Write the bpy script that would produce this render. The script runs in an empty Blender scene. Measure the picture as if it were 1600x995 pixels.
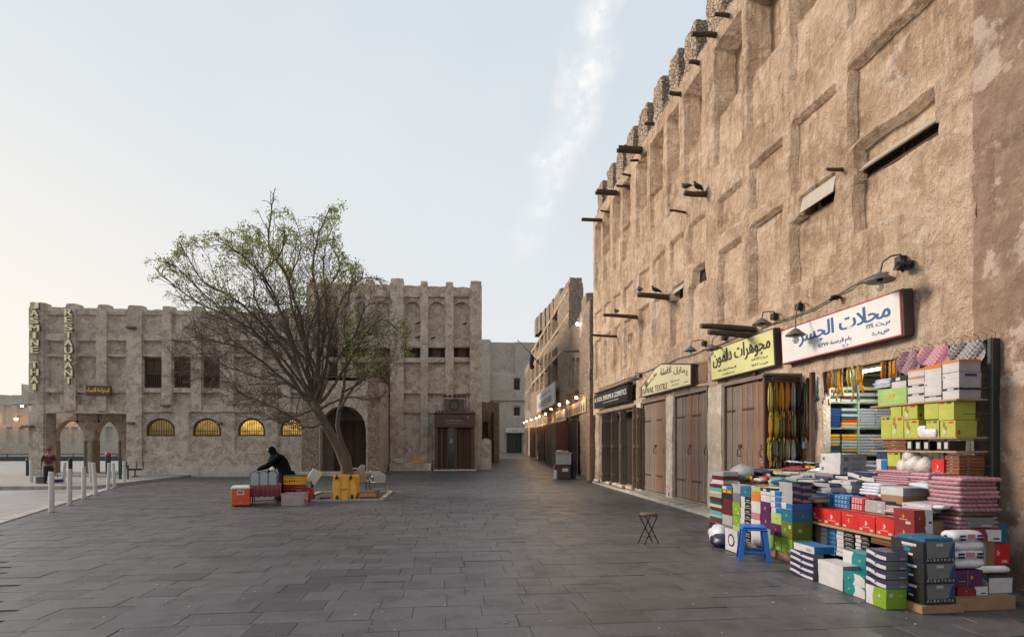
import bpy, math, random
from mathutils import Vector, Matrix, noise
import numpy as np
random.seed(7)
R = math.radians
SC = bpy.context.scene
COL = SC.collection
# ------------------------------------------------------------------ camera
FPX, VPO, HZ, EYE = 870.0, 100.0, 696.0, 1.5
YAW = math.atan(VPO / FPX)
SY, CY = math.sin(YAW), math.cos(YAW)
cam = bpy.data.cameras.new('camera')
cam_o = bpy.data.objects.new('camera', cam)
COL.objects.link(cam_o)
cam.sensor_width = 36.0
cam.lens = FPX / 1600 * 36
cam.shift_y = (HZ - 497.5) / 1600
cam.clip_start, cam.clip_end = 0.05, 3000
cam_o.location = (0, 0, EYE)
cam_o.rotation_euler = (R(90), 0, -YAW)
SC.camera = cam_o
# ------------------------------------------------------------------ sky, sun, exposure
SUN_EL, SUN_AZ = R(24), R(-68)          # azimuth from +Y, negative = towards -X
w = bpy.data.worlds.new('World'); SC.world = w; w.use_nodes = True
nt = w.node_tree; N = nt.nodes; L = nt.links
N.clear()
def wn(t, **k):
    n = N.new(t)
    for a, b in k.items(): setattr(n, a, b)
    return n
wo = wn('ShaderNodeOutputWorld'); bg = wn('ShaderNodeBackground')
sky = wn('ShaderNodeTexSky', sky_type='NISHITA', sun_disc=False, sun_elevation=SUN_EL, sun_rotation=SUN_AZ,
         air_density=1.4, dust_density=4.0, ozone_density=1.5)
tc = wn('ShaderNodeTexCoord')
sep = wn('ShaderNodeSeparateXYZ'); L.new(tc.outputs['Generated'], sep.inputs[0])
# pale high haze: cream low down towards the sunset, blue grey above
def vdot(v):
    n = wn('ShaderNodeVectorMath', operation='DOT_PRODUCT'); L.new(tc.outputs['Generated'], n.inputs[0]); n.inputs[1].default_value = v
    return n.outputs['Value']
def mr(src, a, b, c=0.0, d=1.0):
    n = wn('ShaderNodeMapRange'); n.interpolation_type = 'SMOOTHSTEP'
    L.new(src, n.inputs['Value']); n.inputs['From Min'].default_value = a; n.inputs['From Max'].default_value = b
    n.inputs['To Min'].default_value = c; n.inputs['To Max'].default_value = d
    return n.outputs['Result']
def mix(f, a, b):
    n = wn('ShaderNodeMix', data_type='RGBA')
    if hasattr(f, 'node'): L.new(f, n.inputs['Factor'])
    else: n.inputs['Factor'].default_value = f
    for s, i in ((a, 6), (b, 7)):
        if hasattr(s, 'node'): L.new(s, n.inputs[i])
        else: n.inputs[i].default_value = (*s, 1)
    return n.outputs[2]
def wmath(op, a, b):
    n = wn('ShaderNodeMath', operation=op)
    for s, i in ((a, 0), (b, 1)):
        if hasattr(s, 'node'): L.new(s, n.inputs[i])
        else: n.inputs[i].default_value = s
    return n.outputs[0]
west = vdot((math.sin(R(-75)), math.cos(R(-75)), 0))
up = sep.outputs['Z']
hz_col = mix(mr(west, 0.15, 0.95), (0.49, 0.495, 0.495), (0.60, 0.55, 0.49))
top_col = mix(mr(west, -0.2, 0.9), (0.375, 0.42, 0.47), (0.43, 0.455, 0.475))
haze_col = mix(mr(up, 0.02, 0.62), hz_col, top_col)
nm = wn('ShaderNodeMapping'); nm.inputs['Scale'].default_value = (1, 1, 1); L.new(tc.outputs['Generated'], nm.inputs[0])
cn = wn('ShaderNodeTexNoise'); cn.inputs['Scale'].default_value = 7; cn.inputs['Detail'].default_value = 9; cn.inputs['Roughness'].default_value = .62
cn.inputs['Distortion'].default_value = .3
L.new(nm.outputs[0], cn.inputs['Vector'])
# one thin streak of cloud rising over the alley (a great circle band), and faint wisps
def pdir(x, y):
    v = Vector(((x - 800) / FPX, 1, (HZ - y) / FPX)); v = Vector((v.x * CY + v.y * SY, v.y * CY - v.x * SY, v.z)); return v.normalized()
ca, cb = pdir(838, 330), pdir(950, -10)
pn = ca.cross(cb).normalized(); along = (cb - ca).normalized()
bandd = wmath('ABSOLUTE', wmath('ADD', vdot(pn), wmath('MULTIPLY', wmath('SUBTRACT', cn.outputs['Fac'], .5), .13)), 0)
band = mr(bandd, 0.0, 0.05, 1.0, 0.0)
front = mr(vdot(ca), 0.80, 0.97)
c2 = wn('ShaderNodeTexNoise'); c2.inputs['Scale'].default_value = 16; c2.inputs['Detail'].default_value = 8; c2.inputs['Roughness'].default_value = .6
L.new(nm.outputs[0], c2.inputs['Vector'])
fl = mr(c2.outputs['Fac'], .40, .60)
lo = mr(up, 0.28, 0.46)
streak = wmath('MULTIPLY', wmath('MULTIPLY', band, front), wmath('MULTIPLY', wmath('ADD', wmath('MULTIPLY', fl, .75), .25), lo))
c3 = wn('ShaderNodeTexNoise'); c3.inputs['Scale'].default_value = 1.6; c3.inputs['Detail'].default_value = 6
L.new(nm.outputs[0], c3.inputs['Vector'])
wisp = wmath('MULTIPLY', mr(c3.outputs['Fac'], .45, .75), .35)
clouded = mix(streak, mix(wisp, haze_col, (0.50, 0.51, 0.51)), (0.60, 0.59, 0.575))
L.new(sky.outputs[0], bg.inputs['Color']); bg.inputs['Strength'].default_value = 0.05
bg2 = wn('ShaderNodeBackground'); L.new(clouded, bg2.inputs['Color']); bg2.inputs['Strength'].default_value = 0.88
add = wn('ShaderNodeMixShader'); add.inputs[0].default_value = .955
L.new(bg.outputs[0], add.inputs[1]); L.new(bg2.outputs[0], add.inputs[2]); L.new(add.outputs[0], wo.inputs[0])
sl = bpy.data.lights.new('sun', 'SUN'); so = bpy.data.objects.new('sun', sl); COL.objects.link(so)
sl.energy = 2.1; sl.angle = R(16); sl.color = (1, .84, .68)
sd = Vector((math.sin(SUN_AZ) * math.cos(SUN_EL), math.cos(SUN_AZ) * math.cos(SUN_EL), math.sin(SUN_EL)))
so.rotation_euler = sd.to_track_quat('Z', 'Y').to_euler()
SC.view_settings.view_transform = 'Standard'; SC.view_settings.look = 'None'
SC.view_settings.exposure = 1.0; SC.view_settings.gamma = 1.0; SC.view_settings.use_curve_mapping = False
SC.cycles.max_bounces = 6; SC.cycles.diffuse_bounces = 3; SC.cycles.glossy_bounces = 2; SC.cycles.transparent_max_bounces = 6
SC.cycles.use_denoising = True
SC.cycles.caustics_reflective = False; SC.cycles.caustics_refractive = False

# ------------------------------------------------------------------ points on real surfaces
def raydir(x, y):
    r = (x - 800) / FPX
    return (r * CY + SY, CY - r * SY, (HZ - y) / FPX)
def gr(x, y, z=0.0):                       # point of the level z seen at x, y
    a, b, c = raydir(x, y); d = (z - EYE) / c
    return (a * d, b * d)
def onX(x, y, X):
    a, b, c = raydir(x, y); d = X / a
    return b * d, EYE + c * d
def onY(x, y, Y):
    a, b, c = raydir(x, y); d = Y / b
    return a * d, EYE + c * d
class Frame:                               # a facade: local x along it (right as seen), y into it, z up
    def __init__(s, ox, oy, rz):
        s.o = (ox, oy, 0); s.rz = rz; s.c, s.s = math.cos(rz), math.sin(rz)
    def hit(s, x, y):
        a, b, c = raydir(x, y)
        nx, ny = -s.s, s.c
        d = (s.o[0] * nx + s.o[1] * ny) / (a * nx + b * ny)
        return ((a * d - s.o[0]) * s.c + (b * d - s.o[1]) * s.s, EYE + c * d)
    def u(s, x): return s.hit(x, HZ)[0]
    def z(s, x, y): return s.hit(x, y)[1]
    def rect(s, x0, x1, yt, yb, dep):      # a rectangle of the facade given by its corners as seen
        xm = (x0 + x1) / 2
        return (s.u(x0), s.u(x1), s.z(xm, yb), s.z(xm, yt), dep)
    def world(s, u, w, z): return (s.o[0] + u * s.c - w * s.s, s.o[1] + u * s.s + w * s.c, z)
def gz(X, Y):                              # the paving rises gently into the alley
    k = min(1, max(0, (X + 10) / 4))
    return 0.016 * max(0, min(Y, 80) - 22) * k * k * (3 - 2 * k)

# ------------------------------------------------------------------ objects
def put(o, parent=None):
    COL.objects.link(o)
    if parent: o.parent = parent
    return o
def thing(name, label, cat, loc=(0, 0, 0), rz=0.0, group=None, rx=0.0, ry=0.0):
    o = put(bpy.data.objects.new(name, None)); o.empty_display_size = .1
    o.location = loc; o.rotation_euler = (rx, ry, rz)
    o['label'] = label; o['category'] = cat
    if group: o['group'] = group
    return o
def tag(o, label, cat, group=None):
    o['label'] = label; o['category'] = cat
    if group: o['group'] = group
    return o
def struct(o): o['kind'] = 'structure'; return o
def stuff(o): o['kind'] = 'stuff'; return o
def ctree(o, parent=None):
    c = o.copy(); COL.objects.link(c); c.parent = parent
    for ch in list(o.children): ctree(ch, c)
    return c

class MB:
    def __init__(s): s.v = []; s.f = []; s.m = []; s.smooth = []
    def add(s, vs, fs, mi=0, sm=False):
        k = len(s.v); s.v += [tuple(p) for p in vs]
        for f in fs: s.f.append([i + k for i in f]); s.m.append(mi); s.smooth.append(sm)
        return s
    def box(s, x0, x1, y0, y1, z0, z1, mi=0, bev=0.0, faces=None, M=None):
        if bev > 0:
            b = bev; vs = []; 
            for x, sx in ((x0, 1), (x1, -1)):
                for y, sy in ((y0, 1), (y1, -1)):
                    for z, sz in ((z0, 1), (z1, -1)):
                        vs += [(x, y + sy * b, z + sz * b), (x + sx * b, y, z + sz * b), (x + sx * b, y + sy * b, z)]
            I = lambda a, bb, c, k: ((a * 2 + bb) * 2 + c) * 3 + k
            fs = [[I(0,0,0,0),I(0,0,1,0),I(0,1,1,0),I(0,1,0,0)],[I(1,0,0,0),I(1,1,0,0),I(1,1,1,0),I(1,0,1,0)],
                  [I(0,0,0,1),I(1,0,0,1),I(1,0,1,1),I(0,0,1,1)],[I(0,1,0,1),I(0,1,1,1),I(1,1,1,1),I(1,1,0,1)],
                  [I(0,0,0,2),I(0,1,0,2),I(1,1,0,2),I(1,0,0,2)],[I(0,0,1,2),I(1,0,1,2),I(1,1,1,2),I(0,1,1,2)]]
            for a in (0,1):
                for b2 in (0,1):
                    fs.append([I(a,b2,0,0),I(a,b2,0,1),I(a,b2,1,1),I(a,b2,1,0)])
                    fs.append([I(a,0,b2,0),I(a,0,b2,2),I(a,1,b2,2),I(a,1,b2,0)])
                    fs.append([I(0,a,b2,1),I(0,a,b2,2),I(1,a,b2,2),I(1,a,b2,1)])
                    for c in (0,1): fs.append([I(a,b2,c,0),I(a,b2,c,1),I(a,b2,c,2)])
        else:
            vs = [(x, y, z) for x in (x0, x1) for y in (y0, y1) for z in (z0, z1)]
            fs = [[0,1,3,2],[4,6,7,5],[0,4,5,1],[2,3,7,6],[0,2,6,4],[1,5,7,3]]
        if M is not None: vs = [M @ Vector(p) for p in vs]
        if isinstance(mi, (list, tuple)):
            for f, m_ in zip(fs, mi): s.add([], [], 0)
            k = len(s.v); s.v += [tuple(p) for p in vs]
            for q, f in enumerate(fs):
                s.f.append([i + k for i in f]); s.m.append(mi[q] if q < len(mi) else mi[0]); s.smooth.append(False)
            return s
        return s.add(vs, fs, mi)
    def tube(s, pts, rad, n=8, mi=0, cap=True, sm=True):
        pts = [Vector(p) for p in pts]
        if not isinstance(rad, (list, tuple)): rad = [rad] * len(pts)
        vs = []; ref = None
        for i, p in enumerate(pts):
            t = (pts[min(i + 1, len(pts) - 1)] - pts[max(i - 1, 0)])
            if t.length < 1e-9: t = Vector((0, 0, 1))
            t.normalize()
            if ref is None: ref = Vector((1, 0, 0)) if abs(t.x) < .8 else Vector((0, 1, 0))
            a = t.cross(ref); 
            if a.length < 1e-4: a = t.cross(Vector((0, 1, .3)))
            a.normalize(); b = t.cross(a); ref = b.cross(t) if False else ref
            for k in range(n):
                q = 2 * math.pi * k / n
                vs.append(p + (a * math.cos(q) + b * math.sin(q)) * rad[i])
        fs = []
        for i in range(len(pts) - 1):
            for k in range(n):
                k2 = (k + 1) % n
                fs.append([i * n + k, i * n + k2, (i + 1) * n + k2, (i + 1) * n + k])
        s.add(vs, fs, mi, sm)
        if cap and n > 2:
            k0 = len(s.v) - len(vs)
            for base in (0, (len(pts) - 1) * n):
                s.f.append([k0 + base + k for k in range(n)]); s.m.append(mi); s.smooth.append(False)
        return s
    def lathe(s, prof, n=16, c=(0, 0, 0), mi=0, sm=True, M=None):
        vs = []
        for r, z in prof:
            for k in range(n):
                q = 2 * math.pi * k / n; p = Vector((c[0] + r * math.cos(q), c[1] + r * math.sin(q), c[2] + z))
                vs.append(M @ p if M is not None else p)
        fs = [[i * n + k, i * n + (k + 1) % n, (i + 1) * n + (k + 1) % n, (i + 1) * n + k] for i in range(len(prof) - 1) for k in range(n)]
        return s.add(vs, fs, mi, sm)
    def prism(s, poly, a0, a1, ax='y', mi=0, M=None):     # polygon in the other two axes, extruded along ax
        n = len(poly)
        def P(p, a): return {'y': (p[0], a, p[1]), 'x': (a, p[0], p[1]), 'z': (p[0], p[1], a)}[ax]
        vs = [P(p, a0) for p in poly] + [P(p, a1) for p in poly]
        if M is not None: vs = [M @ Vector(p) for p in vs]
        return s.add(vs, [list(range(n)), list(range(2 * n - 1, n - 1, -1))] + [[i, (i + 1) % n, n + (i + 1) % n, n + i] for i in range(n)], mi)
    def arch(s, u0, u1, zs, za, zt, w0, w1, pointed=False, n=16, mi=0, back=True):   # wall over an arch, from the curve up to zt
        pts = []
        for i in range(n + 1):
            t = abs(-1 + 2 * i / n)
            f = math.sqrt(max(0, 1 - ((t + .4) / 1.4) ** 2)) / math.sqrt(1 - (.4 / 1.4) ** 2) if pointed else math.sqrt(max(0, 1 - t * t))
            pts.append((u0 + (u1 - u0) * i / n, zs + (za - zs) * f))
        vs = []
        for u, z in pts: vs += [(u, w0, z), (u, w0, zt), (u, w1, z), (u, w1, zt)]
        fs = []
        for i in range(n):
            a, b = i * 4, i * 4 + 4
            fs += [[a, b, b + 1, a + 1], [a, a + 2, b + 2, b]]
            if back: fs.append([a + 2, a + 3, b + 3, b + 2])
            fs.append([a + 1, b + 1, b + 3, a + 3])
        return s.add(vs, fs, mi)
    def mesh(s, name, mats):
        me = bpy.data.meshes.new(name); me.from_pydata(s.v, [], s.f)
        for m_ in (mats if isinstance(mats, (list, tuple)) else [mats]): me.materials.append(m_)
        me.polygons.foreach_set('material_index', s.m); me.polygons.foreach_set('use_smooth', s.smooth)
        me.update(); return me
    def build(s, name, mats, parent=None, loc=None, rz=None):
        o = bpy.data.objects.new(name, s.mesh(name, mats)); put(o, parent)
        if loc: o.location = loc
        if rz: o.rotation_euler = (0, 0, rz)
        return o
def inst(name, me, parent=None, loc=(0, 0, 0), rot=(0, 0, 0), scale=None):
    o = put(bpy.data.objects.new(name, me), parent); o.location = loc; o.rotation_euler = rot
    if scale: o.scale = scale
    return o

def relief(mb, U0, U1, Z0, Z1, feats, step=.08, soft=.02, amp=.008, wob=.006, skirt=.6, holes=(), seed=0, mi=0, top=None, fine=1.0, jambs=(1, 1, 1), jd=None):
    """A facade skin as one relief: panels, niches and openings are set back, with uneven hand plastered edges."""
    def lines(a, b, es):
        s_ = {a, b}
        for e in es:
            for q in (e - soft / 2, e + soft / 2):
                if a < q < b: s_.add(q)
        s_ = sorted(s_); out = [s_[0]]
        for q in s_[1:]:
            if q - out[-1] < 1e-4: continue
            n = max(1, math.ceil((q - out[-1]) / step)); p = out[-1]
            out += [p + (q - p) * (i + 1) / n for i in range(n)]
        return np.array(out)
    F_ = list(feats) + [tuple(h) + (0,) for h in holes]
    us = lines(U0, U1, [f[0] for f in F_] + [f[1] for f in F_]); zs = lines(Z0, Z1, [f[2] for f in F_] + [f[3] for f in F_])
    UU, ZZ = np.meshgrid(us, zs, indexing='ij'); D = np.zeros_like(UU)
    for f in feats:
        m_ = (UU >= f[0]) & (UU <= f[1]) & (ZZ >= f[2]) & (ZZ <= f[3]); D[m_] = f[4]
    nu, nz = UU.shape; vs = []
    nf = noise.noise
    for i in range(nu):
        for j in range(nz):
            u, z = float(UU[i, j]), float(ZZ[i, j])
            a = nf((u * 1.3 + seed, z * 1.3, 3.1)); b = nf((u * 5 + seed, z * 5, 7.7)); c = nf((u * 13 * fine, z * 13 * fine, seed)) if amp > 0 else 0
            e = nf((u * 2.1, z * 2.1 + seed, 11.0)); e2 = nf((u * 2.3 + 9, z * 1.9, seed + 2.0))
            inn = 0 < i < nu - 1 and 0 < j < nz - 1
            tz = 0
            if top and j == nz - 1: tz = top * (nf((u * 3, seed, 1.)) )
            vs.append((u + (wob * e * 2 if inn else 0), float(D[i, j]) + amp * (a * 1.6 + b * .9 + c * .7), z + (wob * e2 * 2 if inn else tz)))
    fs = []
    for i in range(nu - 1):
        um = (us[i] + us[i + 1]) / 2
        hs = [h for h in holes if h[0] < um < h[1]]
        for j in range(nz - 1):
            if hs:
                zm = (zs[j] + zs[j + 1]) / 2
                if any(h[2] < zm < h[3] for h in hs): continue
            fs.append([i * nz + j, (i + 1) * nz + j, (i + 1) * nz + j + 1, i * nz + j + 1])
    mb.add(vs, fs, mi, True)
    edge = [i * nz + (nz - 1) for i in range(nu)]
    for seq in (edge, [j for j in range(nz)], [(nu - 1) * nz + j for j in range(nz)]):
        pv = [vs[k] for k in seq]; k = len(pv)
        mb.add(pv + [(p[0], skirt, p[2]) for p in pv], [[i, i + 1, k + i + 1, k + i] for i in range(k - 1)], mi)
    for h in holes:
        u0, u1, z0, z1 = h[:4]
        mb.add([(u0, -.0, z0), (u1, 0, z0), (u1, 0, z1), (u0, 0, z1), (u0, jd or skirt, z0), (u1, jd or skirt, z0), (u1, jd or skirt, z1), (u0, jd or skirt, z1)],
               [f for f, k in zip([[0, 3, 7, 4], [1, 2, 6, 5], [3, 2, 6, 7]], jambs) if k], mi)
    return mb

def rubble(x0, x1, y0, y1, z0, z1, seed=0, amp=.04, st=.09, top=None):   # rough coral stone block with uneven stones
    mb = MB(); c = Vector(((x0 + x1) / 2, (y0 + y1) / 2, (z0 + z1) / 2)); h = Vector(((x1 - x0) / 2, (y1 - y0) / 2, (z1 - z0) / 2))
    for ax in range(3):
        for sg in (-1, 1):
            if ax == 2 and sg < 0: continue
            a, b = [q for q in range(3) if q != ax]
            na, nb = max(2, int(2 * h[a] / st)), max(2, int(2 * h[b] / st)); vs = []
            for i in range(na + 1):
                for j in range(nb + 1):
                    p = [0, 0, 0]; p[ax] = sg; p[a] = -1 + 2 * i / na; p[b] = -1 + 2 * j / nb
                    # rounded shoulders
                    q = Vector((c.x + p[0] * h.x, c.y + p[1] * h.y, c.z + p[2] * h.z))
                    k = Vector((q.x * 6 + seed * 9.1, q.y * 6 + seed, q.z * 7.5))
                    cell = noise.cell_vector(k) ; d = (cell.x - .5) * amp + noise.noise(k * 2.2) * amp * .5
                    e = sum(1 for t in p if abs(t) > .93); sh = -.03 * (e - 1)
                    dirv = Vector(p).normalized()
                    vs.append(q + Vector((dirv.x, dirv.y, dirv.z * (.6 if q.z > z0 + .03 else 0))) * (d + sh))
            fs = [[i * (nb + 1) + j, (i + 1) * (nb + 1) + j, (i + 1) * (nb + 1) + j + 1, i * (nb + 1) + j + 1] for i in range(na) for j in range(nb)]
            mb.add(vs, fs, 0, True)
    return mb
# ------------------------------------------------------------------ materials
MATS = {}
class NT:
    def __init__(s, m): s.t = m.node_tree; s.n = s.t.nodes; s.l = s.t.links
    def new(s, t, ins=None, **k):
        n = s.n.new(t)
        for a, b in k.items(): setattr(n, a, b)
        for a, b in (ins or {}).items(): s.set(n.inputs[a], b)
        return n
    def set(s, i, v):
        if hasattr(v, 'is_linked') or hasattr(v, 'node'): s.l.new(v, i)
        elif isinstance(v, (tuple, list)) and len(v) == 3 and i.type == 'RGBA': i.default_value = (*v, 1)
        else: i.default_value = v
    def coord(s, sc=(1, 1, 1), what='Object', rot=(0, 0, 0)):
        c = s.new('ShaderNodeTexCoord'); m = s.new('ShaderNodeMapping', {0: c.outputs[what], 'Scale': sc, 'Rotation': rot}); return m.outputs[0]
    def noise(s, sc, co, det=6, ro=.6, dist=0.):
        return s.new('ShaderNodeTexNoise', {'Vector': co, 'Scale': sc, 'Detail': det, 'Roughness': ro, 'Distortion': dist}).outputs['Fac']
    def vor(s, sc, co, feat='F1', out='Distance', rnd=1.): return s.new('ShaderNodeTexVoronoi', {'Vector': co, 'Scale': sc, 'Randomness': rnd}, feature=feat).outputs[out]
    def mr(s, v, a, b, c=0., d=1.): return s.new('ShaderNodeMapRange', {'Value': v, 'From Min': a, 'From Max': b, 'To Min': c, 'To Max': d}).outputs[0]
    def mix(s, f, a, b, bt='MIX'): return s.new('ShaderNodeMix', {'Factor': f, 6: a, 7: b}, data_type='RGBA', blend_type=bt).outputs[2]
    def math(s, op, a, b=0.): return s.new('ShaderNodeMath', {0: a, 1: b}, operation=op).outputs[0]
    def bump(s, h, st=.5, d=.01, nrm=None):
        i = {'Height': h, 'Strength': st, 'Distance': d}
        if nrm is not None: i['Normal'] = nrm
        return s.new('ShaderNodeBump', i).outputs[0]
def newmat(name):
    m = bpy.data.materials.new(name); m.use_nodes = True; t = NT(m); MATS[name] = m
    return m, t, t.n['Principled BSDF']
def mat(name, col, rough=.6, var=.15, nsc=8., bump=.1, metal=0., spec=.5, trans=0., alpha=None, emit=None, es=1., dirt=None, sc=(1, 1, 1), bd=.004):
    if name in MATS: return MATS[name]
    m, t, p = newmat(name)
    co = t.coord(sc)
    n1 = t.noise(nsc, co); 
    dk = tuple(c * (1 - var) for c in col); lt = tuple(min(1, c * (1 + var)) for c in col)
    c = t.mix(t.mr(n1, .3, .7), dk, lt)
    if dirt: c = t.mix(t.mr(t.noise(nsc * .4, co, 8, .7), .5, .75, 0., .8), c, dirt)
    t.set(p.inputs['Base Color'], c); t.set(p.inputs['Roughness'], t.mr(n1, .2, .8, max(.05, rough - .08), min(1, rough + .08)))
    p.inputs['Metallic'].default_value = metal; p.inputs['Specular IOR Level'].default_value = spec
    p.inputs['Transmission Weight'].default_value = trans
    if bump: t.set(p.inputs['Normal'], t.bump(t.noise(nsc * 4, co), bump, bd))
    if alpha is not None: p.inputs['Alpha'].default_value = alpha
    if emit: p.inputs['Emission Color'].default_value = (*emit, 1); p.inputs['Emission Strength'].default_value = es
    return m
def plaster(name, base, light, dark, scale=1., bump=1., peel=None, streak=.5, bd=.03, pth=.6, pk_=.6, foot=None, mott=0):
    m, t, p = newmat(name); co = t.coord((scale,) * 3); cs = t.coord((scale * 2.4, scale * 2.4, scale * .28))
    big = t.noise(.9, co, 7, .62, .4); mid = t.noise(4.5, co, 8, .68, .3); fin = t.noise(28, co, 6, .7); st_ = t.noise(3, cs, 7, .65)
    c = t.mix(t.mr(big, .30, .56), dark, base); c = t.mix(t.mr(mid, .47, .66, 0, .9), c, light)
    c = t.mix(t.math('MULTIPLY', t.mr(st_, .50, .66), streak), c, dark)
    c = t.mix(t.mr(fin, .3, .75, .25, 0.), c, tuple(q * .55 for q in dark))
    if mott:                                    # lumps of coral stone showing through the thin plaster
        wv = t.new('ShaderNodeVectorMath', {0: co, 1: t.new('ShaderNodeVectorMath', {0: t.new('ShaderNodeTexNoise', {'Vector': co, 'Scale': 2.2, 'Detail': 4.}).outputs['Color'], 'Scale': .5}, operation='SCALE').outputs[0]}, operation='ADD').outputs[0]
        vc = t.new('ShaderNodeTexVoronoi', {'Vector': wv, 'Scale': 2.4}); vr = t.new('ShaderNodeSeparateColor', {0: vc.outputs['Color']}).outputs[0]
        c = t.mix(t.math('MULTIPLY', t.mr(vr, .3, .9), mott), c, light); c = t.mix(t.math('MULTIPLY', t.mr(vr, .35, .05), mott), c, dark)
        c = t.mix(t.math('MULTIPLY', t.mr(t.noise(7, co, 7, .75, .8), .5, .6), mott * .8), c, tuple(min(1, q * 1.12) for q in light))
        c = t.mix(t.math('MULTIPLY', t.mr(t.noise(5.5, t.coord((scale,) * 3, rot=(1, .5, 2)), 8, .75, 1.), .54, .62), mott * .8), c, tuple(q * .75 for q in dark))
    crack = t.vor(2.6, t.new('ShaderNodeVectorMath', {0: co, 1: t.new('ShaderNodeTexNoise', {'Vector': co, 'Scale': 5.}).outputs['Color']}, operation='ADD').outputs[0], 'DISTANCE_TO_EDGE')
    ck = t.mr(crack, 0., .012, 1., 0.); c = t.mix(t.math('MULTIPLY', ck, t.mr(big, .5, .62, 0., .35)), c, tuple(q * .5 for q in dark))
    if peel:
        pl = t.mr(t.noise(1.5, co, 9, .66, .3), pth, pth + .04); c = t.mix(t.math('MULTIPLY', pl, pk_), c, peel)
    if foot:                                    # worn limewash low on the wall, dirt at its very foot, soft blotches
        zz = t.new('ShaderNodeSeparateXYZ', {0: co}).outputs[2]; zn = t.math('ADD', zz, t.math('MULTIPLY', t.math('SUBTRACT', big, .5), 3.))
        c = t.mix(t.math('MULTIPLY', t.mr(zn, 4.2, 2.4), t.mr(mid, .35, .6, .1, .75)), c, foot)
        c = t.mix(t.mr(t.math('ADD', zz, t.math('MULTIPLY', mid, .9)), 1.25, .5, 0., .6), c, dark)
        c = t.mix(t.mr(t.noise(.55, co, 5, .6), .50, .64, 0., .5), c, light)
        c = t.mix(t.mr(t.noise(.8, t.coord((1, 1, 1), rot=(.4, 1, .2)), 7, .7, .5), .54, .66, 0., .6), c, dark)
    t.set(p.inputs['Base Color'], c); p.inputs['Roughness'].default_value = .93; p.inputs['Specular IOR Level'].default_value = .2
    pit = t.mr(t.vor(16, co), .0, .22)
    h = t.math('ADD', t.math('MULTIPLY', mid, 1.1), t.math('ADD', t.math('MULTIPLY', fin, .35), t.math('MULTIPLY', pit, .18)))
    h = t.math('SUBTRACT', h, t.math('MULTIPLY', ck, .10)); h = t.math('ADD', h, t.math('MULTIPLY', st_, .5))
    t.set(p.inputs['Normal'], t.bump(h, bump, bd))
    return m
def wood(name, cols, rough=.75, grain='z', sc=1., spec=.3):
    m, t, p = newmat(name)
    s = {'z': (14, 14, 1.1), 'x': (1.1, 14, 14), 'y': (14, 1.1, 14)}[grain]
    co = t.coord(tuple(q * sc for q in s)); g = t.noise(2.2, co, 8, .7, .8); f = t.noise(9, co, 5, .7)
    rnd = t.new('ShaderNodeObjectInfo').outputs['Random']
    a = t.mix(rnd, cols[0], cols[1]); c = t.mix(t.mr(g, .3, .7), a, cols[2]); c = t.mix(t.mr(f, .35, .6, .5, 0), c, tuple(q * .3 for q in cols[0]))
    c = t.mix(t.mr(t.noise(1.3, t.coord((2, 2, 1.2)), 6, .7), .52, .7, 0, .6), c, cols[2])
    t.set(p.inputs['Base Color'], c); p.inputs['Roughness'].default_value = rough; p.inputs['Specular IOR Level'].default_value = spec
    t.set(p.inputs['Normal'], t.bump(t.math('ADD', g, f), .6, .006)); return m
def emis(name, col, st):
    m, t, p = newmat(name); p.inputs['Base Color'].default_value = (*col, 1); p.inputs['Emission Color'].default_value = (*col, 1); p.inputs['Emission Strength'].default_value = st; return m

WALL = plaster('sand_plaster', (.60, .445, .322), (.78, .63, .49), (.34, .228, .15), peel=(.70, .60, .52), bump=1., bd=.11, streak=.9, foot=(.68, .56, .46))
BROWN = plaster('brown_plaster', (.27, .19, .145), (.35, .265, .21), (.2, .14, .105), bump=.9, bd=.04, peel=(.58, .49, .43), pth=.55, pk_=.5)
WHITEP = plaster('whitewashed_plaster', (.58, .51, .44), (.72, .67, .60), (.38, .29, .22), bump=.8, bd=.02, peel=(.74, .70, .64))
COR = plaster('coral_stone_plaster', (.55, .44, .355), (.71, .61, .52), (.34, .258, .20), scale=1.5, bump=1., bd=.07, peel=(.55, .48, .41), mott=.6)
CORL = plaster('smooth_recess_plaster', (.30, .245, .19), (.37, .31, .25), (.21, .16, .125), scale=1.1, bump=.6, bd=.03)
PALE = plaster('pale_plaster', (.52, .46, .385), (.62, .56, .48), (.42, .35, .28), scale=.6, bump=.5, bd=.03)
PALEG = plaster('pale_grey_plaster', (.42, .38, .33), (.50, .46, .41), (.33, .29, .245), scale=.7, bump=.5, bd=.03)
def stone_mat():
    m, t, p = newmat('coral_rubble'); co = t.coord((1, 1, 1.25)); nz = t.new('ShaderNodeTexNoise', {'Vector': co, 'Scale': 6.}).outputs['Color']
    cv = t.new('ShaderNodeVectorMath', {0: co, 1: t.new('ShaderNodeVectorMath', {0: nz, 'Scale': .12}, operation='SCALE').outputs[0]}, operation='ADD').outputs[0]
    e = t.vor(9.5, cv, 'DISTANCE_TO_EDGE'); cc = t.new('ShaderNodeTexVoronoi', {'Vector': cv, 'Scale': 9.5}).outputs['Color']
    s_ = t.new('ShaderNodeSeparateColor', {0: cc}).outputs[0]; f = t.noise(22, co, 8, .7)
    c = t.mix(s_, (.36, .27, .195), (.60, .48, .37)); c = t.mix(t.mr(f, .35, .7), t.mix(.4, c, (.2, .14, .1)), c)
    c = t.mix(t.mr(e, 0, .07, .85, 0), c, (.12, .08, .06)); t.set(p.inputs['Base Color'], c); p.inputs['Roughness'].default_value = .95
    h = t.math('ADD', t.mr(e, 0, .12), t.math('MULTIPLY', f, .6)); t.set(p.inputs['Normal'], t.bump(h, 1., .05)); return m
STONE = stone_mat()
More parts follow.
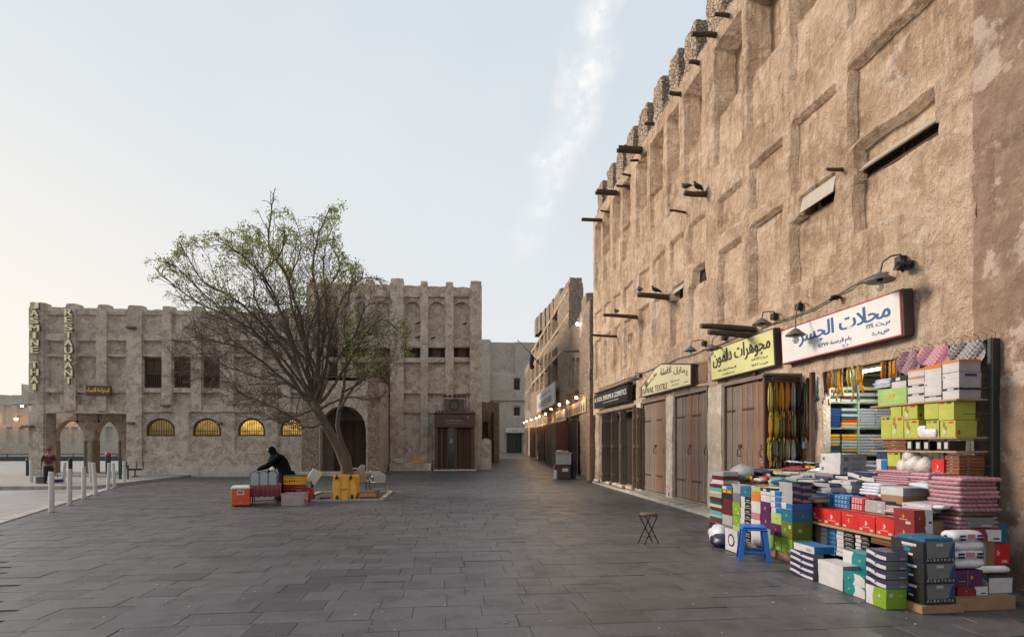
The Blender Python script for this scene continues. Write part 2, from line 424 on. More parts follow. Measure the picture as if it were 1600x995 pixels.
WOODG = wood('weathered_grey_brown_wood', ((.085, .064, .052), (.22, .16, .125), (.31, .25, .215)))
WOODR = wood('reddish_brown_wood', ((.14, .058, .03), (.26, .13, .075), (.31, .21, .155)))
WOODD = wood('dark_beam_wood', ((.05, .032, .024), (.07, .045, .033), (.12, .085, .065)), grain='x')
WOODK = wood('dark_door_wood', ((.055, .03, .02), (.08, .042, .028), (.11, .06, .04)))
WOODL = wood('pale_shelf_wood', ((.30, .19, .10), (.36, .23, .13), (.42, .3, .18)), grain='x')
DARKG = mat('dark_green_paint', (.03, .07, .05), .6, dirt=(.08, .07, .05))
BLK = mat('black_metal', (.02, .02, .022), .5, metal=.3)
IRON = mat('dull_grey_metal', (.16, .155, .15), .5, metal=.6, dirt=(.12, .07, .04))
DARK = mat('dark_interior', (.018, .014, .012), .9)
GLASS = mat('smoky_glass', (.02, .022, .025), .12, var=.1, bump=0)
BULBG = mat('unlit_bulb_glass', (.55, .52, .45), .15, alpha=.55, bump=0)
BULB = emis('warm_bulb_light', (1, .62, .25), 26)
COLDB = emis('white_lamp_light', (1, .93, .85), 18)
AMBER = None
# ------------------------------------------------------------------ lettering
AR = {'ا':(0xFE8D,2),'ب':(0xFE8F,4),'ت':(0xFE95,4),'ة':(0xFE93,2),'ج':(0xFE9D,4),'ح':(0xFEA1,4),'خ':(0xFEA5,4),'د':(0xFEA9,2),'ر':(0xFEAD,2),'ز':(0xFEAF,2),'س':(0xFEB1,4),
      'ش':(0xFEB5,4),'ص':(0xFEB9,4),'ق':(0xFED5,4),'ف':(0xFED1,4),'ل':(0xFEDD,4),'م':(0xFEE1,4),'ن':(0xFEE5,4),'ه':(0xFEE9,4),'و':(0xFEED,2),'ي':(0xFEF1,4),'ع':(0xFEC9,4),'ء':(0xFE80,1),'ك':(0xFED9,4),'ط':(0xFEC1,4)}
def shape(s):
    out = []; i = 0; n = len(s)
    while i < n:
        c = s[i]
        if c not in AR: 
            j = i
            if c.isdigit():
                while j < n and s[j].isdigit(): j += 1
                out += list(reversed(s[i:j])); i = j; continue
            out.append({'(': ')', ')': '('}.get(c, c)); i += 1; continue
        p = i > 0 and s[i-1] in AR and AR[s[i-1]][1] == 4
        if c == 'ل' and i + 1 < n and s[i+1] == 'ا': out.append(chr(0xFEFC if p else 0xFEFB)); i += 2; continue
        nx = i + 1 < n and s[i+1] in AR and s[i+1] != 'ء'
        b, k = AR[c]
        out.append(chr(b + ((3 if p and nx else 2 if nx else 1 if p else 0) if k == 4 else (1 if p and k == 2 else 0)))); i += 1
    return ''.join(reversed(out))
def lettering(body, width, height, m_, parent=None, loc=(0, 0, 0), thick=.003, bold=0., arabic=False, name='lettering', rz=0, slope=0.):
    """Flat letters facing local -y, centred on loc, fitted to width x height."""
    cu = bpy.data.curves.new('text', 'FONT'); cu.body = shape(body) if arabic else body; cu.extrude = .01
    o = bpy.data.objects.new('text', cu); COL.objects.link(o)
    dg = bpy.context.evaluated_depsgraph_get(); dg.update()
    me = bpy.data.meshes.new_from_object(o.evaluated_get(dg)); bpy.data.objects.remove(o)
    co = np.empty(len(me.vertices) * 3); me.vertices.foreach_get('co', co); co = co.reshape(-1, 3)
    lo, hi = co.min(0), co.max(0); c = (lo + hi) / 2; sp = hi - lo
    x = (co[:, 0] - c[0]) / sp[0] * (width - bold); z = (co[:, 1] - c[1]) / sp[1] * height; y = -(co[:, 2] / .01 * .5 + .5) * thick
    z = z + x * slope
    base = np.stack([x, y, z], 1); faces = [list(p.vertices) for p in me.polygons]; mb = MB()
    offs = [(0, 0)] if not bold else [(-bold / 2, 0), (bold / 2, .0004), (0, .0008)]
    for dx, dy in offs:
        b2 = base.copy(); b2[:, 0] += dx; b2[:, 1] -= dy; mb.add(b2.tolist(), faces)
    bpy.data.meshes.remove(me)
    return mb.build(name, m_, parent, loc, rz)

def worn_writing(width, height, m_, parent, loc, seed=1, tall=False):
    """Lettering too far or too worn to read: one line of uneven strokes, at the size it has."""
    rn = random.Random(seed); mb = MB(); x = -width / 2; base = -height * .3; k = 0
    while x < width / 2 - height * .2:
        w_ = height * rn.uniform(.12, .22) if tall else height * rn.uniform(.3, .8); k += 1
        if tall: mb.box(x, x + w_, -.004, -.0005, -height / 2, height / 2 * rn.uniform(.7, 1)); x += height * rn.uniform(.35, .7); continue
        mb.box(x, x + w_, -.004 - .0001 * k, -.0005, base, base + height * .16)
        if rn.random() < .6: mb.box(x + w_ * .7, x + w_ * .7 + height * .12, -.0045, -.0006, base, base + height * rn.uniform(.4, .8))
        x += w_ * (1 if rn.random() < .75 else 1.5)
    return mb.build('lettering', m_, parent, loc)
# ================================================================== GROUND
def slab_material():
    m, t, p = newmat('dark_stone_paving'); co = t.coord()
    isl = t.new('ShaderNodeNewGeometry').outputs['Random Per Island']; ob = t.new('ShaderNodeObjectInfo').outputs['Random']
    r = t.math('FRACT', t.math('ADD', isl, ob)); wc = t.new('ShaderNodeNewGeometry').outputs['Position']
    big = t.noise(.35, wc, 5, .6); mid = t.noise(2.2, wc, 7, .7); fin = t.noise(30, wc, 6, .75)
    c = t.mix(r, (.068, .068, .076), (.094, .093, .103)); c = t.mix(t.mr(big, .35, .65, 0, .6), c, (.115, .113, .124))
    c = t.mix(t.mr(mid, .48, .68, 0, .8), c, (.036, .034, .037)); c = t.mix(t.mr(fin, .35, .7, .35, 0), c, (.02, .02, .02))
    sp = t.mr(t.vor(1.1, wc), .0, .022, 1, 0); c = t.mix(t.math('MULTIPLY', sp, .5), c, (.35, .34, .32))
    dr = t.mr(r, .0, .12, .5, 0.); c = t.mix(dr, c, (.038, .036, .038))
    t.set(p.inputs['Base Color'], c); t.set(p.inputs['Roughness'], t.mr(t.math('ADD', mid, t.math('MULTIPLY', r, .3)), .3, 1., .34, .62))
    p.inputs['Specular IOR Level'].default_value = .5
    h = t.math('ADD', t.math('MULTIPLY', mid, 1.2), t.math('MULTIPLY', fin, .25)); t.set(p.inputs['Normal'], t.bump(h, .42, .012)); return m
PAVE = slab_material()
MORTAR = mat('pale_joint_mortar', (.085, .083, .082), .9, .3, 3, .3, dirt=(.04, .04, .04))
ROADP = mat('pale_grey_worn_paving', (.25, .24, .235), .55, .2, 1.2, .3, dirt=(.13, .125, .125))
KERB = mat('pale_concrete_kerb', (.34, .31, .275), .8, .2, 4, .5, dirt=(.18, .16, .14), bd=.01)
xs = [-900, -120, -60, -30, -20, -14, -10, -9, -8, -7, -6, 0, 6, 14, 60, 900]; ys = [-60, 0, 10, 22, 26, 30, 36, 45, 60, 80, 120, 400, 2500]
mb = MB(); vs = [(x, y, gz(x, y) - .014) for x in xs for y in ys]; ny = len(ys)
mb.add(vs, [[i * ny + j, (i + 1) * ny + j, (i + 1) * ny + j + 1, i * ny + j + 1] for i in range(len(xs) - 1) for j in range(ny - 1)])
ground = struct(mb.build('ground', MORTAR))
pave = struct(thing('plaza_pavement', '', '', (0, 0, 0))); del pave['label']; del pave['category']
def edge_x(y): return -8.9 - (y - 12.4) * .34        # the pale strip that ends the dark paving on the far side
mb = MB()
ROWS = []; y = 1.9; k = 0
while y < 62:
    ROWS.append((y, k)); y += .335; k += 1
cand = []; rnd = random.Random(3); WID = [.36, .44, .52, .62]
far = MB()
for y, k in ROWS:
    x = edge_x(y) + .12 if y < 29 else -5.; xe = 5.95 if y < 22 else 10.5
    while x < xe:
        wi = rnd.choice(WID); tw = rnd.gauss(0, .0014)
        if y > 22 and (y > 31.5 and x < 1.9 + 0): x += wi; continue
        cand.append((x, y, wi, tw)); x += wi
def seen(x, y):
    d = x * SY + y * CY; r = x * CY - y * SY
    if d < .5: return False
    px, py = 800 + FPX * r / d, HZ + FPX * EYE / d
    return -20 < px < 1640 and py < 1010
near = sorted([c for c in cand if c[1] < 21 and seen(c[0] + c[2] / 2, c[1] + .2) and not (c[0] > 4.35 and c[1] < 9.3)], key=lambda c: c[0] ** 2 + c[1] ** 2)[:296]
nset = set((c[0], c[1]) for c in near)
smesh = {}
for wi in WID:
    m_ = MB(); m_.box(.002, wi - .002, .002, .333, -.04, 0, bev=.0025); smesh[wi] = m_.mesh('paving_slab', PAVE)
for x, y, wi, tw in near:
    inst('paving_slab', smesh[wi], pave, (x, y, tw), (rnd.gauss(0, .0025), rnd.gauss(0, .0025), rnd.gauss(0, .002)))
for x, y, wi, tw in cand:
    if (x, y) in nset: continue
    if not seen(x + wi / 2, y + .2) and y < 20: continue
    a, b, c_, d_ = x + .002, x + wi - .002, y + .002, y + .333
    z = [gz(a, c_) + tw, gz(b, c_) + tw, gz(b, d_) + tw, gz(a, d_) + tw]
    P = [(a, c_, z[0]), (b, c_, z[1]), (b, d_, z[2]), (a, d_, z[3])]; e = .004
    I_ = [(a + e, c_ + e, z[0]), (b - e, c_ + e, z[1]), (b - e, d_ - e, z[2]), (a + e, d_ - e, z[3])]
    far.add([(p[0], p[1], p[2] - .016) for p in P] + I_, [[4, 5, 6, 7], [0, 1, 5, 4], [1, 2, 6, 5], [2, 3, 7, 6], [3, 0, 4, 7]])
stuff(far.build('distant_paving_slabs', PAVE, pave))
# side street left of the strip, its kerb, and the raised pavement of the arcade building
mb = MB(); mb.add([(edge_x(0) - .0, 0, -.009), (edge_x(70), 70, -.009), (-160, 70, -.009), (-160, 0, -.009)], [[0, 1, 2, 3]])
struct(mb.build('side_street', ROADP))
mb = MB()
for i in range(22):
    y0 = 1.5 + i * 1.0; mb.box(-.16, .1, 0, .985, -.05, .006, bev=.004, M=Matrix.Translation((edge_x(y0), y0, 0)) @ Matrix.Rotation(math.atan(.34), 4, 'Z'))
struct(mb.build('paving_edge_strip', KERB))
mb = MB()
mb.box(-70, -12.3, 21.0, 33, -.05, .1, bev=.01)
struct(mb.build('raised_pavement', mat('arcade_pavement', (.25, .235, .22), .7, .2, 2, .3, dirt=(.17, .16, .15))))
mb = MB()
for i in range(40): mb.box(-12.18 - (i + 1) * 1.0 + .01, -12.18 - i * 1.0, 20.86, 20.995, -.05, .12, bev=.012)
mb.box(-12.295, -12.17, 20.995, 28, -.05, .12, bev=.012)
struct(mb.build('arcade_kerb', KERB))
mb = MB()                                  # pale sill strip along the foot of the right hand building
n_ = 26; P0, P1 = (5.36, 9.6), (5.80, 22.2)
for i in range(n_):
    a, b = i / n_, (i + 1) / n_ - .0008; x0 = P0[0] + (P1[0] - P0[0]) * a; x1 = P0[0] + (P1[0] - P0[0]) * b; y0 = P0[1] + (P1[1] - P0[1]) * a; y1 = P0[1] + (P1[1] - P0[1]) * b
    h = .075 + .008 * math.sin(i * 7.3)
    mb.add([(x0, y0, -.02), (x1, y1, -.02), (x0 + .02, y0, h), (x1 + .02, y1, h), (6.1, y0, h + .02), (6.1, y1, h + .02)], [[0, 1, 3, 2], [2, 3, 5, 4]])
mb.box(5.9, 6.12, 9.3, 22.2, .0, .15)
struct(mb.build('shopfront_sill_pavement', KERB))

# ================================================================== MAIN BUILDING ON THE RIGHT
XW = 5.92
main = thing('plastered_market_building', 'tall sand plastered market building with sunken panels, battlements and shops at its foot', 'building', (XW, 0, 0), R(-90))
def fy(Y0, Y1, z0, z1, d): return (-Y1, -Y0, z0, z1, d)
BAYS = [(6.05,7.68),(7.97,9.07),(9.32,10.38),(10.70,11.69),(12.27,13.2),(13.52,14.35),(14.76,15.63),(15.94,16.77),(17.45,18.3),(18.7,19.5),(19.9,20.7),(21.15,22.0)]
NICH = [(6.25,7.67),(7.97,9.07),(9.36,10.47),(10.71,11.85),(12.5,13.44),(13.78,14.53),(14.86,15.83),(16.12,17.07),(17.63,18.43),(18.72,19.55),(19.95,20.79),(21.15,22.0)]
UP = [(5.95,7.12),(5.84,7.08),(6.07,7.0),(6.1,6.9),(5.98,6.92),(6.04,6.92),(6.08,6.85)] + [(6.1,6.83)] * 5
LO = [(4.62,5.42),(4.27,5.40),(4.0,5.82),(4.17,5.75),(4.12,5.38),(4.15,5.36),(4.3,5.7),(4.2,5.72),(4.1,5.7),(4.1,5.72),(4.15,5.7),(4.1,5.7)]
feats = []
for i, (a, b) in enumerate(BAYS):
    dd = [.15, .13, .12, .10, .09, .09, .075, .075, .07, .07, .065, .065][i]
    feats.append(fy(a, b, *UP[i], dd)); feats.append(fy(a + (.1 if i == 0 else 0), b - (.12 if i == 0 else 0), *LO[i], dd + .02))
for a, b in NICH:
    feats.append(fy(a, b, 7.75 + random.uniform(-.06, .05), 8.84, .10)); feats.append(fy(a, b, 8.84 + random.uniform(-.04, .04), 10.33, .48))
feats += [fy(6.2, 7.55, 5.56, 5.88, .2), fy(6.2, 7.55, 5.40, 5.56, .32), fy(7.98, 8.82, 5.40, 5.70, .22), fy(12.3, 13.0, 5.38, 5.76, .25), fy(13.5, 14.2, 5.34, 5.66, .25)]
feats += [fy(5.64, 22.3, 10.37, 10.6, -.07)]
DOORS = [(9.86, 11.46), (12.17, 14.1), (14.62, 16.54)]
for a, b in DOORS: feats.append(fy(a, b, .12, 2.87, .24))
feats += [fy(12.2, 12.85, 2.95, 3.45, .12), fy(16.3, 16.75, 2.98, 3.3, .1), fy(17.1, 21.55, 2.95, 3.62, .18), fy(17.0, 21.5, .12, 2.72, .55), fy(17.7, 18.15, 4.85, 5.2, .2)]
hole = fy(5.41, 8.24, -.05, 2.68, 0)[:4]
mb = MB(); relief(mb, -12, -5.64, 0, 10.75, [f for f in feats if f[0] >= -12.2], step=.05, soft=.03, amp=.019, wob=.022, skirt=.6, holes=[hole[:1] + (-5.641,) + hole[2:]], jambs=(1, 0, 1), jd=.14, seed=1)
mb.build('wall', WALL, main)
mb = MB(); relief(mb, -22.3, -12, 0, 10.75, [f for f in feats if f[1] <= -11.4], step=.07, soft=.03, amp=.017, wob=.018, skirt=.6, seed=1)
mb.build('wall', WALL, main)
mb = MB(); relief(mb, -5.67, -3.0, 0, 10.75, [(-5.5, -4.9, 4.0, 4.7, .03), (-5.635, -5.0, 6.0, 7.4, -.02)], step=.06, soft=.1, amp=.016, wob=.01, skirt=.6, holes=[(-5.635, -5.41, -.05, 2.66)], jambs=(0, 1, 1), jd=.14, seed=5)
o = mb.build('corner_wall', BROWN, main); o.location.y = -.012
# massing behind the skin, leaving the shop room open
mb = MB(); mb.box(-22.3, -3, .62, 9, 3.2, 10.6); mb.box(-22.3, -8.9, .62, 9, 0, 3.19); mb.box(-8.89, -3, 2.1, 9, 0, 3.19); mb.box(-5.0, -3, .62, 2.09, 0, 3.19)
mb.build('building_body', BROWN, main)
for (a, b) in [(11.50, 12.13), (14.14, 14.58), (16.58, 16.95)]:      # whitewashed piers between the shop doors
    m2 = MB(); relief(m2, -b, -a, .12, 2.82, [], step=.08, soft=.02, amp=.012, wob=.004, skirt=.05, seed=a)
    o = m2.build('door_pier', WHITEP, main); o.location.y = -.022
# battlements of rough stone
mcs = [(7.6, .8), (9.2, .7), (10.6, .7), (12.15, .75)] + [(13.42, .72), (14.45, .66), (15.6, .72), (16.85, .85), (18.1, .75), (19.2, .8), (20.4, .8), (21.8, .75), (6.0, .8)]
for i, (c, wd) in enumerate(mcs):
    rubble(-c - wd / 2, -c + wd / 2, .12, .74, 10.6, 12.05 + random.uniform(-.08, .06), seed=i + 1, amp=.05, st=.085).build('battlement', STONE, main)
rubble(-22.3, -3, .14, .55, 10.58, 11.08, seed=44, amp=.08, st=.14).build('parapet', STONE, main)
# window flaps, frames
FLAP = mat('painted_window_flap', (.38, .335, .29), .5, .12, 5, .1, dirt=(.3, .25, .2))
m2 = MB(); m2.box(-.67, .67, -.015, .015, -.15, 0, bev=.004); f1 = m2.build('window_flap', FLAP, main, (-6.88, .17, 5.62)); f1.rotation_euler = (R(-42), 0, 0)
m2 = MB(); m2.box(-.41, .41, -.012, .012, -.27, 0, bev=.004); f1 = m2.build('window_flap', FLAP, main, (-8.40, .06, 5.69)); f1.rotation_euler = (R(-12), 0, 0)
m2 = MB(); m2.box(-.33, .33, -.012, .012, -.17, 0, bev=.004); f1 = m2.build('window_flap', FLAP, main, (-13.85, .06, 5.63)); f1.rotation_euler = (R(-30), 0, 0)
for (a, b, z0, z1) in [(6.22, 7.53, 5.41, 5.56), (12.3, 13.0, 5.38, 5.75), (13.5, 14.2, 5.34, 5.65), (7.99, 8.81, 5.4, 5.69)]:
    m2 = MB(); wf = .035
    m2.box(-b, -a, .2, .24, z0, z0 + wf); m2.box(-b, -a, .2, .24, z1 - wf, z1); m2.box(-b, -b + wf, .201, .239, z0 + wf, z1 - wf); m2.box(-a - wf, -a, .201, .239, z0 + wf, z1 - wf); m2.box(-(a + b) / 2 - .015, -(a + b) / 2 + .015, .202, .238, z0 + wf, z1 - wf)
    fr = m2.build('window_frame', WOODK, main); m3 = MB(); m3.box(-b + wf, -a - wf, .215, .225, z0 + wf, z1 - wf); m3.build('pane', GLASS, fr)
for (a, b, z0, z1, m_) in [(12.22, 12.83, 2.97, 3.43, WOODR), (16.32, 16.73, 3.0, 3.28, WOODK)]:
    m2 = MB(); m2.box(-b, -a, .04, .08, z0, z1, bev=.01); m2.box(-b + .06, -a - .06, .028, .041, z0 + .06, z1 - .06, bev=.004); m2.build('wooden_hatch', m_, main)
# projecting pole ends and water spouts
SP = [(1081,1118,57,.13,0),(1116,1140,26,.1,0),(1079,1092,100,.12,0),(1045,1063,147,.12,0),(965,1002,237,.22,1),(986,997,252,.09,0),(973,984,274,.09,0),(963,974,291,.09,0),(931,964,303,.2,1),(909,940,345,.14,1),(938,950,331,.08,0),(1010,1020,195,.1,0),
      (1069,1102,304,.15,0),(1046,1072,332,.07,0),(996,1044,464,.17,0),(943,996,495,.13,0),(923,960,525,.1,0),(1095,1180,514,.13,2),(1300,1316,266,.06,0),(1114,1139,545,.05,0)]
BEAM = {}
for tx, wx, y, th, kind in SP:
    Y, z = onX(wx, y, XW); X = Y * math.tan(math.atan((tx - 800) / FPX) + YAW); Ln = max(.25, XW - X) + .12
    for q in range(2 if kind == 2 else 1):
        m2 = MB(); n = 7; pts = []; rr = []
        for i in range(n):
            t_ = i / (n - 1); pts.append((.06 * q * t_ + .01 * math.sin(t_ * 5 + tx), .12 - Ln * t_ * (1 - .1 * q), .015 * math.sin(t_ * 3.3 + y) + .02 * t_)); rr.append(th / 2 * (1 - .22 * t_) * random.uniform(.94, 1.06))
        if kind == 1:
            m2.box(-th / 2, th / 2, -Ln + .12, .12, -.03, 0, bev=.008); m2.box(-th / 2, -th / 2 + .03, -Ln + .12, .12, .001, th * .45, bev=.005); m2.box(th / 2 - .03, th / 2, -Ln + .12, .12, .001, th * .45, bev=.005)
        else: m2.tube(pts, rr, 9)
        o = m2.build('water_spout' if kind == 1 else 'roof_pole', WOODD, main, (-Y, 0, z - .13 * q)); BEAM[(tx, q)] = (Y, z, Ln, th)
# white plastic strings hanging from the pole with pigeons
Y, z, Ln, th = BEAM[(996, 0)]
m2 = MB()
for k, dx in ((0, .28), (1, .38)): m2.tube([(-Y + .02 * k, -dx, z - .05), (-Y + .02, -dx - .02, z - .5), (-Y + .01, -dx, z - 1.0 + .1 * k)], .008, 5)
tag(m2.build('hanging_string', mat('white_plastic', (.7, .7, .68), .4), None, (XW, 0, 0), R(-90)), 'two pale strings dangling from the wall pole with two pigeons', 'string')

# ---- shop doors made of planks
HNG = mat('rusty_iron', (.07, .045, .035), .7, .3, 20, .4, metal=.4)
def door_leaf(parent, u0, u1, z0, z1, mats, w=-.0, seed=0, hinge=True, rz=0, pivot=None, npl=None):
    rn = random.Random(seed); W = u1 - u0; n = npl or max(3, round(W / .19)); px_ = pivot if pivot is not None else u0
    fr = MB()                                   # ledges behind the planks, visible at the edges
    for zz in (z0 + .25, (z0 + z1) / 2, z1 - .35): fr.box(u0 - px_ + .02, u1 - px_ - .02, .03, .065, zz, zz + .11, bev=.004)
    leaf = fr.build('door_leaf', mats[0], parent, (px_, w, 0), rz)
    x = u0 - px_
    for i in range(n):
        wi = W / n * (1 + rn.uniform(-.12, .12)) if i < n - 1 else (u1 - px_) - x
        m2 = MB(); m2.box(.003, wi - .004, 0, .028, 0, z1 - z0 - rn.uniform(0, .03), bev=.005)
        o = m2.build('plank', mats[rn.choice([0, 0, 1]) if len(mats) > 1 else 0], leaf, (x, rn.uniform(-.004, .004), z0 + rn.uniform(0, .015))); x += wi
    if hinge:
        for zz in (z0 + .45, z1 - .55):
            m2 = MB(); m2.box(.01, W * .55, -.012, -.004, zz, zz + .045, bev=.002); m2.build('strap_hinge', HNG, leaf)
        m2 = MB(); m2.tube([(W - .07, -.01, (z0 + z1) / 2 - .18), (W - .07, -.06, (z0 + z1) / 2 - .16), (W - .07, -.06, (z0 + z1) / 2 - .04), (W - .07, -.01, (z0 + z1) / 2 - .02)], .012, 6)
        m2.box(W - .13, W - .01, -.022, -.006, (z0 + z1) / 2 + .0, (z0 + z1) / 2 + .07, bev=.004); m2.build('hasp', HNG, leaf)
    return leaf
for k, (a, b) in enumerate(DOORS):
    m2 = MB(); z0, z1 = .15, 2.84; t_ = .07
    m2.box(-b + .01, -a - .01, -.02, .12, z1 - t_, z1 + .02, bev=.01); m2.box(-b + .01, -b + t_, -.01, .12, z0, z1 - t_ - .003, bev=.008); m2.box(-a - t_, -a - .01, -.01, .12, z0, z1 - t_ - .003, bev=.008); m2.box(-b, -a, -.03, .14, .1, z0 - .003, bev=.01)
    m2.build('door_frame', WOODG, main)
    mid = -(a + b) / 2 + [-.1, .0, .12][k]; ms = [[WOODR, WOODG], [WOODG, WOODR], [WOODR, WOODG]][k]
    door_leaf(main, -b + t_ + .005, mid - .004, z0 + .01, z1 - t_ - .01, [WOODG, WOODR], w=.05, seed=k)
    door_leaf(main, mid + .004, -a - t_ - .005, z0 + .01, z1 - t_ - .01, ms, w=.05, seed=k + 9)
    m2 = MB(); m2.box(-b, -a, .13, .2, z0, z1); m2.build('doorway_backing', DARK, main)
m2 = MB(); m2.box(-11.35, -11.25, -.05, -.0, 2.86, 2.99, bev=.01); m2.box(-10.2, -10.08, -.06, -.0, 2.86, 3.0, bev=.01); m2.build('timber_block', WOODD, main)
m2 = MB(); m2.box(-14.42, -14.34, -.03, -.002, .15, .62, bev=.006); m2.build('downpipe_stub', BLK, main)
# the perfume shop: open leaves standing out from the wall
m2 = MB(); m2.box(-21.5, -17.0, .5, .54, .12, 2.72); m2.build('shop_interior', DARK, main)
GGR = mat('worn_grey_green_door', (.10, .105, .085), .75, .2, 8, .3, dirt=(.10, .075, .055))
OP = [(936, 951, WOODG), (952, 961, WOODR), (965, 974, WOODG), (985, 994, WOODG), (996, 1001, WOODR)]
for q, (xa, xb, m_) in enumerate(OP):
    Y, _ = onX(xb + 2, HZ, XW); Xt = Y * math.tan(math.atan((xa - 800) / FPX) + YAW); Lw = min(.62, max(.25, XW - Xt))
    door_leaf(main, 0, Lw, .17, 2.68, [m_, WOODG] if m_ is not DARKG else [DARKG], w=0, seed=q + 30, hinge=False, rz=R(-90 + random.uniform(-9, 9)), pivot=None, npl=3).location = (-Y, .06, 0)
    lf = main.children[-1]
for q, Y in enumerate((17.2, 18.9, 20.2, 21.3)):
    m2 = MB(); m2.box(-Y - .05, -Y + .05, .05, .2, .15, 2.72, bev=.008); m2.build('door_post', [WOODR, GGR, WOODR, WOODG][q], main)
m2 = MB(); m2.box(-18.8, -18.3, .4, .45, .2, 2.4, bev=.01); m2.build('inner_door', mat('dark_red_door', (.12, .02, .018), .5), main)
m2 = MB(); m2.box(-21.5, -17.0, -.1, .04, 2.72, 2.8, bev=.01); m2.build('door_lintel', WOODG, main)
for q in range(6):
    Y = 17.4 + q * .75; m2 = MB(); m2.box(-Y - .3, -Y + .25, -.16 - .05 * (q % 2), -.0, .1, .2, bev=.02); m2.build('stone_step', WHITEP, main)
# timber post on the far corner
m2 = MB(); m2.box(-22.55, -22.05, -.22, .02, .05, 2.75, bev=.02); m2.build('corner_timber', WOODR, main)

# ================================================================== SIGNS ON THE MAIN BUILDING
def wallthing(name, label, cat, Y, z, out=0., group=None): return thing(name, label, cat, (XW - out, Y, z), R(-90), group)
WS = mat('white_sign_enamel', (.66, .66, .68), .35, .05, 3, .03, dirt=(.52, .50, .48)); YS = mat('yellow_green_sign_paint', (.62, .62, .30), .4, .08, 3, .05, dirt=(.5, .5, .26))
CRS = mat('cream_sign_paint', (.66, .60, .40), .4, .08, 2, .05, dirt=(.62, .60, .33)); REDL = mat('sign_red_line', (.35, .03, .04), .5)
BLUEL = mat('blue_sign_ink', (.015, .09, .26), .5); DKL = mat('dark_brown_sign_ink', (.035, .02, .015), .6); SGF = mat('dark_sign_frame_and_shadow', (.05, .03, .025), .5)
s = wallthing('shop_sign', 'long white sign with blue Arabic lettering and thin red border above the stall', 'sign', 7.77, 3.2, .16)
s.rotation_euler = (R(3), 0, R(-90))
m2 = MB(); m2.box(-1.30, 1.30, 0, .15, -.30, .30, bev=.006); m2.build('sign_box', SGF, s)
m2 = MB(); m2.box(-1.292, 1.27, -.006, -.0005, -.292, .292); bd = m2.build('border', REDL, s)
m2 = MB(); m2.box(-1.275, 1.253, -.010, -.0065, -.275, .275); m2.build('face', WS, s)
lettering('محلات الجسره', 2.05, .30, BLUEL, s, (.08, -.0105, .075), bold=.022, arabic=True)
lettering('س.ت: ٢٢٤', .42, .075, BLUEL, s, (.88, -.0105, -.07), bold=.006, arabic=True)
lettering('ص.ب:', .30, .065, BLUEL, s, (.92, -.0105, -.185), bold=.006, arabic=True)
lettering('رقم الرخصة: ١٤٣٧٧', .72, .085, BLUEL, s, (.02, -.0105, -.155), bold=.006, arabic=True)
lettering('ت:', .12, .045, BLUEL, s, (.25, -.0105, -.235), bold=.005, arabic=True)
s = wallthing('shop_sign', 'rectangular yellow green sign with large brown Arabic lettering, right of the gabled sign', 'sign', 10.53, 3.26, .14)
s.rotation_euler = (R(3), 0, R(-90))
m2 = MB(); m2.box(-1.21, 1.21, 0, .13, -.34, .34, bev=.006); m2.build('sign_box', SGF, s)
m2 = MB(); m2.box(-1.185, 1.185, -.006, -.0005, -.315, .315); m2.build('face', YS, s)
lettering('مجوهرات دلمون', 2.2, .36, DKL, s, (0, -.0065, .10), bold=.028, arabic=True)
lettering('س.ت: ٢٠٢٧/٧٠', .55, .06, DKL, s, (.72, -.0065, -.13), bold=.005, arabic=True); lettering('ص.ب: ٩٥٧٠٢', .55, .06, DKL, s, (.72, -.0065, -.235), bold=.005, arabic=True)
lettering('الرخصة التجارية: ١٨٨٦', .75, .06, DKL, s, (-.5, -.0065, -.16), bold=.005, arabic=True); worn_writing(.5, .05, DKL, s, (-.45, -.0065, -.25), 8)
s = wallthing('shop_sign', 'gabled cream sign reading TEXTILE above the closed plank doors', 'sign', 14.5, 2.95, .12)
m2 = MB(); P = [(-1.72, 0), (1.72, 0), (1.72, .52), (-.15, .80), (-.62, .74), (-1.72, .33)]; m2.prism(P, 0, .1); m2.build('sign_box', SGF, s)
m2 = MB(); Q = [(-1.68, .03), (1.68, .03), (1.68, .49), (-.15, .765), (-.61, .705), (-1.68, .305)]; m2.prism(Q, -.006, -.0005); m2.build('face', CRS, s)
lettering('RAWAIL TEXTILE', 1.9, .17, DKL, s, (-.68, -.0065, .15), bold=.012)
lettering('رمايل', .85, .2, DKL, s, (1.1, -.0065, .43), bold=.014, arabic=True, slope=-.13); lettering('للأقمشة'.replace('أ', 'ا'), .75, .2, DKL, s, (.15, -.0065, .56), bold=.014, arabic=True)
lettering('رمايل تكستايل', .95, .15, DKL, s, (-.95, -.0065, .42), bold=.01, arabic=True, slope=.35)
worn_writing(.5, .06, DKL, s, (.75, -.0065, .22), 4); worn_writing(.5, .05, DKL, s, (.75, -.0065, .12), 5); worn_writing(.12, .06, DKL, s, (1.5, -.0065, .27), 6); worn_writing(.22, .05, DKL, s, (1.45, -.0065, .12), 7)
s = wallthing('shop_sign', 'black sign with white lettering for perfume and cosmetics over the far open shop', 'sign', 19.4, 2.95, .2)
m2 = MB(); m2.box(-2.05, 2.05, 0, .18, 0, .52, bev=.01); m2.build('sign_box', mat('black_sign', (.012, .011, .012), .35, .2, 4, .05), s)
lettering('AL FAZAL PERFUMS & COSMETICS', 3.9, .17, mat('white_sign_ink', (.62, .62, .62), .5), s, (0, -.001, .31), bold=.012)
worn_writing(1.9, .06, MATS['white_sign_ink'], s, (.2, -.001, .14), 3)
m2 = MB(); m2.box(-2.05, 2.05, .0, .3, .56, .62, bev=.01); m2.build('canopy_board', WOODK, s)
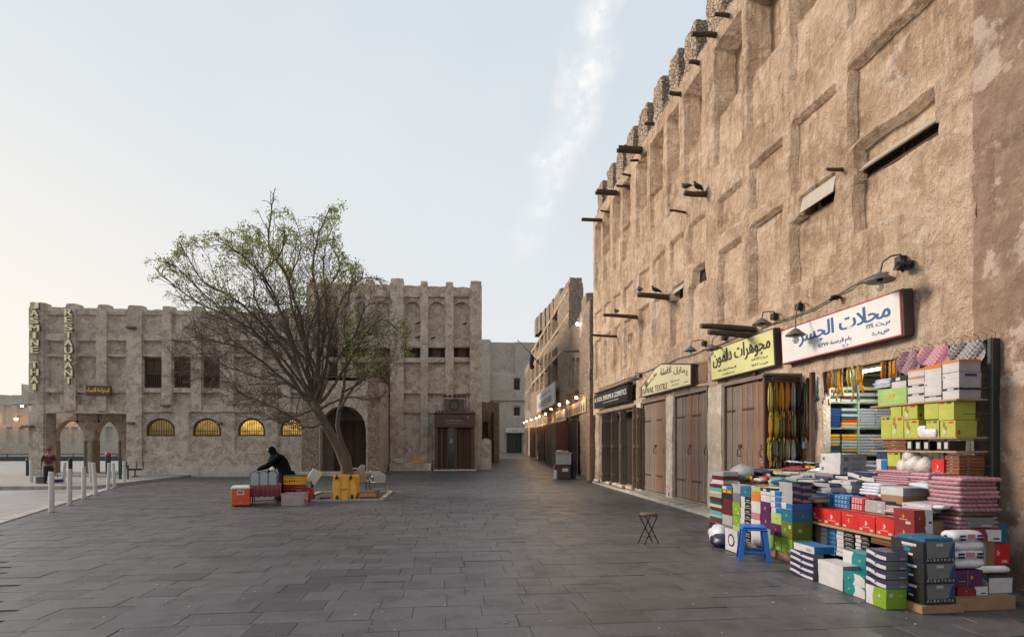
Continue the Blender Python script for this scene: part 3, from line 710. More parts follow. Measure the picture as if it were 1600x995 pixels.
# cables along the wall
m2 = MB(); pts = []
for i in range(61):
    t_ = i / 60; Y = 6.9 + t_ * 14.5; pts.append((-Y, -.03 + .012 * noise.noise((Y * 1.7, 0, 0)), 3.72 + .05 * noise.noise((Y * .9, 3, 0)) + (.16 * max(0, 1 - abs(Y - 7.2) / 1.2))))
m2.tube(pts, .012, 6); tag(m2.build('electric_conduit', IRON, None, (XW, 0, 0), R(-90)), 'thin grey conduit running along the wall above the shop signs', 'conduit')
def wall_lamp(sx, sy, mountx, mounty, rad, label, drop=0.0, knots=True):
    Ym, zm = onX(mountx, mounty, XW)
    Xs = XW - .42
    Ys, zs = onX(sx, sy, Xs)
    L_ = thing('wall_lamp', label, 'lamp', (Xs, Ys, zs), R(-90), 'tin shaded lamps along the shop wall')
    m2 = MB(); m2.lathe([(.02, .09), (.05, .075), (rad * .55, .045), (rad, -.01), (rad * 1.02, -.02), (rad * .97, -.022), (rad * .5, .03), (.03, .05)], 20); m2.build('lamp_shade', IRON, L_)
    m2 = MB(); m2.lathe([(.03, .045), (.035, -.0), (.028, -.02)], 10); m2.build('bulb_holder', BLK, L_)
    m2 = MB(); m2.lathe([(.0001, -.15), (.025, -.143), (.044, -.11), (.046, -.085), (.03, -.04), (.022, -.02)], 12); m2.build('bulb', BULBG, L_)
    dx, dz = -(Ym - Ys), zm - zs
    m2 = MB(); m2.tube([(0, 0, .08), (dx * .15, .05, .15 + max(dz, 0) * .3), (dx * .5, .2, max(dz, .1) * .8 + .1), (dx * .85, .36, dz + .08), (dx, .42, dz)], .012, 7); m2.build('lamp_arm', IRON, L_)
    m2 = MB(); m2.box(dx - .06, dx + .06, .33, .42, dz - .05, dz + .06, bev=.01); m2.build('junction_box', BLK, L_)
    return L_
wall_lamp(1375, 437, 1412, 408, .17, 'large tin shaded lamp with clear bulb above the right end of the white sign')
wall_lamp(1243, 522, 1252, 480, .15, 'tin shaded lamp hanging over the left end of the white sign')
wall_lamp(1190, 505, 1213, 495, .16, 'tin shaded lamp over the yellow green sign beside the two grey poles')
wall_lamp(1112, 545, 1135, 528, .14, 'tin shaded lamp just left of the yellow green sign')
wall_lamp(1079, 547, 1103, 537, .14, 'tin shaded lamp over the right end of the gabled sign')
wall_lamp(992, 592, 1003, 588, .17, 'tin shaded lamp between the black sign and the gabled sign')
def tangle(px_, py_, r, label):
    Y, z = onX(px_, py_, XW - .1); T = thing('cable_tangle', label, 'cables', (XW - .1, Y, z), R(-90))
    m2 = MB(); m2.box(-r * .7, r * .6, 0, .1, -r * .3, r * .25, bev=.02); m2.build('junction_box', BLK, T)
    m2 = MB(); rn = random.Random(px_)
    for k in range(7):
        a = rn.uniform(0, 6.28); pts = [(r * rn.uniform(-.8, .8), rn.uniform(-.09, .04), r * rn.uniform(-.9, .4)) for _ in range(5)]; pts.append(pts[0])
        m2.tube(pts, .009, 5)
    stuff(m2.build('loose_cable', BLK, T))
tangle(1412, 412, .13, 'knot of black cables and brackets beside the largest wall lamp')
tangle(1305, 464, .06, 'small clump of brown cable fixings over the white sign')
# dark round hole in the corner plaster
m2 = MB(); m2.lathe([(.07, .0), (.06, -.012), (.045, -.004), (.0001, -.002)], 9, M=Matrix.Rotation(R(90), 4, 'X')); Y, z = onX(1540, 396, XW); m2.build('vent_hole', DARK, main, (-Y, -.006, z))
# ---- pigeons
def pigeon(loc, rz, label):
    B = thing('pigeon', label, 'bird', loc, rz, 'dark pigeons resting on the building')
    m2 = MB(); m2.tube([(-.17, 0, .05), (-.10, 0, .075), (-.04, 0, .095), (.03, 0, .11), (.075, 0, .13), (.095, 0, .165), (.10, 0, .19), (.125, 0, .195)], [.012, .03, .05, .058, .048, .03, .026, .012], 10)
    m2.build('body', mat('dark_pigeon_feathers', (.03, .032, .038), .7, .4, 20), B)
    m2 = MB(); m2.tube([(.12, 0, .195), (.148, 0, .188)], [.008, .002], 5); m2.build('beak', BLK, B)
    for s_ in (-1, 1):
        m2 = MB(); m2.tube([(0, s_ * .02, .06), (.005, s_ * .02, 0)], .005, 4); m2.build('leg', mat('pigeon_leg', (.3, .08, .07), .7), B)
        m2 = MB(); m2.tube([(.05, s_ * .048, .12), (-.03, s_ * .056, .1), (-.15, s_ * .02, .06)], [.018, .026, .006], 6); m2.build('wing', MATS['dark_pigeon_feathers'], B)
    return B
def on_beam(key, f, rz, label):
    Y, z, Ln, th = BEAM[key]; pigeon((XW - (Ln - .12) * f, Y, z + th * .42 + .01), rz, label)
on_beam((1069, 0), .9, R(120), 'pigeon at the outer tip of the upper wall pole'); on_beam((1069, 0), .35, R(200), 'pigeon close to the wall on the upper wall pole')
on_beam((996, 0), .92, R(90), 'pigeon at the outer tip of the pole with dangling strings'); on_beam((996, 0), .4, R(185), 'pigeon crouched above the two dangling strings')
on_beam((943, 0), .62, R(100), 'lone pigeon on the thin pole above the perfume shop')
# ================================================================== ARCADED RESTAURANT BUILDING ON THE LEFT
LF = Frame(0, 28.5, 0)
lb = thing('arcade_building', 'two storey coral plaster building with arcade, lit arched windows and vertical letter sign', 'building', (0, 28.5, 0))
CEDGE = [(71, 72)]
cols = [(73, 102), (120, 152), (168, 199), (223.5, 253), (270, 298.5), (316, 344), (366, 395), (411, 440), (455, 478)]
fe = []
for i, (a, b) in enumerate(cols):
    fe.append(LF.rect(a, b, 492, 521, .09)); fe.append(LF.rect(a, b, 532, 552, .2)); fe.append(LF.rect(a, b, 557, 606, .26 if i in (3, 4, 5) else .22)); fe.append(LF.rect(a, b, 613, 632, .2))
gcols = [(223, 273), (296, 345), (367, 414), (435, 476)]
for i, (a, b) in enumerate(gcols):
    fe.append(LF.rect(a, b, 644, 708, .12)); 
    a2, b2 = (a + 3.5, b - 1.5) if i < 3 else (437, 476); fe.append(LF.rect(a2, b2, 651, 681, .34))
arc = LF.rect(71.7, 200, 645, 746, 0); uL, uR = LF.u(46), LF.u(481)
arc = (arc[0], arc[1], -.05, arc[3])
mb = MB(); relief(mb, uL, uR, -.02, 8.02, [f for f in fe if True], step=.13, soft=.03, amp=.011, wob=.012, skirt=.7, holes=[arc], seed=21, top=.05)
mb.build('wall', COR, lb)
for i, (a, b) in enumerate(gcols):
    mb = MB()
    a2, b2 = (a + 3.5, b - 1.5) if i < 3 else (437, 476)
    u0, u1 = LF.u(a2) - .02, LF.u(b2) + .02; mb.arch(u0, u1, LF.z((a + b) / 2, 672), LF.z((a + b) / 2, 653), LF.z((a + b) / 2, 651) + .03, .121, .33, n=20)
    mb.build('window_arch', COR, lb)
# merlon caps (raised bits of the roofline) and plinth
for a, b in [(46, 71), (102, 122), (152, 170), (199, 223), (253, 271), (299, 317), (344, 367), (396, 412), (440, 456)]:
    rubble(LF.u(a), LF.u(b), -.03, .5, 7.9, 8.2 + random.uniform(0, .08), seed=a, amp=.03, st=.16).build('parapet_cap', COR, lb)
for a, b in [(46, 71), (101, 121), (151, 169), (198, 224), (253, 270.5), (298, 316.5), (343.5, 367), (395, 411.5), (440, 455.5)]:   # flat buttresses standing proud
    m2 = MB(); zz = 3.15 if a != 198 and a != 46 else .02; relief(m2, LF.u(a) + .03, LF.u(b) - .03, zz, 7.95, [], step=.16, amp=.012, wob=.004, skirt=.09, seed=a); o = m2.build('buttress', COR, lb); o.location.y = -.09
m2 = MB(); relief(m2, LF.u(201), uR, -.02, .5, [], step=.2, amp=.01, skirt=.1, seed=2); o = m2.build('plinth', WHITEP, lb); o.location.y = -.09
m2 = MB(); m2.box(uL, uR, .7, 9, 3.15, 7.9); m2.box(arc[1] + .02, uR, .7, 9, 0, 3.14); m2.build('building_body', COR, lb)
# arcade interior: side and rear arches, soffit
m2 = MB(); yb = 3.1; ow = LF.u(72); oe = LF.u(200)
fr = Frame(0, 28.5 + yb, 0)
U = [fr.u(x) for x in (72, 83, 132, 146, 186, 197.5, 216)]
zs, za, zt = fr.z(110, 688), fr.z(110, 655), 3.14
us = [fr.u(53)] + U[1:]
pier0 = uL
def pier(m, a, b): m.box(a, b, yb, yb + .5, 0, zt)
pier(m2, us[0], us[1]); m2.arch(us[1], us[2], zs, za, zt, yb, yb + .5, True, 24); pier(m2, us[2], us[3]); m2.arch(us[3], us[4], zs, za - .02, zt, yb + .001, yb + .501, True, 24); pier(m2, us[4], us[5]); m2.arch(us[5], us[5] + 1.5, zs, za, zt, yb, yb + .5, True, 20)
m2.build('rear_arcade_wall', COR, lb)
for k in (1, 2, 3, 4):
    c = us[k]; zc = zs - .0; m3 = MB()
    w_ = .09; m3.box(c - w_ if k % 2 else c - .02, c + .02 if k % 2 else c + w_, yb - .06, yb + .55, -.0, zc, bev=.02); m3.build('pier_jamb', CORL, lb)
m2 = MB(); m2.box(oe, oe + .05, .6, yb - .001, 0, 3.14); m2.box(uL + .76, oe - .01, .6, yb + .6, 3.141, 3.3); m2.build('arcade_vault', COR, lb)
m2 = MB(); m2.box(uL, uL + .8, -.085, -.01, 0, 3.15); 
# amber arched windows with bars
def amber(nm, k_):
    m, t, p = newmat(nm); co = t.coord(what='Object'); z = t.new('ShaderNodeSeparateXYZ', {0: co}).outputs
    n = t.noise(2.4, co, 3); g = t.mr(z[2], .0, .75, .25, 1.1); x = t.math('MULTIPLY', g, t.mr(n, .35, .65, .45, 1.25))
    c = t.mix(n, (1., .50, .06), (1., .66, .16)); t.set(p.inputs['Emission Color'], c); t.set(p.inputs['Emission Strength'], t.math('MULTIPLY', x, k_)); p.inputs['Base Color'].default_value = (.3, .2, .05, 1); p.inputs['Roughness'].default_value = .2; return m
AMB = [amber('lit_amber_glass_%s' % n_, k_) for n_, k_ in (('dim', .07), ('soft', .17), ('bright', .55), ('end', .5))]
for i, (a, b) in enumerate(gcols):
    a2, b2 = (a + 3.5, b - 1.5) if i < 3 else (437, 476); u0, u1 = LF.u(a2), LF.u(b2); z0, zs_, za_ = LF.z((a + b) / 2, 681), LF.z((a + b) / 2, 672), LF.z((a + b) / 2, 653)
    uc, hw = (u0 + u1) / 2, (u1 - u0) / 2; n = 20
    arcpts = lambda r: [(hw * r * math.cos(math.pi * k / n), (zs_ - z0) + (za_ - zs_) * r * math.sin(math.pi * k / n)) for k in range(n + 1)]
    m2 = MB(); outer, inner = arcpts(1.), arcpts(.86); o_ = outer + [(-hw, 0)]; i_ = inner + [(-hw * .86, .07)]
    O = [(hw, 0)] + outer + [(-hw, 0)]; I = [(hw * .86, .07)] + inner + [(-hw * .86, .07)]
    vs = [(p[0], -.0, p[1]) for p in O] + [(p[0], 0, p[1]) for p in I] + [(p[0], .07, p[1]) for p in I]; k = len(O)
    m2.add(vs, [[q, q + 1, k + q + 1, k + q] for q in range(k - 1)] + [[k + q, k + q + 1, 2 * k + q + 1, 2 * k + q] for q in range(k - 1)]); m2.box(-hw, hw, -.012, .07, -.01, .069)
    wdw = m2.build('arched_window', WOODK, lb, (uc, .17, z0))
    m2 = MB(); m2.add([(p[0], .065, p[1]) for p in I], [list(range(len(I)))]); m2.build('pane', AMB[i], wdw)
    m2 = MB(); nb = 9
    for q in range(nb):
        x = hw * .86 * (-1 + 2 * (q + 1) / (nb + 1)); zz = (zs_ - z0) + (za_ - zs_) * .86 * math.sqrt(1 - (x / hw / .86) ** 2); m2.tube([(x, .02, .05), (x, .02, zz)], .013, 5)
    m2.box(-hw * .86, hw * .86, .012, .028, .25, .275); m2.build('window_bars', BLK, wdw)
for a, b in cols[3:6]:          # shuttered windows
    r = LF.rect(a, b, 559, 605, 0); w_ = r[1] - r[0]; h = r[3] - r[2]
    m2 = MB(); f = .07; m2.box(0, w_, 0, .06, 0, f); m2.box(0, w_, 0, .06, h - f, h); m2.box(0, f, .002, .058, f, h - f); m2.box(w_ - f, w_, .002, .058, f, h - f); m2.box(f, w_ - f, .004, .05, h * .48, h * .53)
    wd = m2.build('shuttered_window', WOODK, lb, (r[0], .14, r[2]))
    for s_ in (0, 1):
        m2 = MB(); x0 = f + s_ * (w_ - 2 * f) / 2; x1 = x0 + (w_ - 2 * f) / 2 - .02; m2.box(x0 + .01, x1, .015, .04, h * .54, h - f - .01, bev=.008)
        m2.box(x0 + .08, x1 - .07, .008, .016, h * .6, h - f - .1, bev=.004); m2.build('shutter_panel', WOODK, wd)
    m2 = MB(); m2.box(f, w_ - f, .045, .055, f, h * .48); m2.build('pane', GLASS, wd)
    m2 = MB()
    for q in range(8): x = f + (w_ - 2 * f) * (q + .5) / 8; m2.box(x - .018, x + .018, -.01, .02, f, h * .46)
    m2.build('window_balusters', WOODK, wd)
# letters on the facade
GOLD = mat('gilded_letters', (.92, .80, .46), .4, .06, 6, .03); GOLDS = mat('letter_sides', (.22, .16, .08), .5)
def vertical_sign(word, px_, ytop, ybot, w_, label, gaps=()):
    T = thing('letter_sign', label, 'sign', (onY(px_, ybot, 28.25)[0], 28.27, LF.z(px_, ybot)))
    H_ = LF.z(px_, ytop) - LF.z(px_, ybot); n = len(word); st = H_ / n
    for i, ch in enumerate(word):
        if ch == ' ': continue
        ww = w_ * (.35 if ch == 'I' else 1.1 if ch == 'M' else .95)
        zc = H_ - st * (i + .5)
        lettering(ch, ww, st * .84, GOLD, T, (0, -.02, zc), thick=.05, bold=.025, name='letter')
        lettering(ch, ww * 1.15, st * .93, SGF, T, (.03, -.004, zc - .02), thick=.015, bold=.05, name='letter_painted_shadow')  # larger dark copy, shifted behind, painted in as the letter's dark edge and shadow
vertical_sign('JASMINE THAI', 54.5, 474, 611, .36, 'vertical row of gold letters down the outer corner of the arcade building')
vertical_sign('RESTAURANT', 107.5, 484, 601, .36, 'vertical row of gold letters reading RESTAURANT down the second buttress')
a0, z0 = LF.u(139), LF.z(158, 618); a1, z1 = LF.u(177), LF.z(158, 603)
T = thing('sign_board', 'small brown board with golden Arabic lettering over the arcade', 'sign', ((a0 + a1) / 2, 28.27, z0))
m2 = MB(); hw = (a1 - a0) / 2; m2.box(-hw, hw, 0, .12, 0, z1 - z0, bev=.015); m2.box(-hw + .04, hw - .04, -.006, .0, .04, z1 - z0 - .04); m2.build('board', mat('brown_sign_board', (.075, .038, .018), .5), T)
lettering('استراحة النساء', 1.0, .27, mat('gold_ink', (.62, .42, .10), .4), T, (0, -.008, (z1 - z0) / 2), bold=.02, arabic=True)
def flood(px_, py_, fr, label, s_=1., lit=False, col=None):
    T = thing('floodlight', label, 'light fitting', fr.world(fr.u(px_), -.22, fr.z(px_, py_)), fr.rz)
    m2 = MB(); m2.box(-.22 * s_, .22 * s_, -.16, .12, -.05, .05, bev=.025); m2.build('housing', col or IRON, T)
    m2 = MB(); m2.tube([(0, .04, .0), (0, .2, -.06), (0, .3, -.1)], .025, 6); m2.build('bracket', BLK, T)
    if lit: m2 = MB(); m2.lathe([(.0001, -.13), (.045, -.1), (.05, -.06), (.03, -.045)], 10); m2.build('bulb', COLDB, T)
    return T
flood(40, 632, LF, 'pale green floodlight with lit bulb on the left edge of the arcade building', 1.6, True, mat('pale_green_metal', (.25, .33, .28), .5))
flood(49, 666, LF, 'grey spotlight low on the corner of the arcade building', 1.); flood(209, 513, LF, 'round grey camera high on the arcade building facade', .9)
flood(208, 661, LF, 'dark lamp beside the arcade opening', .7); flood(262, 634, LF, 'white lamp above the first arched window', .9); flood(346, 661, LF, 'dark lamp between the second and third arched window', .6)
for x in (121, 154): 
    u_, z_ = onY(x, 658, 29.9); T = thing('ceiling_fan', 'small dark fan under the arcade ceiling, ' + ('over the first rear arch' if x == 121 else 'over the second rear arch'), 'fan', (u_, 29.9, z_))
    m2 = MB(); m2.tube([(0, 0, 0), (0, 0, 3.14 - z_)], .015, 6); m2.lathe([(.0001, -.06), (.06, -.04), (.06, .04), (.0001, .05)], 10); m2.build('hub', BLK, T)
    for k in range(4): m2 = MB(); m2.box(.05, .42, -.05, .05, -.006, .006, M=Matrix.Rotation(k * R(90) + .3, 4, 'Z')); m2.build('fan_blade', BLK, T)

# ================================================================== TALLER CORNER BUILDING
TF = Frame(0, 31.6, 0)
tb = thing('tall_corner_building', 'three storey coral plaster building with arched blind niches at the alley corner', 'building', (0, 31.6, 0))
tu0, tu1 = TF.u(479), TF.u(752.5)
tc_ = [(492, 506), (513, 528), (534, 548), (556, 572), (584, 610), (631, 657), (669, 695.5), (709, 734)]
fe = []; ar = []
for i, (a, b) in enumerate(tc_):
    fe.append(TF.rect(a, b, 464, 533, .14)); fe.append(TF.rect(a, b, 543, 558, .34)); fe.append(TF.rect(a, b, 566, 609, .2)); fe.append(TF.rect(a, b, 615, 630, .18))
    if i in (1, 3, 4): fe.append(TF.rect(a + 1, b - 1, 566, 608, .3))
    if i >= 4: fe.append(TF.rect(a + (0 if i != 4 else 14), b, 645, 707, .12))
    ar.append((a, b))
for a, b in ar: fe.append(TF.rect(a + 1.2, b - 1.2, 469, 532.5, .34))
mb = MB(); relief(mb, tu0, tu1, -.1, 10.45, fe, step=.14, soft=.03, amp=.011, wob=.01, skirt=.7, seed=51, top=.05); mb.build('wall', COR, tb)
for a, b in ar: mb = MB(); mb.arch(TF.u(a + 1.2) - .02, TF.u(b - 1.2) + .02, TF.z(a, 482), TF.z(a, 470), TF.z(a, 468.5) + .03, .141, .33, n=16); mb.build('niche_arch', COR, tb)
for k, (a, b) in enumerate([(484, 492), (506, 513), (528, 534), (548, 556), (571, 584), (610, 631), (657, 668.5), (696, 708.5), (734.5, 752.5)]):
    big = k in (5, 8); m2 = MB(); relief(m2, TF.u(a), TF.u(b), 0 if k > 4 else 4.9, 10.5, [], step=.15, amp=.014, wob=.004, skirt=.2, seed=a); o = m2.build('buttress', COR, tb); o.location.y = -.19 if big else -.1
    rubble(TF.u(a) - .0, TF.u(b) + .0, -.16 if big else -.1, .5, 10.45, 10.72 + (.08 if big else 0), seed=a, amp=.03, st=.16).build('parapet_cap', COR, tb)
m2 = MB(); m2.box(tu0, tu1, .7, 12, -.1, 10.4); m2.build('building_body', COR, tb)
for i, (a, b) in enumerate(tc_):
    r = TF.rect(a, b, 543, 558, 0); w_ = r[1] - r[0]; h = r[3] - r[2]
    m2 = MB(); m2.box(0, w_, 0, .05, 0, .04); m2.box(0, w_, 0, .05, h - .04, h)
    for q in (0, .27, .5, .73, 1): m2.box(q * (w_ - .05), q * (w_ - .05) + .05, .002, .048, .04, h - .04)
    if i > 4: m2.box(w_ * .30, w_ * .68, .003, .06, .04, h - .04) if i > 5 else None
    wd = m2.build('slit_window', WOODK, tb, (r[0], .2, r[2])); m2 = MB(); m2.box(.03, w_ - .03, .05, .06, .02, h - .02); m2.build('pane', DARK, wd)
    if i in (1, 3, 4):
        r = TF.rect(a + 1, b - 1, 566, 608, 0); w_ = r[1] - r[0]; h = r[3] - r[2]; m2 = MB(); f = .06
        m2.box(0, w_, 0, .05, 0, f); m2.box(0, w_, 0, .05, h - f, h); m2.box(0, f, .002, .048, f, h - f); m2.box(w_ - f, w_, .002, .048, f, h - f); m2.box(w_ / 2 - .03, w_ / 2 + .03, -.002, .046, f, h - f); m2.box(f, w_ - f, .0, .044, h * .45, h * .5)
        wd = m2.build('shuttered_window', WOODK, tb, (r[0], .16, r[2])); m2 = MB(); m2.box(f, w_ - f, .04, .06, f, h - f); m2.build('pane', WOODK, wd)
# porch with the big arch, in front
PF = Frame(0, 27.3, 0)
pb = thing('arched_porch', 'lower stone porch with a wide arch and double wooden door behind the tree', 'porch', (0, 27.3, 0))
p0, p1 = PF.u(471), PF.u(593); a0, a1 = PF.u(500), PF.u(572); zt = 4.75
mb = MB(); relief(mb, p0, a0, -.05, zt, [], step=.12, amp=.03, wob=.006, skirt=.6, seed=61); relief(mb, a1, p1, -.05, zt, [], step=.12, amp=.03, wob=.006, skirt=.6, seed=62)
mb.arch(a0, a1, PF.z(536, 672), PF.z(536, 634), zt, .0, .6, n=26); mb.build('wall', COR, pb)
m2 = MB(); m2.box(p0, p1, .0, 4.25, zt - .15, zt + .01); m2.box(p0, p0 + .5, .61, 4.2, 0, zt - .16); m2.box(p1 - .5, p1, .61, 4.2, 0, zt - .16); m2.build('porch_roof', COR, pb)
rubble(p0, PF.u(498), -.07, .3, 0, 4.4, seed=3, amp=.035, st=.13).build('stone_pier', STONE, pb); rubble(PF.u(574), p1, -.07, .3, 0, 4.6, seed=4, amp=.035, st=.13).build('stone_pier', STONE, pb)
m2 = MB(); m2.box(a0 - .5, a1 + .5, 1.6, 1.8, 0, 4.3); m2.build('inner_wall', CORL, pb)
ld = a0 + .35; rd = a1 + .2
for s_ in (0, 1):
    x0 = ld + s_ * (rd - ld) / 2; x1 = x0 + (rd - ld) / 2 - .02; m2 = MB(); m2.box(x0, x1, 1.48, 1.56, .1, 2.75, bev=.01); df = m2.build('door', WOODK, pb)
    for q in range(2):
        for k in range(3): m3 = MB(); hw = (x1 - x0) / 2; m3.box(x0 + .08 + q * hw, x0 + hw * (q + 1) - .05, 1.455, 1.479, .25 + k * .82, .95 + k * .82, bev=.01); m3.build('door_panel', WOODK, df)
m2 = MB(); m2.box(ld + 1.7, ld + 2.05, 1.43, 1.45, 1.6, 1.85); m2.build('notice', mat('blue_notice', (.03, .04, .12), .5), pb)
m2 = MB(); m2.box(p0 - .1, p1 + .1, -.3, .0, -.05, .28, bev=.02); m2.build('step', WHITEP, pb)
m2 = MB(); a_ = PF.u(501); m2.box(a_, a_ + .6, -.35, -.28, .28, .9); 
# annex wall between porch and corner building, with a narrow door
m2 = MB(); x0, x1 = TF.u(594), TF.u(612); m2.box(x0 + .1, x1 - .12, -.28, -.2, .2, 2.9, bev=.02); m2.build('narrow_door', WOODG, tb)
# the low plinth wall
T = thing('low_wall', 'low plastered bench wall at the foot of the corner building', 'wall', (TF.u(643), 30.6, gz(-3.5, 30.6)))
m2 = MB(); hw = (TF.u(675) - TF.u(612)) / 2; relief(m2, -hw, hw, 0, .40, [], step=.15, amp=.012, skirt=.9, seed=9); m2.build('wall', WHITEP, T)
T = thing('concrete_block', 'small white block on the low bench wall', 'block', (TF.u(628) - .1, 30.9, .55)); m2 = MB(); m2.box(-.25, .25, -.15, .15, 0, .24, bev=.03); m2.build('block', mat('chalky_block', (.5, .48, .44), .8), T)
YEL = mat('yellow_plastic', (.70, .34, .01), .4, .12, 5, .05, dirt=(.4, .24, .03))
T = thing('bread_crate', 'yellow plastic crate on the low bench wall', 'crate', (TF.u(656) - .05, 30.95, .55))
m2 = MB(); m2.box(-.3, .3, -.2, .2, 0, .05, bev=.01)
for y_ in (-.2, .18): m2.box(-.3, .3, y_, y_ + .02, .06, .1); m2.box(-.3, .3, y_, y_ + .02, .28, .33)
for x_ in (-.3, -.15, 0, .13, .28): m2.box(x_, x_ + .02, -.199, -.181, .1, .28); m2.box(x_, x_ + .02, .181, .199, .1, .28)
m2.build('crate_body', YEL, T)
# corner stub wall towards the alley
T = thing('stub_wall', 'low worn wall stub at the foot of the corner building, beside the alley', 'wall', (TF.u(755), 31.4, .1))
m2 = MB(); relief(m2, -.45, .45, 0, 1.75, [], step=.12, amp=.03, skirt=1.2, seed=19, top=.2); m2.build('wall', COR, T)
# dark wooden kiosk entrance
KF = Frame(0, 30.9, 0); ku0, ku1 = KF.u(680), KF.u(741); kz = gz(0, 30.9); kt = KF.z(710, 647) - kz; kb = KF.z(710, 668) - kz
K = thing('wooden_entrance', 'dark wooden shop entrance with a lettered header at the corner building', 'shop entrance', (ku0, 30.9, kz)); kw = ku1 - ku0
CARV = mat('carved_brown_wood', (.085, .038, .022), .45, .25, 6, .3, dirt=(.05, .02, .012))
m2 = MB(); m2.box(-.02, kw + .02, -.25, .6, kb, kt, bev=.02); m2.box(-.08, kw + .08, -.3, .6, kt + .003, kt + .09, bev=.02)
for q in range(14): x = kw * (q + .5) / 14; m2.prism([(x - .07, kt + .094), (x + .07, kt + .094), (x, kt + .24)], -.28, -.22)
m2.build('header', CARV, K)
for q, (xa, xb) in enumerate([(0, .16), (.30, .42), (.62, .72), (1.05, 1.2), (kw - .18, kw)]): m2 = MB(); m2.box(xa, xb, -.12, .1, .06, kb - .003, bev=.015); m2.build('post', CARV, K)
for q, (xa, xb) in enumerate([(.165, .298), (.425, .618), (1.205, kw - .62), (kw - .6, kw - .19)]):
    m2 = MB(); m2.box(xa + .003, xb - .003, -.02, .04, .07, kb - .01, bev=.01)
    for k in range(int((xb - xa) / .07)): m2.box(xa + .02 + k * .07, xa + .05 + k * .07, -.035, -.021, .15, kb - .1)
    m2.build('slatted_panel', WOODK, K)
m2 = MB(); m2.box(.725, 1.045, .06, .09, .06, kb - .01); d_ = m2.build('glass_door', GLASS, K); m2 = MB(); m2.box(.8, .95, .05, .058, 1.5, 1.72); m2.build('notice', mat('pale_notice', (.4, .3, .22), .6), d_)
m2 = MB(); m2.box(-.1, kw + .1, -.4, .3, -.1, .055, bev=.02); m2.build('step', WHITEP, K)
worn_writing(.95, .13, mat('grey_blue_ink', (.20, .24, .34), .5), K, (kw * .5, -.252, (kt + kb) / 2 - .12), 11); worn_writing(.95, .12, mat('pale_ink', (.42, .40, .36), .5), K, (kw * .48, -.252, (kt + kb) / 2 + .03), 12)
for a_, c_ in ((0, (.55, .5, .35)), (1.2, (.06, .12, .3))):
    m2 = MB(); m2.tube([(kw * .80 + .11 * math.cos(a_ + t / 6), -.256, (kt + kb) / 2 + .12 + .11 * math.sin(a_ + t / 6)) for t in range(10)], [.008 + .022 * math.sin(math.pi * t / 9) for t in range(10)], 6); m2.build('emblem', mat('emblem_%d' % int(a_), c_, .5), K)
T = thing('air_conditioner', 'dark boxy air conditioner behind a fretted rail above the wooden entrance', 'air conditioner', (KF.u(710), 30.95, kz + kt + .10))
m2 = MB(); m2.box(-.55, .55, 0, .5, 0, .75, bev=.02); m2.build('housing', mat('dusty_brown_metal', (.11, .085, .07), .6), T); m2 = MB(); m2.lathe([(.28, -.02), (.28, .0), (.24, .0), (.24, -.02)], 20, M=Matrix.Translation((0, 0, .4)) @ Matrix.Rotation(R(90), 4, 'X')); m2.build('fan_guard', BLK, T)
m2 = MB()
for x in (-.62, .6): m2.box(x, x + .03, -.1, -.07, 0, .95)
m2.box(-.62, .63, -.1, -.07, .82, .85)
for q in range(5): m2.lathe([(.02, 0), (.13, .03), (.02, .16)], 8, c=(-.5 + q * .25, -.085, .85))
m2.build('rail', CARV, T)
for px_, py_, l in [(653, 507, 'pigeon perched on a ledge stub in the middle blind niche'), (653, 529, 'pigeon at the foot of the sixth blind niche'), (677, 530, 'pigeon on the sill under the seventh blind niche'), (726, 508, 'pigeon against the back of the last blind niche')]:
    pigeon((TF.u(px_), 31.6 - .02, TF.z(px_, py_) - .03), R(10), l)
m2 = MB(); m2.tube([(0, -.3, 0), (0, .1, 0)], .03, 6); 

# ================================================================== THE ALLEY
ang = math.atan(.052); AF = Frame(6.32, 22.5, R(-90) - ang)
ab = thing('rubble_stone_shop_row', 'rough rubble stone row of shops with tall piers running down the alley', 'building', (6.32, 22.5, 0), R(-90) - ang)
def ar_(x0, x1, yt, yb, d): 
    u0, u1 = AF.u(x0), AF.u(x1); xm = (x0 + x1) / 2; return (min(u0, u1), max(u0, u1), AF.z(xm, yb), AF.z(xm, yt), d)
def uz(x, y): return AF.u(x), AF.z(x, y)
# sections: (x near, x far, top y at the near end, at the far end)
def section(x0, x1, ztop, fe, seed, step, setback=0., name='wall', m_=None):
    m2 = MB(); relief(m2, AF.u(x0), AF.u(x1), -.3, ztop, fe, step=step, soft=.05, amp=.035, wob=.02, skirt=.77, seed=seed, top=.12)
    o = m2.build(name, m_ or STONE, ab); o.location.y = setback; return o
def zz(x, y): return AF.z(x, y)
# AF: u grows towards the camera (x larger)
fe = []
for a, b in ((881, 884.5), (887, 890.5), (893.5, 897), (901, 905)): fe.append(ar_(a, b, 568 if a < 890 else 560, 604, .7))
fe += [(AF.u(876), AF.u(924), zz(900, 634), zz(900, 612), .12)]
section(876, 926, zz(895, 508), fe, 71, .12)
fe = []
PX = [889.5, 873, 861, 855.5, 849.5, 843, 836, 830]
for i in range(1, 7):
    a, b = PX[i + 1] + 1.3, PX[i] - .8
    if i == 1: a, b = 862.5, 871.5
    fe.append(ar_(a, b, 470 + (873 - b) * 1.15, 525 + (873 - b) * .7, .75)); fe.append(ar_(a, b, 545 + (873 - b) * .55, 600 + (873 - b) * .3, .75))
section(830, 889.5, 10.6, fe, 72, .16)
fe = []
for k in range(4): a = 820.8 + k * 2.2; fe.append(ar_(a, a + 1.3, 588 - k * 6, 612 - k * 3, .4)); fe.append(ar_(a, a + 1.3, 618 - k * 3, 642, .4))
section(820, 829.5, AF.z(826, 566), fe, 73, .22)
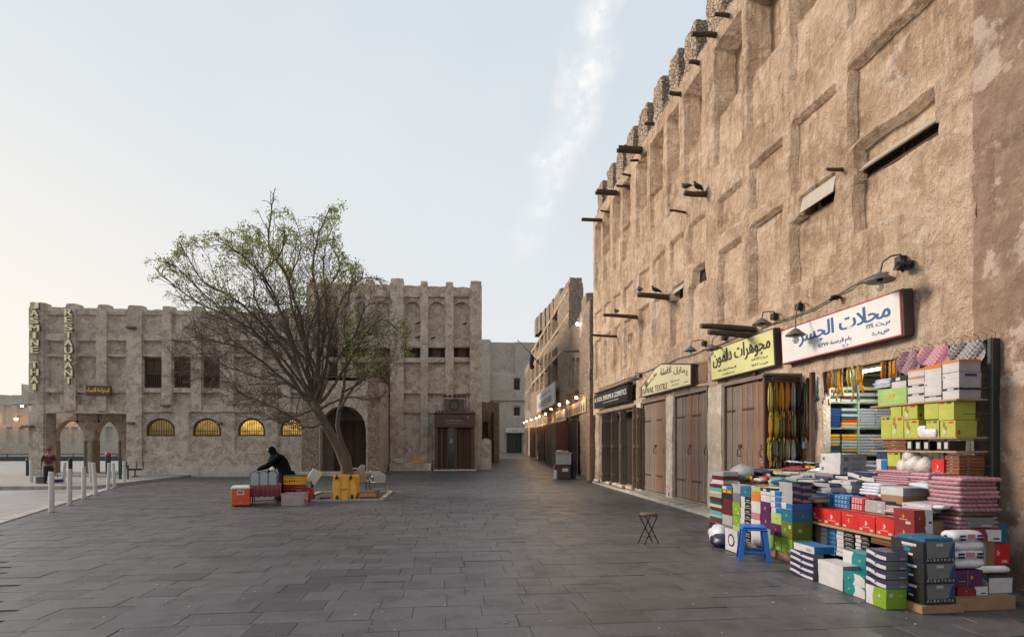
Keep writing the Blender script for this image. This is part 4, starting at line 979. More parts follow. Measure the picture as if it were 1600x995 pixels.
m2 = MB(); m2.box(AF.u(820), AF.u(926), .8, 10, -.2, 5.2); m2.box(AF.u(830), AF.u(889), .78, .82, 5.21, 10.4); m2.build('building_body', STONE, ab)
for zz_, x0_, x1_ in ((AF.z(861, 498), 831, 889), (AF.z(861, 530), 831, 889), (AF.z(861, 566), 831, 889), (3.1, 821, 925)):
    m2 = MB(); m2.box(AF.u(x0_), AF.u(x1_), -.02, .3, zz_ - .12, zz_ + .12, bev=.03); m2.build('floor_beam', WALL, ab)
for i, (a, b, t_) in enumerate([(873, 889.5, 447), (861, 873 - 2, 458), (855.8, 860.2, 469), (850, 854, 477), (843.5, 847.8, 484), (837, 841, 491), (832.5, 835.5, 497)]):
    rubble(AF.u(a), AF.u(b), .02 if not i else .15, .75, AF.z((a + b) / 2 + .5, t_) - 1.5 if i else 2.9, AF.z((a + b) / 2 + .5, t_), seed=80 + i, amp=.07, st=.17).build('stone_pier', STONE, ab)
rubble(AF.u(909), AF.u(926), -.15, .6, 0, AF.z(917, 479), seed=90, amp=.07, st=.16).build('stone_pier', STONE, ab)
rubble(AF.u(899), AF.u(907), .3, .7, 5.0, AF.z(903, 462), seed=91, amp=.06, st=.16).build('stone_pier', STONE, ab)
for k, (x, y) in enumerate([(909, 548)]):
    u_, z_ = uz(x, y); m2 = MB(); m2.tube([(0, .1, 0), (.02, -.9, -.02)], [.07, .06], 8); m2.build('roof_pole', WOODD, ab, (u_, 0, z_))
for y0 in (513, 556, 600): # bands
    m2 = MB(); pass
# shopfronts: doors and dark openings along the alley
zq = lambda x, y: AF.z(x, y)
SHP = [(821.5, 825), (826, 829), (831, 834.5), (836, 840), (842, 847), (849, 854), (856, 862), (864, 871), (874, 884), (886, 907)]
for i, (a, b) in enumerate(SHP):
    u0, u1 = AF.u(a), AF.u(b); zb = gz(7, 22.5 - u1) if False else gz(7, AF.world(u1, 0, 0)[1]); m_ = [WOODK, WOODG, WOODK, WOODK, WOODG, WOODK, WOODK, WOODK, WOODR, WOODR][i]
    m2 = MB(); m2.box(u0, u1, -.06, .05, zb, zb + 2.75, bev=.01); dd = m2.build('shop_door', m_ if i < 9 else DARK, ab)
    m3 = MB()
    for k in range(3): m3.box(u0 + .05, u1 - .05, -.085, -.062, zb + .2 + k * .85, zb + .95 + k * .85, bev=.01)
    if i < 9: m3.build('door_panel', m_, dd)
REDD = mat('faded_red_door', (.15, .06, .045), .7, .25, 5, .3, dirt=(.1, .05, .04))
for (a, w_, m_, rz_) in [(890, .75, REDD, -75), (907, .8, REDD, -15), (852, .5, WOODG, -80), (838, .5, WOODG, -80), (866, .55, WOODG, -80), (876, .5, WOODG, -82)]:
    u_ = AF.u(a); zb = gz(7, AF.world(u_, 0, 0)[1]); m2 = MB(); m2.box(0, w_, -.03, .03, .05, 2.65, bev=.01)
    for k in range(3): m2.box(.06, w_ - .06, -.045, -.031, .2 + k * .82, .85 + k * .82, bev=.008)
    o = m2.build('open_door', m_, ab, (u_, -.08, zb)); o.rotation_euler.z = R(rz_)
# alley sign boards
def aboard(x0, x1, y0, y1, out, name, label, m_, txt=None, tm=None, ar2=None):
    u0, u1 = AF.u(x0), AF.u(x1); z0, z1 = AF.z((x0 + x1) / 2, y1), AF.z((x0 + x1) / 2, y0)
    T = thing(name, label, 'sign', AF.world((u0 + u1) / 2, -out, z0), AF.rz); hw = (u1 - u0) / 2; m2 = MB(); m2.box(-hw, hw, 0, .1, 0, z1 - z0, bev=.01); m2.build('board', m_, T)
    if txt: worn_writing(hw * 1.5, (z1 - z0) * .35, tm, T, (0, -.004, (z1 - z0) * .36), 21, tall=ar2)
    if ar2: worn_writing(hw * 1.3, (z1 - z0) * .2, tm, T, (0, -.004, (z1 - z0) * .75), 22)
    return T
GSB = mat('silvery_sign_board', (.52, .51, .50), .4, .08, 2, .05)
aboard(845.5, 874.5, 607, 638, .35, 'shop_sign', 'long silver sign board with grey letters high in the alley', GSB, True, mat('grey_sign_ink', (.14, .14, .15), .5), True)
aboard(874.6, 889, 641, 659, .25, 'shop_sign', 'small cream sign board low over a red alley door', mat('cream_board', (.55, .52, .45), .5), True, MATS['grey_sign_ink'])
Ff = aboard(891, 922, 629, 648, .2, 'painted_frieze', 'painted strip of dark figures under the warm lamp on the stone row', mat('mural_ground', (.36, .29, .2), .7))
rn = random.Random(4); Lh = (AF.u(922) - AF.u(891)) / 2
for q in range(9):
    x = -Lh + (q + .6) * 2 * Lh / 9.5; m2 = MB(); m2.prism([(x - .12, .1), (x + .1, .1), (x + .16, .34), (x + .03, .44), (x + .0, .55), (x - .08, .5), (x - .05, .4), (x - .15, .3)], -.008, -.002); m2.build('painted_figure', mat('mural_ink', (.05, .045, .05), .7), Ff)
# string of warm lamps
lp = [(900.5, 621), (887, 628), (874, 632), (861, 639), (852.5, 646.6), (843, 650.6), (837.5, 653), (830, 655.5), (822.6, 658), (818.5, 660)]
names_ = ['nearest and largest warm lamp on the stone row', 'second warm lamp along the alley row', 'third warm lamp along the alley row', 'fourth warm lamp, beside the silver sign board', 'fifth warm lamp along the alley row', 'sixth warm lamp along the alley row', 'seventh warm lamp along the alley row', 'eighth warm lamp along the alley row', 'ninth warm lamp along the alley row', 'farthest tiny warm lamp at the alley end']
for i, (x, y) in enumerate(lp):
    OUT = .5; A2 = Frame(6.32 - OUT, 22.5, R(-90) - ang); u_, z_ = A2.hit(x, y)
    T = thing('alley_lamp', names_[i], 'lamp', A2.world(u_, 0, z_), AF.rz, 'lit warm lamps along the alley')
    m2 = MB(); m2.lathe([(.02, .12), (.06, .11), (.2, .05), (.21, .04), (.05, .08)], 14); m2.build('lamp_shade', IRON, T)
    m2 = MB(); m2.lathe([(.0001, -.06), (.045, -.045), (.06, 0), (.04, .05), (.02, .08)], 12); m2.build('bulb', BULB, T)
    m2 = MB(); m2.tube([(0, 0, .12), (0, .1, .22), (0, .3, .2), (0, .5, .1)], .014, 6); m2.build('lamp_arm', BLK, T)
    pl = bpy.data.lights.new('lamp_glow', 'POINT'); pl.energy = 9; pl.color = (1, .56, .22); pl.shadow_soft_size = .06; po = put(bpy.data.objects.new('lamp_glow', pl), T); po.location = (0, -.02, -.1)
A2 = Frame(6.32 - .3, 22.5, R(-90) - ang); u_, z_ = A2.hit(902.5, 506)
T = thing('floodlight', 'bright white lamp on top of the stone row', 'lamp', A2.world(u_, 0, z_), AF.rz); m2 = MB(); m2.lathe([(.0001, -.09), (.07, -.06), (.09, 0), (.05, .07)], 12); m2.build('bulb', COLDB, T); m2 = MB(); m2.box(-.22, -.05, -.05, .1, -.02, .16, bev=.03); m2.tube([(0, 0, .05), (0, .4, .0)], .02, 6); m2.build('housing', BLK, T)
# flag pole
A3 = Frame(6.32, 22.5, R(-90) - ang); b0 = A3.hit(846, 571); W0 = Vector(A3.world(b0[0], 0, b0[1])); d_ = 36.
T = thing('flagpole', 'slanting dark pole with a furled dark flag over the alley', 'flagpole', W0, 0)
top = Vector(onY(808.5, 531, W0.y - .4)); tp = Vector((top.x, W0.y - .4, top.y)) - W0
m2 = MB(); m2.tube([(0, 0, 0), tp], [.05, .03], 8); m2.build('pole', BLK, T)
m2 = MB(); q = tp * .42; m2.tube([q + Vector((0, 0, .0)), q + Vector((.03, 0, -.3)), q + Vector((-.03, .02, -.7)), q + Vector((.05, 0, -1.0)), q + Vector((0, 0, -1.15))], [.1, .2, .17, .2, .08], 9); m2.build('flag', mat('dark_flag_cloth', (.025, .022, .03), .8), T)
# the pale building that closes the alley
EF = Frame(0, 64.5, 0); eb = thing('pale_end_building', 'plain pale building closing the end of the alley', 'building', (0, 64.5, 0))
fe = [EF.rect(803, 812.5, 591, 609, .25), EF.rect(803, 812.5, 636, 649, .25), EF.rect(753.5, 759, 592, 609, .25), EF.rect(792, 816, 676, 708, .5), (EF.u(768), EF.u(804), EF.z(790, 584), 13.9, .35)]
m2 = MB(); relief(m2, EF.u(740), EF.u(872), 0, EF.z(790, 534), fe, step=.4, soft=.06, amp=.02, wob=.01, skirt=.8, seed=31); m2.build('wall', PALEG, eb)
m2 = MB(); m2.box(EF.u(740), EF.u(872), .8, 9, 0, EF.z(790, 536)); m2.box(EF.u(745), EF.u(766), -.4, -.003, 0, EF.z(760, 531), bev=.05); m2.build('building_body', PALEG, eb)
m2 = MB(); m2.box(EF.u(752), EF.u(872), -.18, -.003, EF.z(790, 626), EF.z(790, 622), bev=.04); m2.build('string_course', PALEG, eb)
for (a, b, t_, bo) in [(803, 812.5, 591, 609), (803, 812.5, 636, 649), (753.5, 759, 592, 609)]:
    r = EF.rect(a, b, t_, bo, 0); w_ = r[1] - r[0]; h = r[3] - r[2]; m2 = MB(); f = .12; m2.box(0, w_, 0, .06, 0, f); m2.box(0, w_, 0, .06, h - f, h); m2.box(0, f, .002, .058, f, h - f); m2.box(w_ - f, w_, .002, .058, f, h - f); m2.box(w_ / 2 - .05, w_ / 2 + .05, .0, .056, f, h - f); m2.box(f, w_ - f, .001, .055, h * .48, h * .53)
    wd = m2.build('window', WOODK, eb, (r[0], .12, r[2])); m2 = MB(); m2.box(f, w_ - f, .05, .06, f, h - f); m2.build('pane', GLASS, wd)
r = EF.rect(790, 818, 676, 709, 0)
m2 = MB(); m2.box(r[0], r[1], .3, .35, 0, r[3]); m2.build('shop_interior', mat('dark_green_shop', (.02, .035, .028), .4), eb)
for q in range(5): x = r[0] + (r[1] - r[0]) * q / 4; m2 = MB(); m2.box(x - .05, x + .05, .2, .28, .6, r[3]); m2.build('door_post', DARKG, eb)
T = thing('shop_sign', 'white sign with small red Arabic lettering at the alley end', 'sign', (r[0] + (r[1] - r[0]) / 2, 64.1, r[3])); hw = (r[1] - r[0]) / 2; m2 = MB(); m2.box(-hw, hw, 0, .15, 0, .55, bev=.02); m2.build('board', mat('white_board', (.6, .58, .56), .5), T)
worn_writing(hw * 1.4, .32, REDL, T, (0, -.004, .28), 23)
# low stone building on the left inside the alley
T = thing('stone_annex', 'low rough stone annex with a timber door beside the corner building', 'building', (EF.u(767) * .62, 40, gz(2, 40)))
T.location.x = onY(764, 700, 40)[0]
m2 = MB(); relief(m2, -1.5, .75, 0, 4.35, [(-.45, -.05, 0, 2.9, .3), (-1.3, -.7, 2.2, 3.4, .2)], step=.14, amp=.04, skirt=.8, seed=77, top=.2); m2.box(-1.5, .75, .8, 8, 0, 4.2); m2.build('wall', STONE, T)
m2 = MB(); m2.box(.2, .32, -.5, .1, 0, 3.6, bev=.02); m2.build('open_door', WOODK, T); m2 = MB(); m2.box(-.5, 0, .2, .28, 0, 2.9); m2.build('shop_door', WOODK, T)
# ================================================================== FAR PALE BUILDING ON THE LEFT
DF = Frame(0, 85, 0); db = thing('far_pale_building', 'long low pale building beyond the arcade with narrow sunken panels', 'building', (0, 85, 0))
fe = []
for a in (4, 27, 52): fe.append(DF.rect(a * .93 + 2, a * .93 + 13, 633, 664, .25))
for a in (-20, 10, 29, 76, 98, 112, 140, 150, 166, 190): fe.append(DF.rect(a, a + 9, 667, 694, .25))
m2 = MB(); relief(m2, DF.u(-60), DF.u(260), -.1, DF.z(30, 617), fe, step=.5, soft=.06, amp=.03, wob=.01, skirt=.8, seed=15, top=.1); m2.build('wall', PALE, db)
m2 = MB(); m2.box(DF.u(-60), DF.u(260), .8, 14, 0, DF.z(30, 619)); m2.build('building_body', PALE, db)
m2 = MB(); m2.prism([(0, 0), (3.6, .4), (3.6, .9), (.6, .8), (0, 1.7)], .3, 4); m2.build('roof_parapet', PALE, db, (DF.u(31), 0, DF.z(30, 618)))
for x, y, l in ((32, 655, 'glowing orange lamp on the far pale building'), (110, 655, 'orange lamp on the far pale building seen through the first arch'), (-3, 655, 'orange lamp at the edge of the far pale building')):
    T = thing('wall_lamp', l, 'lamp', DF.world(DF.u(x), -.8, DF.z(x, y))); m2 = MB(); m2.lathe([(.0001, -.2), (.2, -.1), (.22, .1), (.0001, .2)], 10); m2.build('bulb', emis('orange_lamp_light', (1, .5, .18), 6) if 'orange_lamp_light' not in MATS else MATS['orange_lamp_light'], T)
    m2 = MB(); m2.tube([(0, 0, .2), (0, .4, .5), (0, .8, .5)], .05, 6); m2.build('lamp_arm', BLK, T)
    pl = bpy.data.lights.new('lamp_glow', 'POINT'); pl.energy = 40; pl.color = (1, .5, .2); pl.shadow_soft_size = .2; po = put(bpy.data.objects.new('lamp_glow', pl), T); po.location = (0, -.1, .0)
T = thing('road_barrier', 'long low dark barrier along the road beyond the arcade', 'barrier', (0, 60, 0)); BF = Frame(0, 60, 0)
m2 = MB(); m2.box(BF.u(-60), BF.u(220), -.12, .12, .0, .42, bev=.03); m2.build('barrier_foot', mat('dark_asphalt_block', (.05, .052, .06), .7), T)
m2 = MB(); m2.box(BF.u(-60), BF.u(220), -.05, .05, .62, .74, bev=.02)
for q in range(24): x = BF.u(-60) + q * 2.; m2.box(x, x + .1, -.04, .04, .42, .62)
m2.build('barrier_rail', mat('grey_rail', (.12, .12, .13), .6), T)
# ================================================================== THE TREE
def P3(px_, py_, Y): X, z = onY(px_, py_, Y); return Vector((X, Y, z))
BARK = mat('grey_brown_bark', (.105, .078, .06), .9, .3, 14, .9, dirt=(.2, .16, .13), sc=(1, 1, .3), bd=.02)
TWIG = mat('brown_twig_bark', (.115, .08, .062), .9, .2, 20, .2)
def leafmat():
    m, t, p = newmat('small_green_leaves'); r = t.new('ShaderNodeNewGeometry').outputs['Random Per Island']
    c = t.mix(r, (.12, .16, .035), (.34, .37, .11)); t.set(p.inputs['Base Color'], c); p.inputs['Roughness'].default_value = .6
    tr = t.new('ShaderNodeBsdfTranslucent', {'Color': c}); mx = t.new('ShaderNodeMixShader', {0: .45, 1: p.outputs[0], 2: tr.outputs[0]}); t.l.new(mx.outputs[0], t.n['Material Output'].inputs[0]); return m
LEAF = leafmat()
TB_ = Vector((-3.0, 17.2, 0)); rt = random.Random(11); YT = 17.2
tree = thing('bare_branched_tree', 'leaning spreading tree with sparse green leaves and bare brown twigs in a paved pit', 'tree', TB_)
def rel(v): return Vector(v) - TB_
tk = MB()
main_path = [Vector((-2.98, 17.2, -.05)), P3(541, 728, 17.2), P3(529, 700, 17.15), P3(514, 672, 17.1), P3(498, 645, 17.05), P3(490, 625, 17.0)]
tk.tube([rel(p) for p in main_path], [.21, .165, .135, .125, .12, .11], 14)
sec = [Vector((-2.85, 17.3, -.02)), P3(544, 715, 17.35), P3(533, 690, 17.45), P3(527, 665, 17.5), P3(530, 640, 17.6), P3(536, 610, 17.8)]
tk.tube([rel(p) for p in sec], [.11, .085, .075, .07, .065, .055], 10)
tk.build('trunk', BARK, tree)
LIMBS = [([(492,640),(477,622),(440,570),(401,521),(353,493),(300,468),(246,424)], 0, 1.0, .12), ([(490,630),(470,590),(450,520),(425,455),(385,405),(335,372)], 0, -1.6, .10),
 ([(492,625),(482,580),(470,500),(446,430),(420,380),(424,330),(428,302)], 0, .5, .11), ([(492,620),(496,560),(498,480),(488,420),(497,370),(516,326)], 0, -.8, .11),
 ([(495,625),(508,580),(520,510),(540,460),(566,435),(592,436)], 0, .9, .10), ([(500,630),(530,590),(560,540),(595,500),(634,528)], 0, -1.4, .085), ([(530,640),(556,600),(585,570),(618,556)], .4, 1.8, .07),
 ([(505,660),(478,668),(452,648),(415,630),(380,616),(345,582),(310,540)], -.1, -1.7, .05), ([(488,628),(450,600),(400,588),(335,566),(268,552)], 0, 2.0, .075),
 ([(488,622),(455,560),(415,512),(372,470),(318,440),(280,378)], 0, -.6, .09), ([(494,622),(486,570),(462,500),(452,440),(470,390),(462,345)], 0, 2.0, .08), ([(536,612),(542,560),(538,500),(548,450),(556,410)], .6, 1.4, .08),
 ([(492,628),(500,590),(480,540),(500,470),(530,420),(520,385)], 0, -2.2, .08), ([(500,640),(540,620),(580,625),(606,610)], 0, -1.9, .06), ([(484,620),(440,590),(390,550),(345,535),(300,525)], 0, -2.4, .07),
 ([(490,625),(475,560),(430,520),(400,470),(392,420),(352,400)], 0, 2.4, .075), ([(497,628),(522,570),(556,520),(570,480),(604,470)], 0, -2.6, .07), ([(490,640),(460,650),(420,655),(372,650)], 0, -1.5, .045), ([(536,612),(570,590),(590,540),(585,500)], .5, 2.6, .06),
 ([(494,622),(500,560),(512,480),(505,420),(512,365)], 0, .3, .08), ([(492,625),(462,545),(436,480),(410,430),(440,395),(445,350)], 0, -1.1, .07), ([(490,626),(440,560),(380,510),(330,470),(290,430),(262,405)], 0, .6, .07)]
LB_ = MB(); TW = MB(); LV = MB()
def catm(pts, n):
    out = []
    for i in range(len(pts) - 1):
        p0, p1, p2, p3 = pts[max(0, i - 1)], pts[i], pts[i + 1], pts[min(len(pts) - 1, i + 2)]
        for k in range(n):
            t = k / n; out.append(.5 * ((2 * p1) + (p2 - p0) * t + (2 * p0 - 5 * p1 + 4 * p2 - p3) * t * t + (3 * p1 - p0 - 3 * p2 + p3) * t ** 3))
    return out + [pts[-1]]
def rv(): return Vector((rt.gauss(0, 1), rt.gauss(0, 1), rt.gauss(0, 1))).normalized()
CEN = P3(480, 560, YT)
OUTL = [(236,436),(262,412),(284,380),(335,372),(388,352),(414,356),(422,316),(434,316),(440,358),(480,362),(500,336),(528,340),(536,408),(565,424),(600,438),(618,480),(642,522),(632,560),(612,606),(580,640),(530,640),(500,660),(470,672),(400,648),(335,625),(270,600),(255,540),(300,500),(250,460)]
def inside(p):
    d = p.x * SY + p.y * CY; x, y = 800 + FPX * (p.x * CY - p.y * SY) / d, HZ - FPX * (p.z - EYE) / d; c = False; n = len(OUTL)
    for i in range(n):
        (x1, y1), (x2, y2) = OUTL[i], OUTL[i - 1]
        if (y1 > y) != (y2 > y) and x < (x2 - x1) * (y - y1) / (y2 - y1) + x1: c = not c
    return c
def leafiness(p):
    z = p.z; d = p.x * SY + p.y * CY; sx = 800 + FPX * (p.x * CY - p.y * SY) / d
    v = max(0, min(1, (z - 5.0) / 1.6)); 
    if sx > 535: v = max(v * .9, .42 if z > 3.7 else 0)
    n = noise.noise((p.x * .9, p.y * .9, p.z * .9)) ; return max(0, v * (.48 + 1.7 * n))
def leaves(p, n):
    for _ in range(n):
        q = p + rv() * rt.uniform(0, .16); a = rv(); b = a.cross(rv()).normalized(); L_ = rt.uniform(.05, .085); W_ = L_ * .5; q = rel(q)
        LV.add([q, q + a * L_ * .5 + b * W_ * .5, q + a * L_, q + a * L_ * .5 - b * W_ * .5], [[0, 1, 2, 3]])
def grow(p, d, L_, r, lvl):
    n = 4; pts = [p.copy()]; dd = d.copy()
    for i in range(n):
        if not inside(pts[-1] + dd * L_ / n) and rt.random() < .85: dd = (dd + (CEN - pts[-1]).normalized() * .6 + rv() * .3).normalized(); L_ *= .6
        dd = (dd + rv() * (.24 if lvl < 3 else .32) + Vector((0, 0, .07 if p.z > 4 else -.02))).normalized(); pts.append(pts[-1] + dd * L_ / n)
    (LB_ if lvl == 1 else TW).tube([rel(q) for q in pts], [r * (1 - .75 * i / n) + .0022 for i in range(n + 1)], 4 if lvl < 3 else 3, cap=False)
    if lvl < 3:
        k = int({1: 7, 2: 5}[lvl] * (.6 + L_ * .4) * (1.1 if p.z < 4.6 else .55))
        for i in range(k):
            t = rt.uniform(.2, 1) * n; j = min(n - 1, int(t)); q = pts[j].lerp(pts[j + 1], t - j); base = (pts[j + 1] - pts[j]).normalized()
            grow(q, (base * .8 + rv() * .85).normalized(), L_ * rt.uniform(.35, .62), r * .45, lvl + 1)
    if lvl >= 2:
        for q in pts[2:]:
            f = leafiness(q)
            if rt.random() < f: leaves(q, rt.randint(3, 6))
for pts, y0, y1, r0 in LIMBS:
    n_ = len(pts); V = [P3(x, y, YT - .2 + y0 + (y1 - y0) * (i / (n_ - 1)) ** 1.2) for i, (x, y) in enumerate(pts)]
    C_ = catm(V, 5); m_ = len(C_)
    LB_.tube([rel(q + rv() * .02) for q in C_], [r0 * .62 * (1 - .88 * (i / (m_ - 1)) ** .8) + .004 for i in range(m_)], 7, cap=False)
    for i in range(5, m_):
        t = i / m_; base = (C_[i] - C_[i - 1]).normalized()
        for _ in range(2 if rt.random() < .62 else 1):
            out = (C_[i] - CEN); out.z *= .5; out = out.normalized() if out.length > .1 else rv()
            grow(C_[i], (base * .55 + rv() * .75 + out * .35 + Vector((0, 0, .12))).normalized(), rt.uniform(.7, 1.75) * (1.15 - .55 * t), r0 * .14 * (1 - .5 * t), 1 if rt.random() < .62 else 2)
LB_.build('branches', BARK, tree); stuff(TW.build('twigs', TWIG, tree)); stuff(LV.build('foliage', LEAF, tree))
print('tree', len(LB_.f), len(TW.f), len(LV.f))
# pit
T = thing('tree_pit_kerb', 'square kerb of pale stone around the tree pit', 'kerb', (-3.0, 17.0, 0)); A_ = Vector(gr(590, 782)); B_ = Vector(gr(612, 768)); PITX0, PITX1, PITY0, PITY1 = -4.1, -1.75, 15.45, 18.3
for (x0, x1, y0, y1) in [(PITX0, PITX1, PITY0, PITY0 + .14), (PITX0, PITX1, PITY1 - .14, PITY1), (PITX0, PITX0 + .14, PITY0 + .145, PITY1 - .145), (PITX1 - .14, PITX1, PITY0 + .145, PITY1 - .145)]:
    m2 = MB(); m2.box(x0 + 3.0, x1 + 3.0, y0 - 17, y1 - 17, -.02, .05, bev=.01); m2.build('kerb_stone', KERB, T)
m2 = MB(); m2.box(PITX0 + .15, PITX1 - .15, PITY0 + .15, PITY1 - .15, -.02, .012); o = m2.build('pit_soil', mat('dark_soil', (.035, .028, .022), .95, .3, 20, .6, dirt=(.08, .07, .05))); struct(o)

# ================================================================== PEOPLE
def skin(name, J, E_, m_, parent, sub=2, root=0):
    me = bpy.data.meshes.new(name); me.from_pydata([j[0] for j in J], E_, []); o = bpy.data.objects.new(name, me); COL.objects.link(o)
    md = o.modifiers.new('s', 'SKIN'); md.use_smooth_shade = True; lay = me.skin_vertices[0] if me.skin_vertices else None
    if lay is None: 
        bpy.context.view_layer.update(); lay = me.skin_vertices[0]
    for i, j in enumerate(J):
        r = j[1]; lay.data[i].radius = r if isinstance(r, tuple) else (r, r); lay.data[i].use_root = (i == root)
    o.modifiers.new('b', 'SUBSURF').levels = sub
    dg = bpy.context.evaluated_depsgraph_get(); dg.update(); m3 = bpy.data.meshes.new_from_object(o.evaluated_get(dg)); bpy.data.objects.remove(o)
    m3.materials.clear(); m3.materials.append(m_); m3.polygons.foreach_set('use_smooth', [True] * len(m3.polygons))
    m3.polygons.foreach_set('material_index', [0] * len(m3.polygons)); return put(bpy.data.objects.new(name, m3), parent)
def limb_chain(J, E_, pts, start=None):
    for p, r in pts:
        J.append((Vector(p), r)); 
        if start is not None: E_.append((start, len(J) - 1))
        start = len(J) - 1
    return start
SKIN = mat('brown_skin', (.22, .115, .07), .55, .08, 10, .05); ABAYA = mat('black_abaya_cloth', (.006, .006, .007), .95, .3, 8, .3, spec=.1); MAROON = mat('maroon_shirt', (.085, .012, .018), .85, .2, 8, .3); TROU = mat('black_trousers', (.012, .011, .013), .85, .2, 8, .3)
def hand(parent, wrist, d, up_, m_=SKIN, curl=.5, sc=1.0):
    """palm, four unequal bent fingers and a thumb, each a skinned chain rooted in the palm"""
    d = Vector(d).normalized(); n = Vector(up_).normalized(); s_ = d.cross(n).normalized(); n = s_.cross(d).normalized(); w0 = Vector(wrist); k = sc
    J = [(w0, (.026 * k, .018 * k)), (w0 + d * .045 * k, (.034 * k, .016 * k)), (w0 + d * .082 * k, (.036 * k, .014 * k))]; E_ = [(0, 1), (1, 2)]
    for q, (off, L_) in enumerate([(-.030, .068), (-.010, .078), (.011, .074), (.030, .058)]):
        b = w0 + d * .085 * k + s_ * off * k; J.append((b, .0095 * k)); E_.append((2, len(J) - 1)); p = b; c = curl * (.8 + .12 * q)
        for f in range(3):
            a = c * (f + .6) * .9; dirn = d * math.cos(a) - n * math.sin(a); p = p + dirn * L_ * k * (.42, .32, .26)[f]; J.append((p, (.0085 - .001 * f) * k)); E_.append((len(J) - 2, len(J) - 1))
    b = w0 + d * .03 * k - s_ * .03 * k; J.append((b, .012 * k)); E_.append((1, len(J) - 1)); p = b
    for f in range(2): p = p + (d * .7 - s_ * .6 - n * .45).normalized() * .034 * k; J.append((p, .0095 * k)); E_.append((len(J) - 2, len(J) - 1))
    return skin('hand', J, E_, m_, parent, 1)
# --- woman in black, bending over the food boxes (facing -X)
wf = gr(443, 781); W = thing('person', 'person in a black abaya and headscarf bending over the metal food boxes', 'person', (wf[0], wf[1], 0)); WY = wf[1]
def wp(x, y, dy=0.): v = P3(x, y, WY + dy); return Vector((v.x - wf[0], dy, v.z))
head = wp(424.5, 704); neck = wp(431, 711); chest = wp(437, 718); waist = wp(444, 731); hip = wp(447, 741)
J = [(hip, (.20, .21)), (waist, (.175, .19)), (chest, (.165, .20)), (wp(433, 713), (.10, .12)), (neck, (.058, .058)), (head + Vector((.01, 0, -.02)), (.075, .08)), (head + Vector((-.01, 0, .045)), (.08, .075))]
E_ = [(0, 1), (1, 2), (2, 3), (3, 4), (4, 5), (5, 6)]
for s_ in (-1, 1):
    sh = limb_chain(J, E_, [(wp(433, 714, s_ * .17), .075)], 3)
    if s_ < 0: limb_chain(J, E_, [(wp(420, 727, -.24), .085), (wp(408, 731, -.20), .07), (wp(402, 734, -.15), .034)], sh)
    else: limb_chain(J, E_, [(wp(428, 733, .24), .06), (wp(420, 737, .2), .048), (wp(416, 738, .16), .034)], sh)
    limb_chain(J, E_, [(wp(450, 752, s_ * .1), .13), (Vector((.06, s_ * .1, .42)), .11), (Vector((.10, s_ * .1, .10)), .09)], 0)
skin('body', J, E_, ABAYA, W, 2)
m2 = MB(); rings = [(hip + Vector((.0, 0, .10)), .2, .2), (hip + Vector((.02, 0, 0)), .225, .23), (wp(449, 752), .23, .26), (Vector((.06, 0, .42)), .24, .27), (Vector((.07, 0, .2)), .27, .30), (Vector((.07, 0, .03)), .30, .33)]
vs = []; nn = 26
for i, (c, rx_, ry_) in enumerate(rings):
    for k in range(nn):
        a = 2 * math.pi * k / nn; f = 1 + .06 * math.sin(a * 7 + 1) * (i / 5); vs.append((c.x + rx_ * f * math.cos(a), c.y + ry_ * f * math.sin(a), c.z))
m2.add(vs, [[i * nn + k, i * nn + (k + 1) % nn, (i + 1) * nn + (k + 1) % nn, (i + 1) * nn + k] for i in range(5) for k in range(nn)], 0, True); m2.build('robe_skirt', ABAYA, W)
m2 = MB(); m2.lathe([(.0001, .125), (.05, .118), (.088, .08), (.102, .02), (.1, -.04), (.10, -.09), (.15, -.15), (.21, -.21), (.235, -.29)], 20, M=Matrix.Translation(head + Vector((.015, 0, 0))) @ Matrix.Rotation(R(-22), 4, 'Y')); m2.build('headscarf', ABAYA, W)
m2 = MB(); fc = head + Vector((-.05, 0, -.005)); m2.lathe([(.0001, .085), (.04, .075), (.062, .035), (.064, -.01), (.05, -.055), (.03, -.08), (.0001, -.09)], 16, M=Matrix.Translation(fc) @ Matrix.Rotation(R(-25), 4, 'Y') @ Matrix.Scale(.9, 4, (0, 1, 0)))
m2.tube([fc + Vector((-.055, 0, .02)), fc + Vector((-.08, 0, -.012)), fc + Vector((-.062, 0, -.02))], [.007, .012, .006], 7); m2.build('face', SKIN, W)
m2 = MB()
for s_ in (-1, 1): m2.lathe([(.0001, .009), (.008, .004), (.0001, -.009)], 8, c=(fc.x - .058, s_ * .026, fc.z + .022))
m2.tube([fc + Vector((-.055, -.02, -.045)), fc + Vector((-.062, 0, -.045)), fc + Vector((-.055, .02, -.045))], .005, 5); m2.build('eyes_and_mouth', DARK, W)
hand(W, wp(402, 734, -.15), (-.9, .1, -.25), (0, 0, 1), curl=.5); hand(W, wp(416, 738, .16), (-.7, 0, -.6), (-.4, 0, .8), curl=.6)
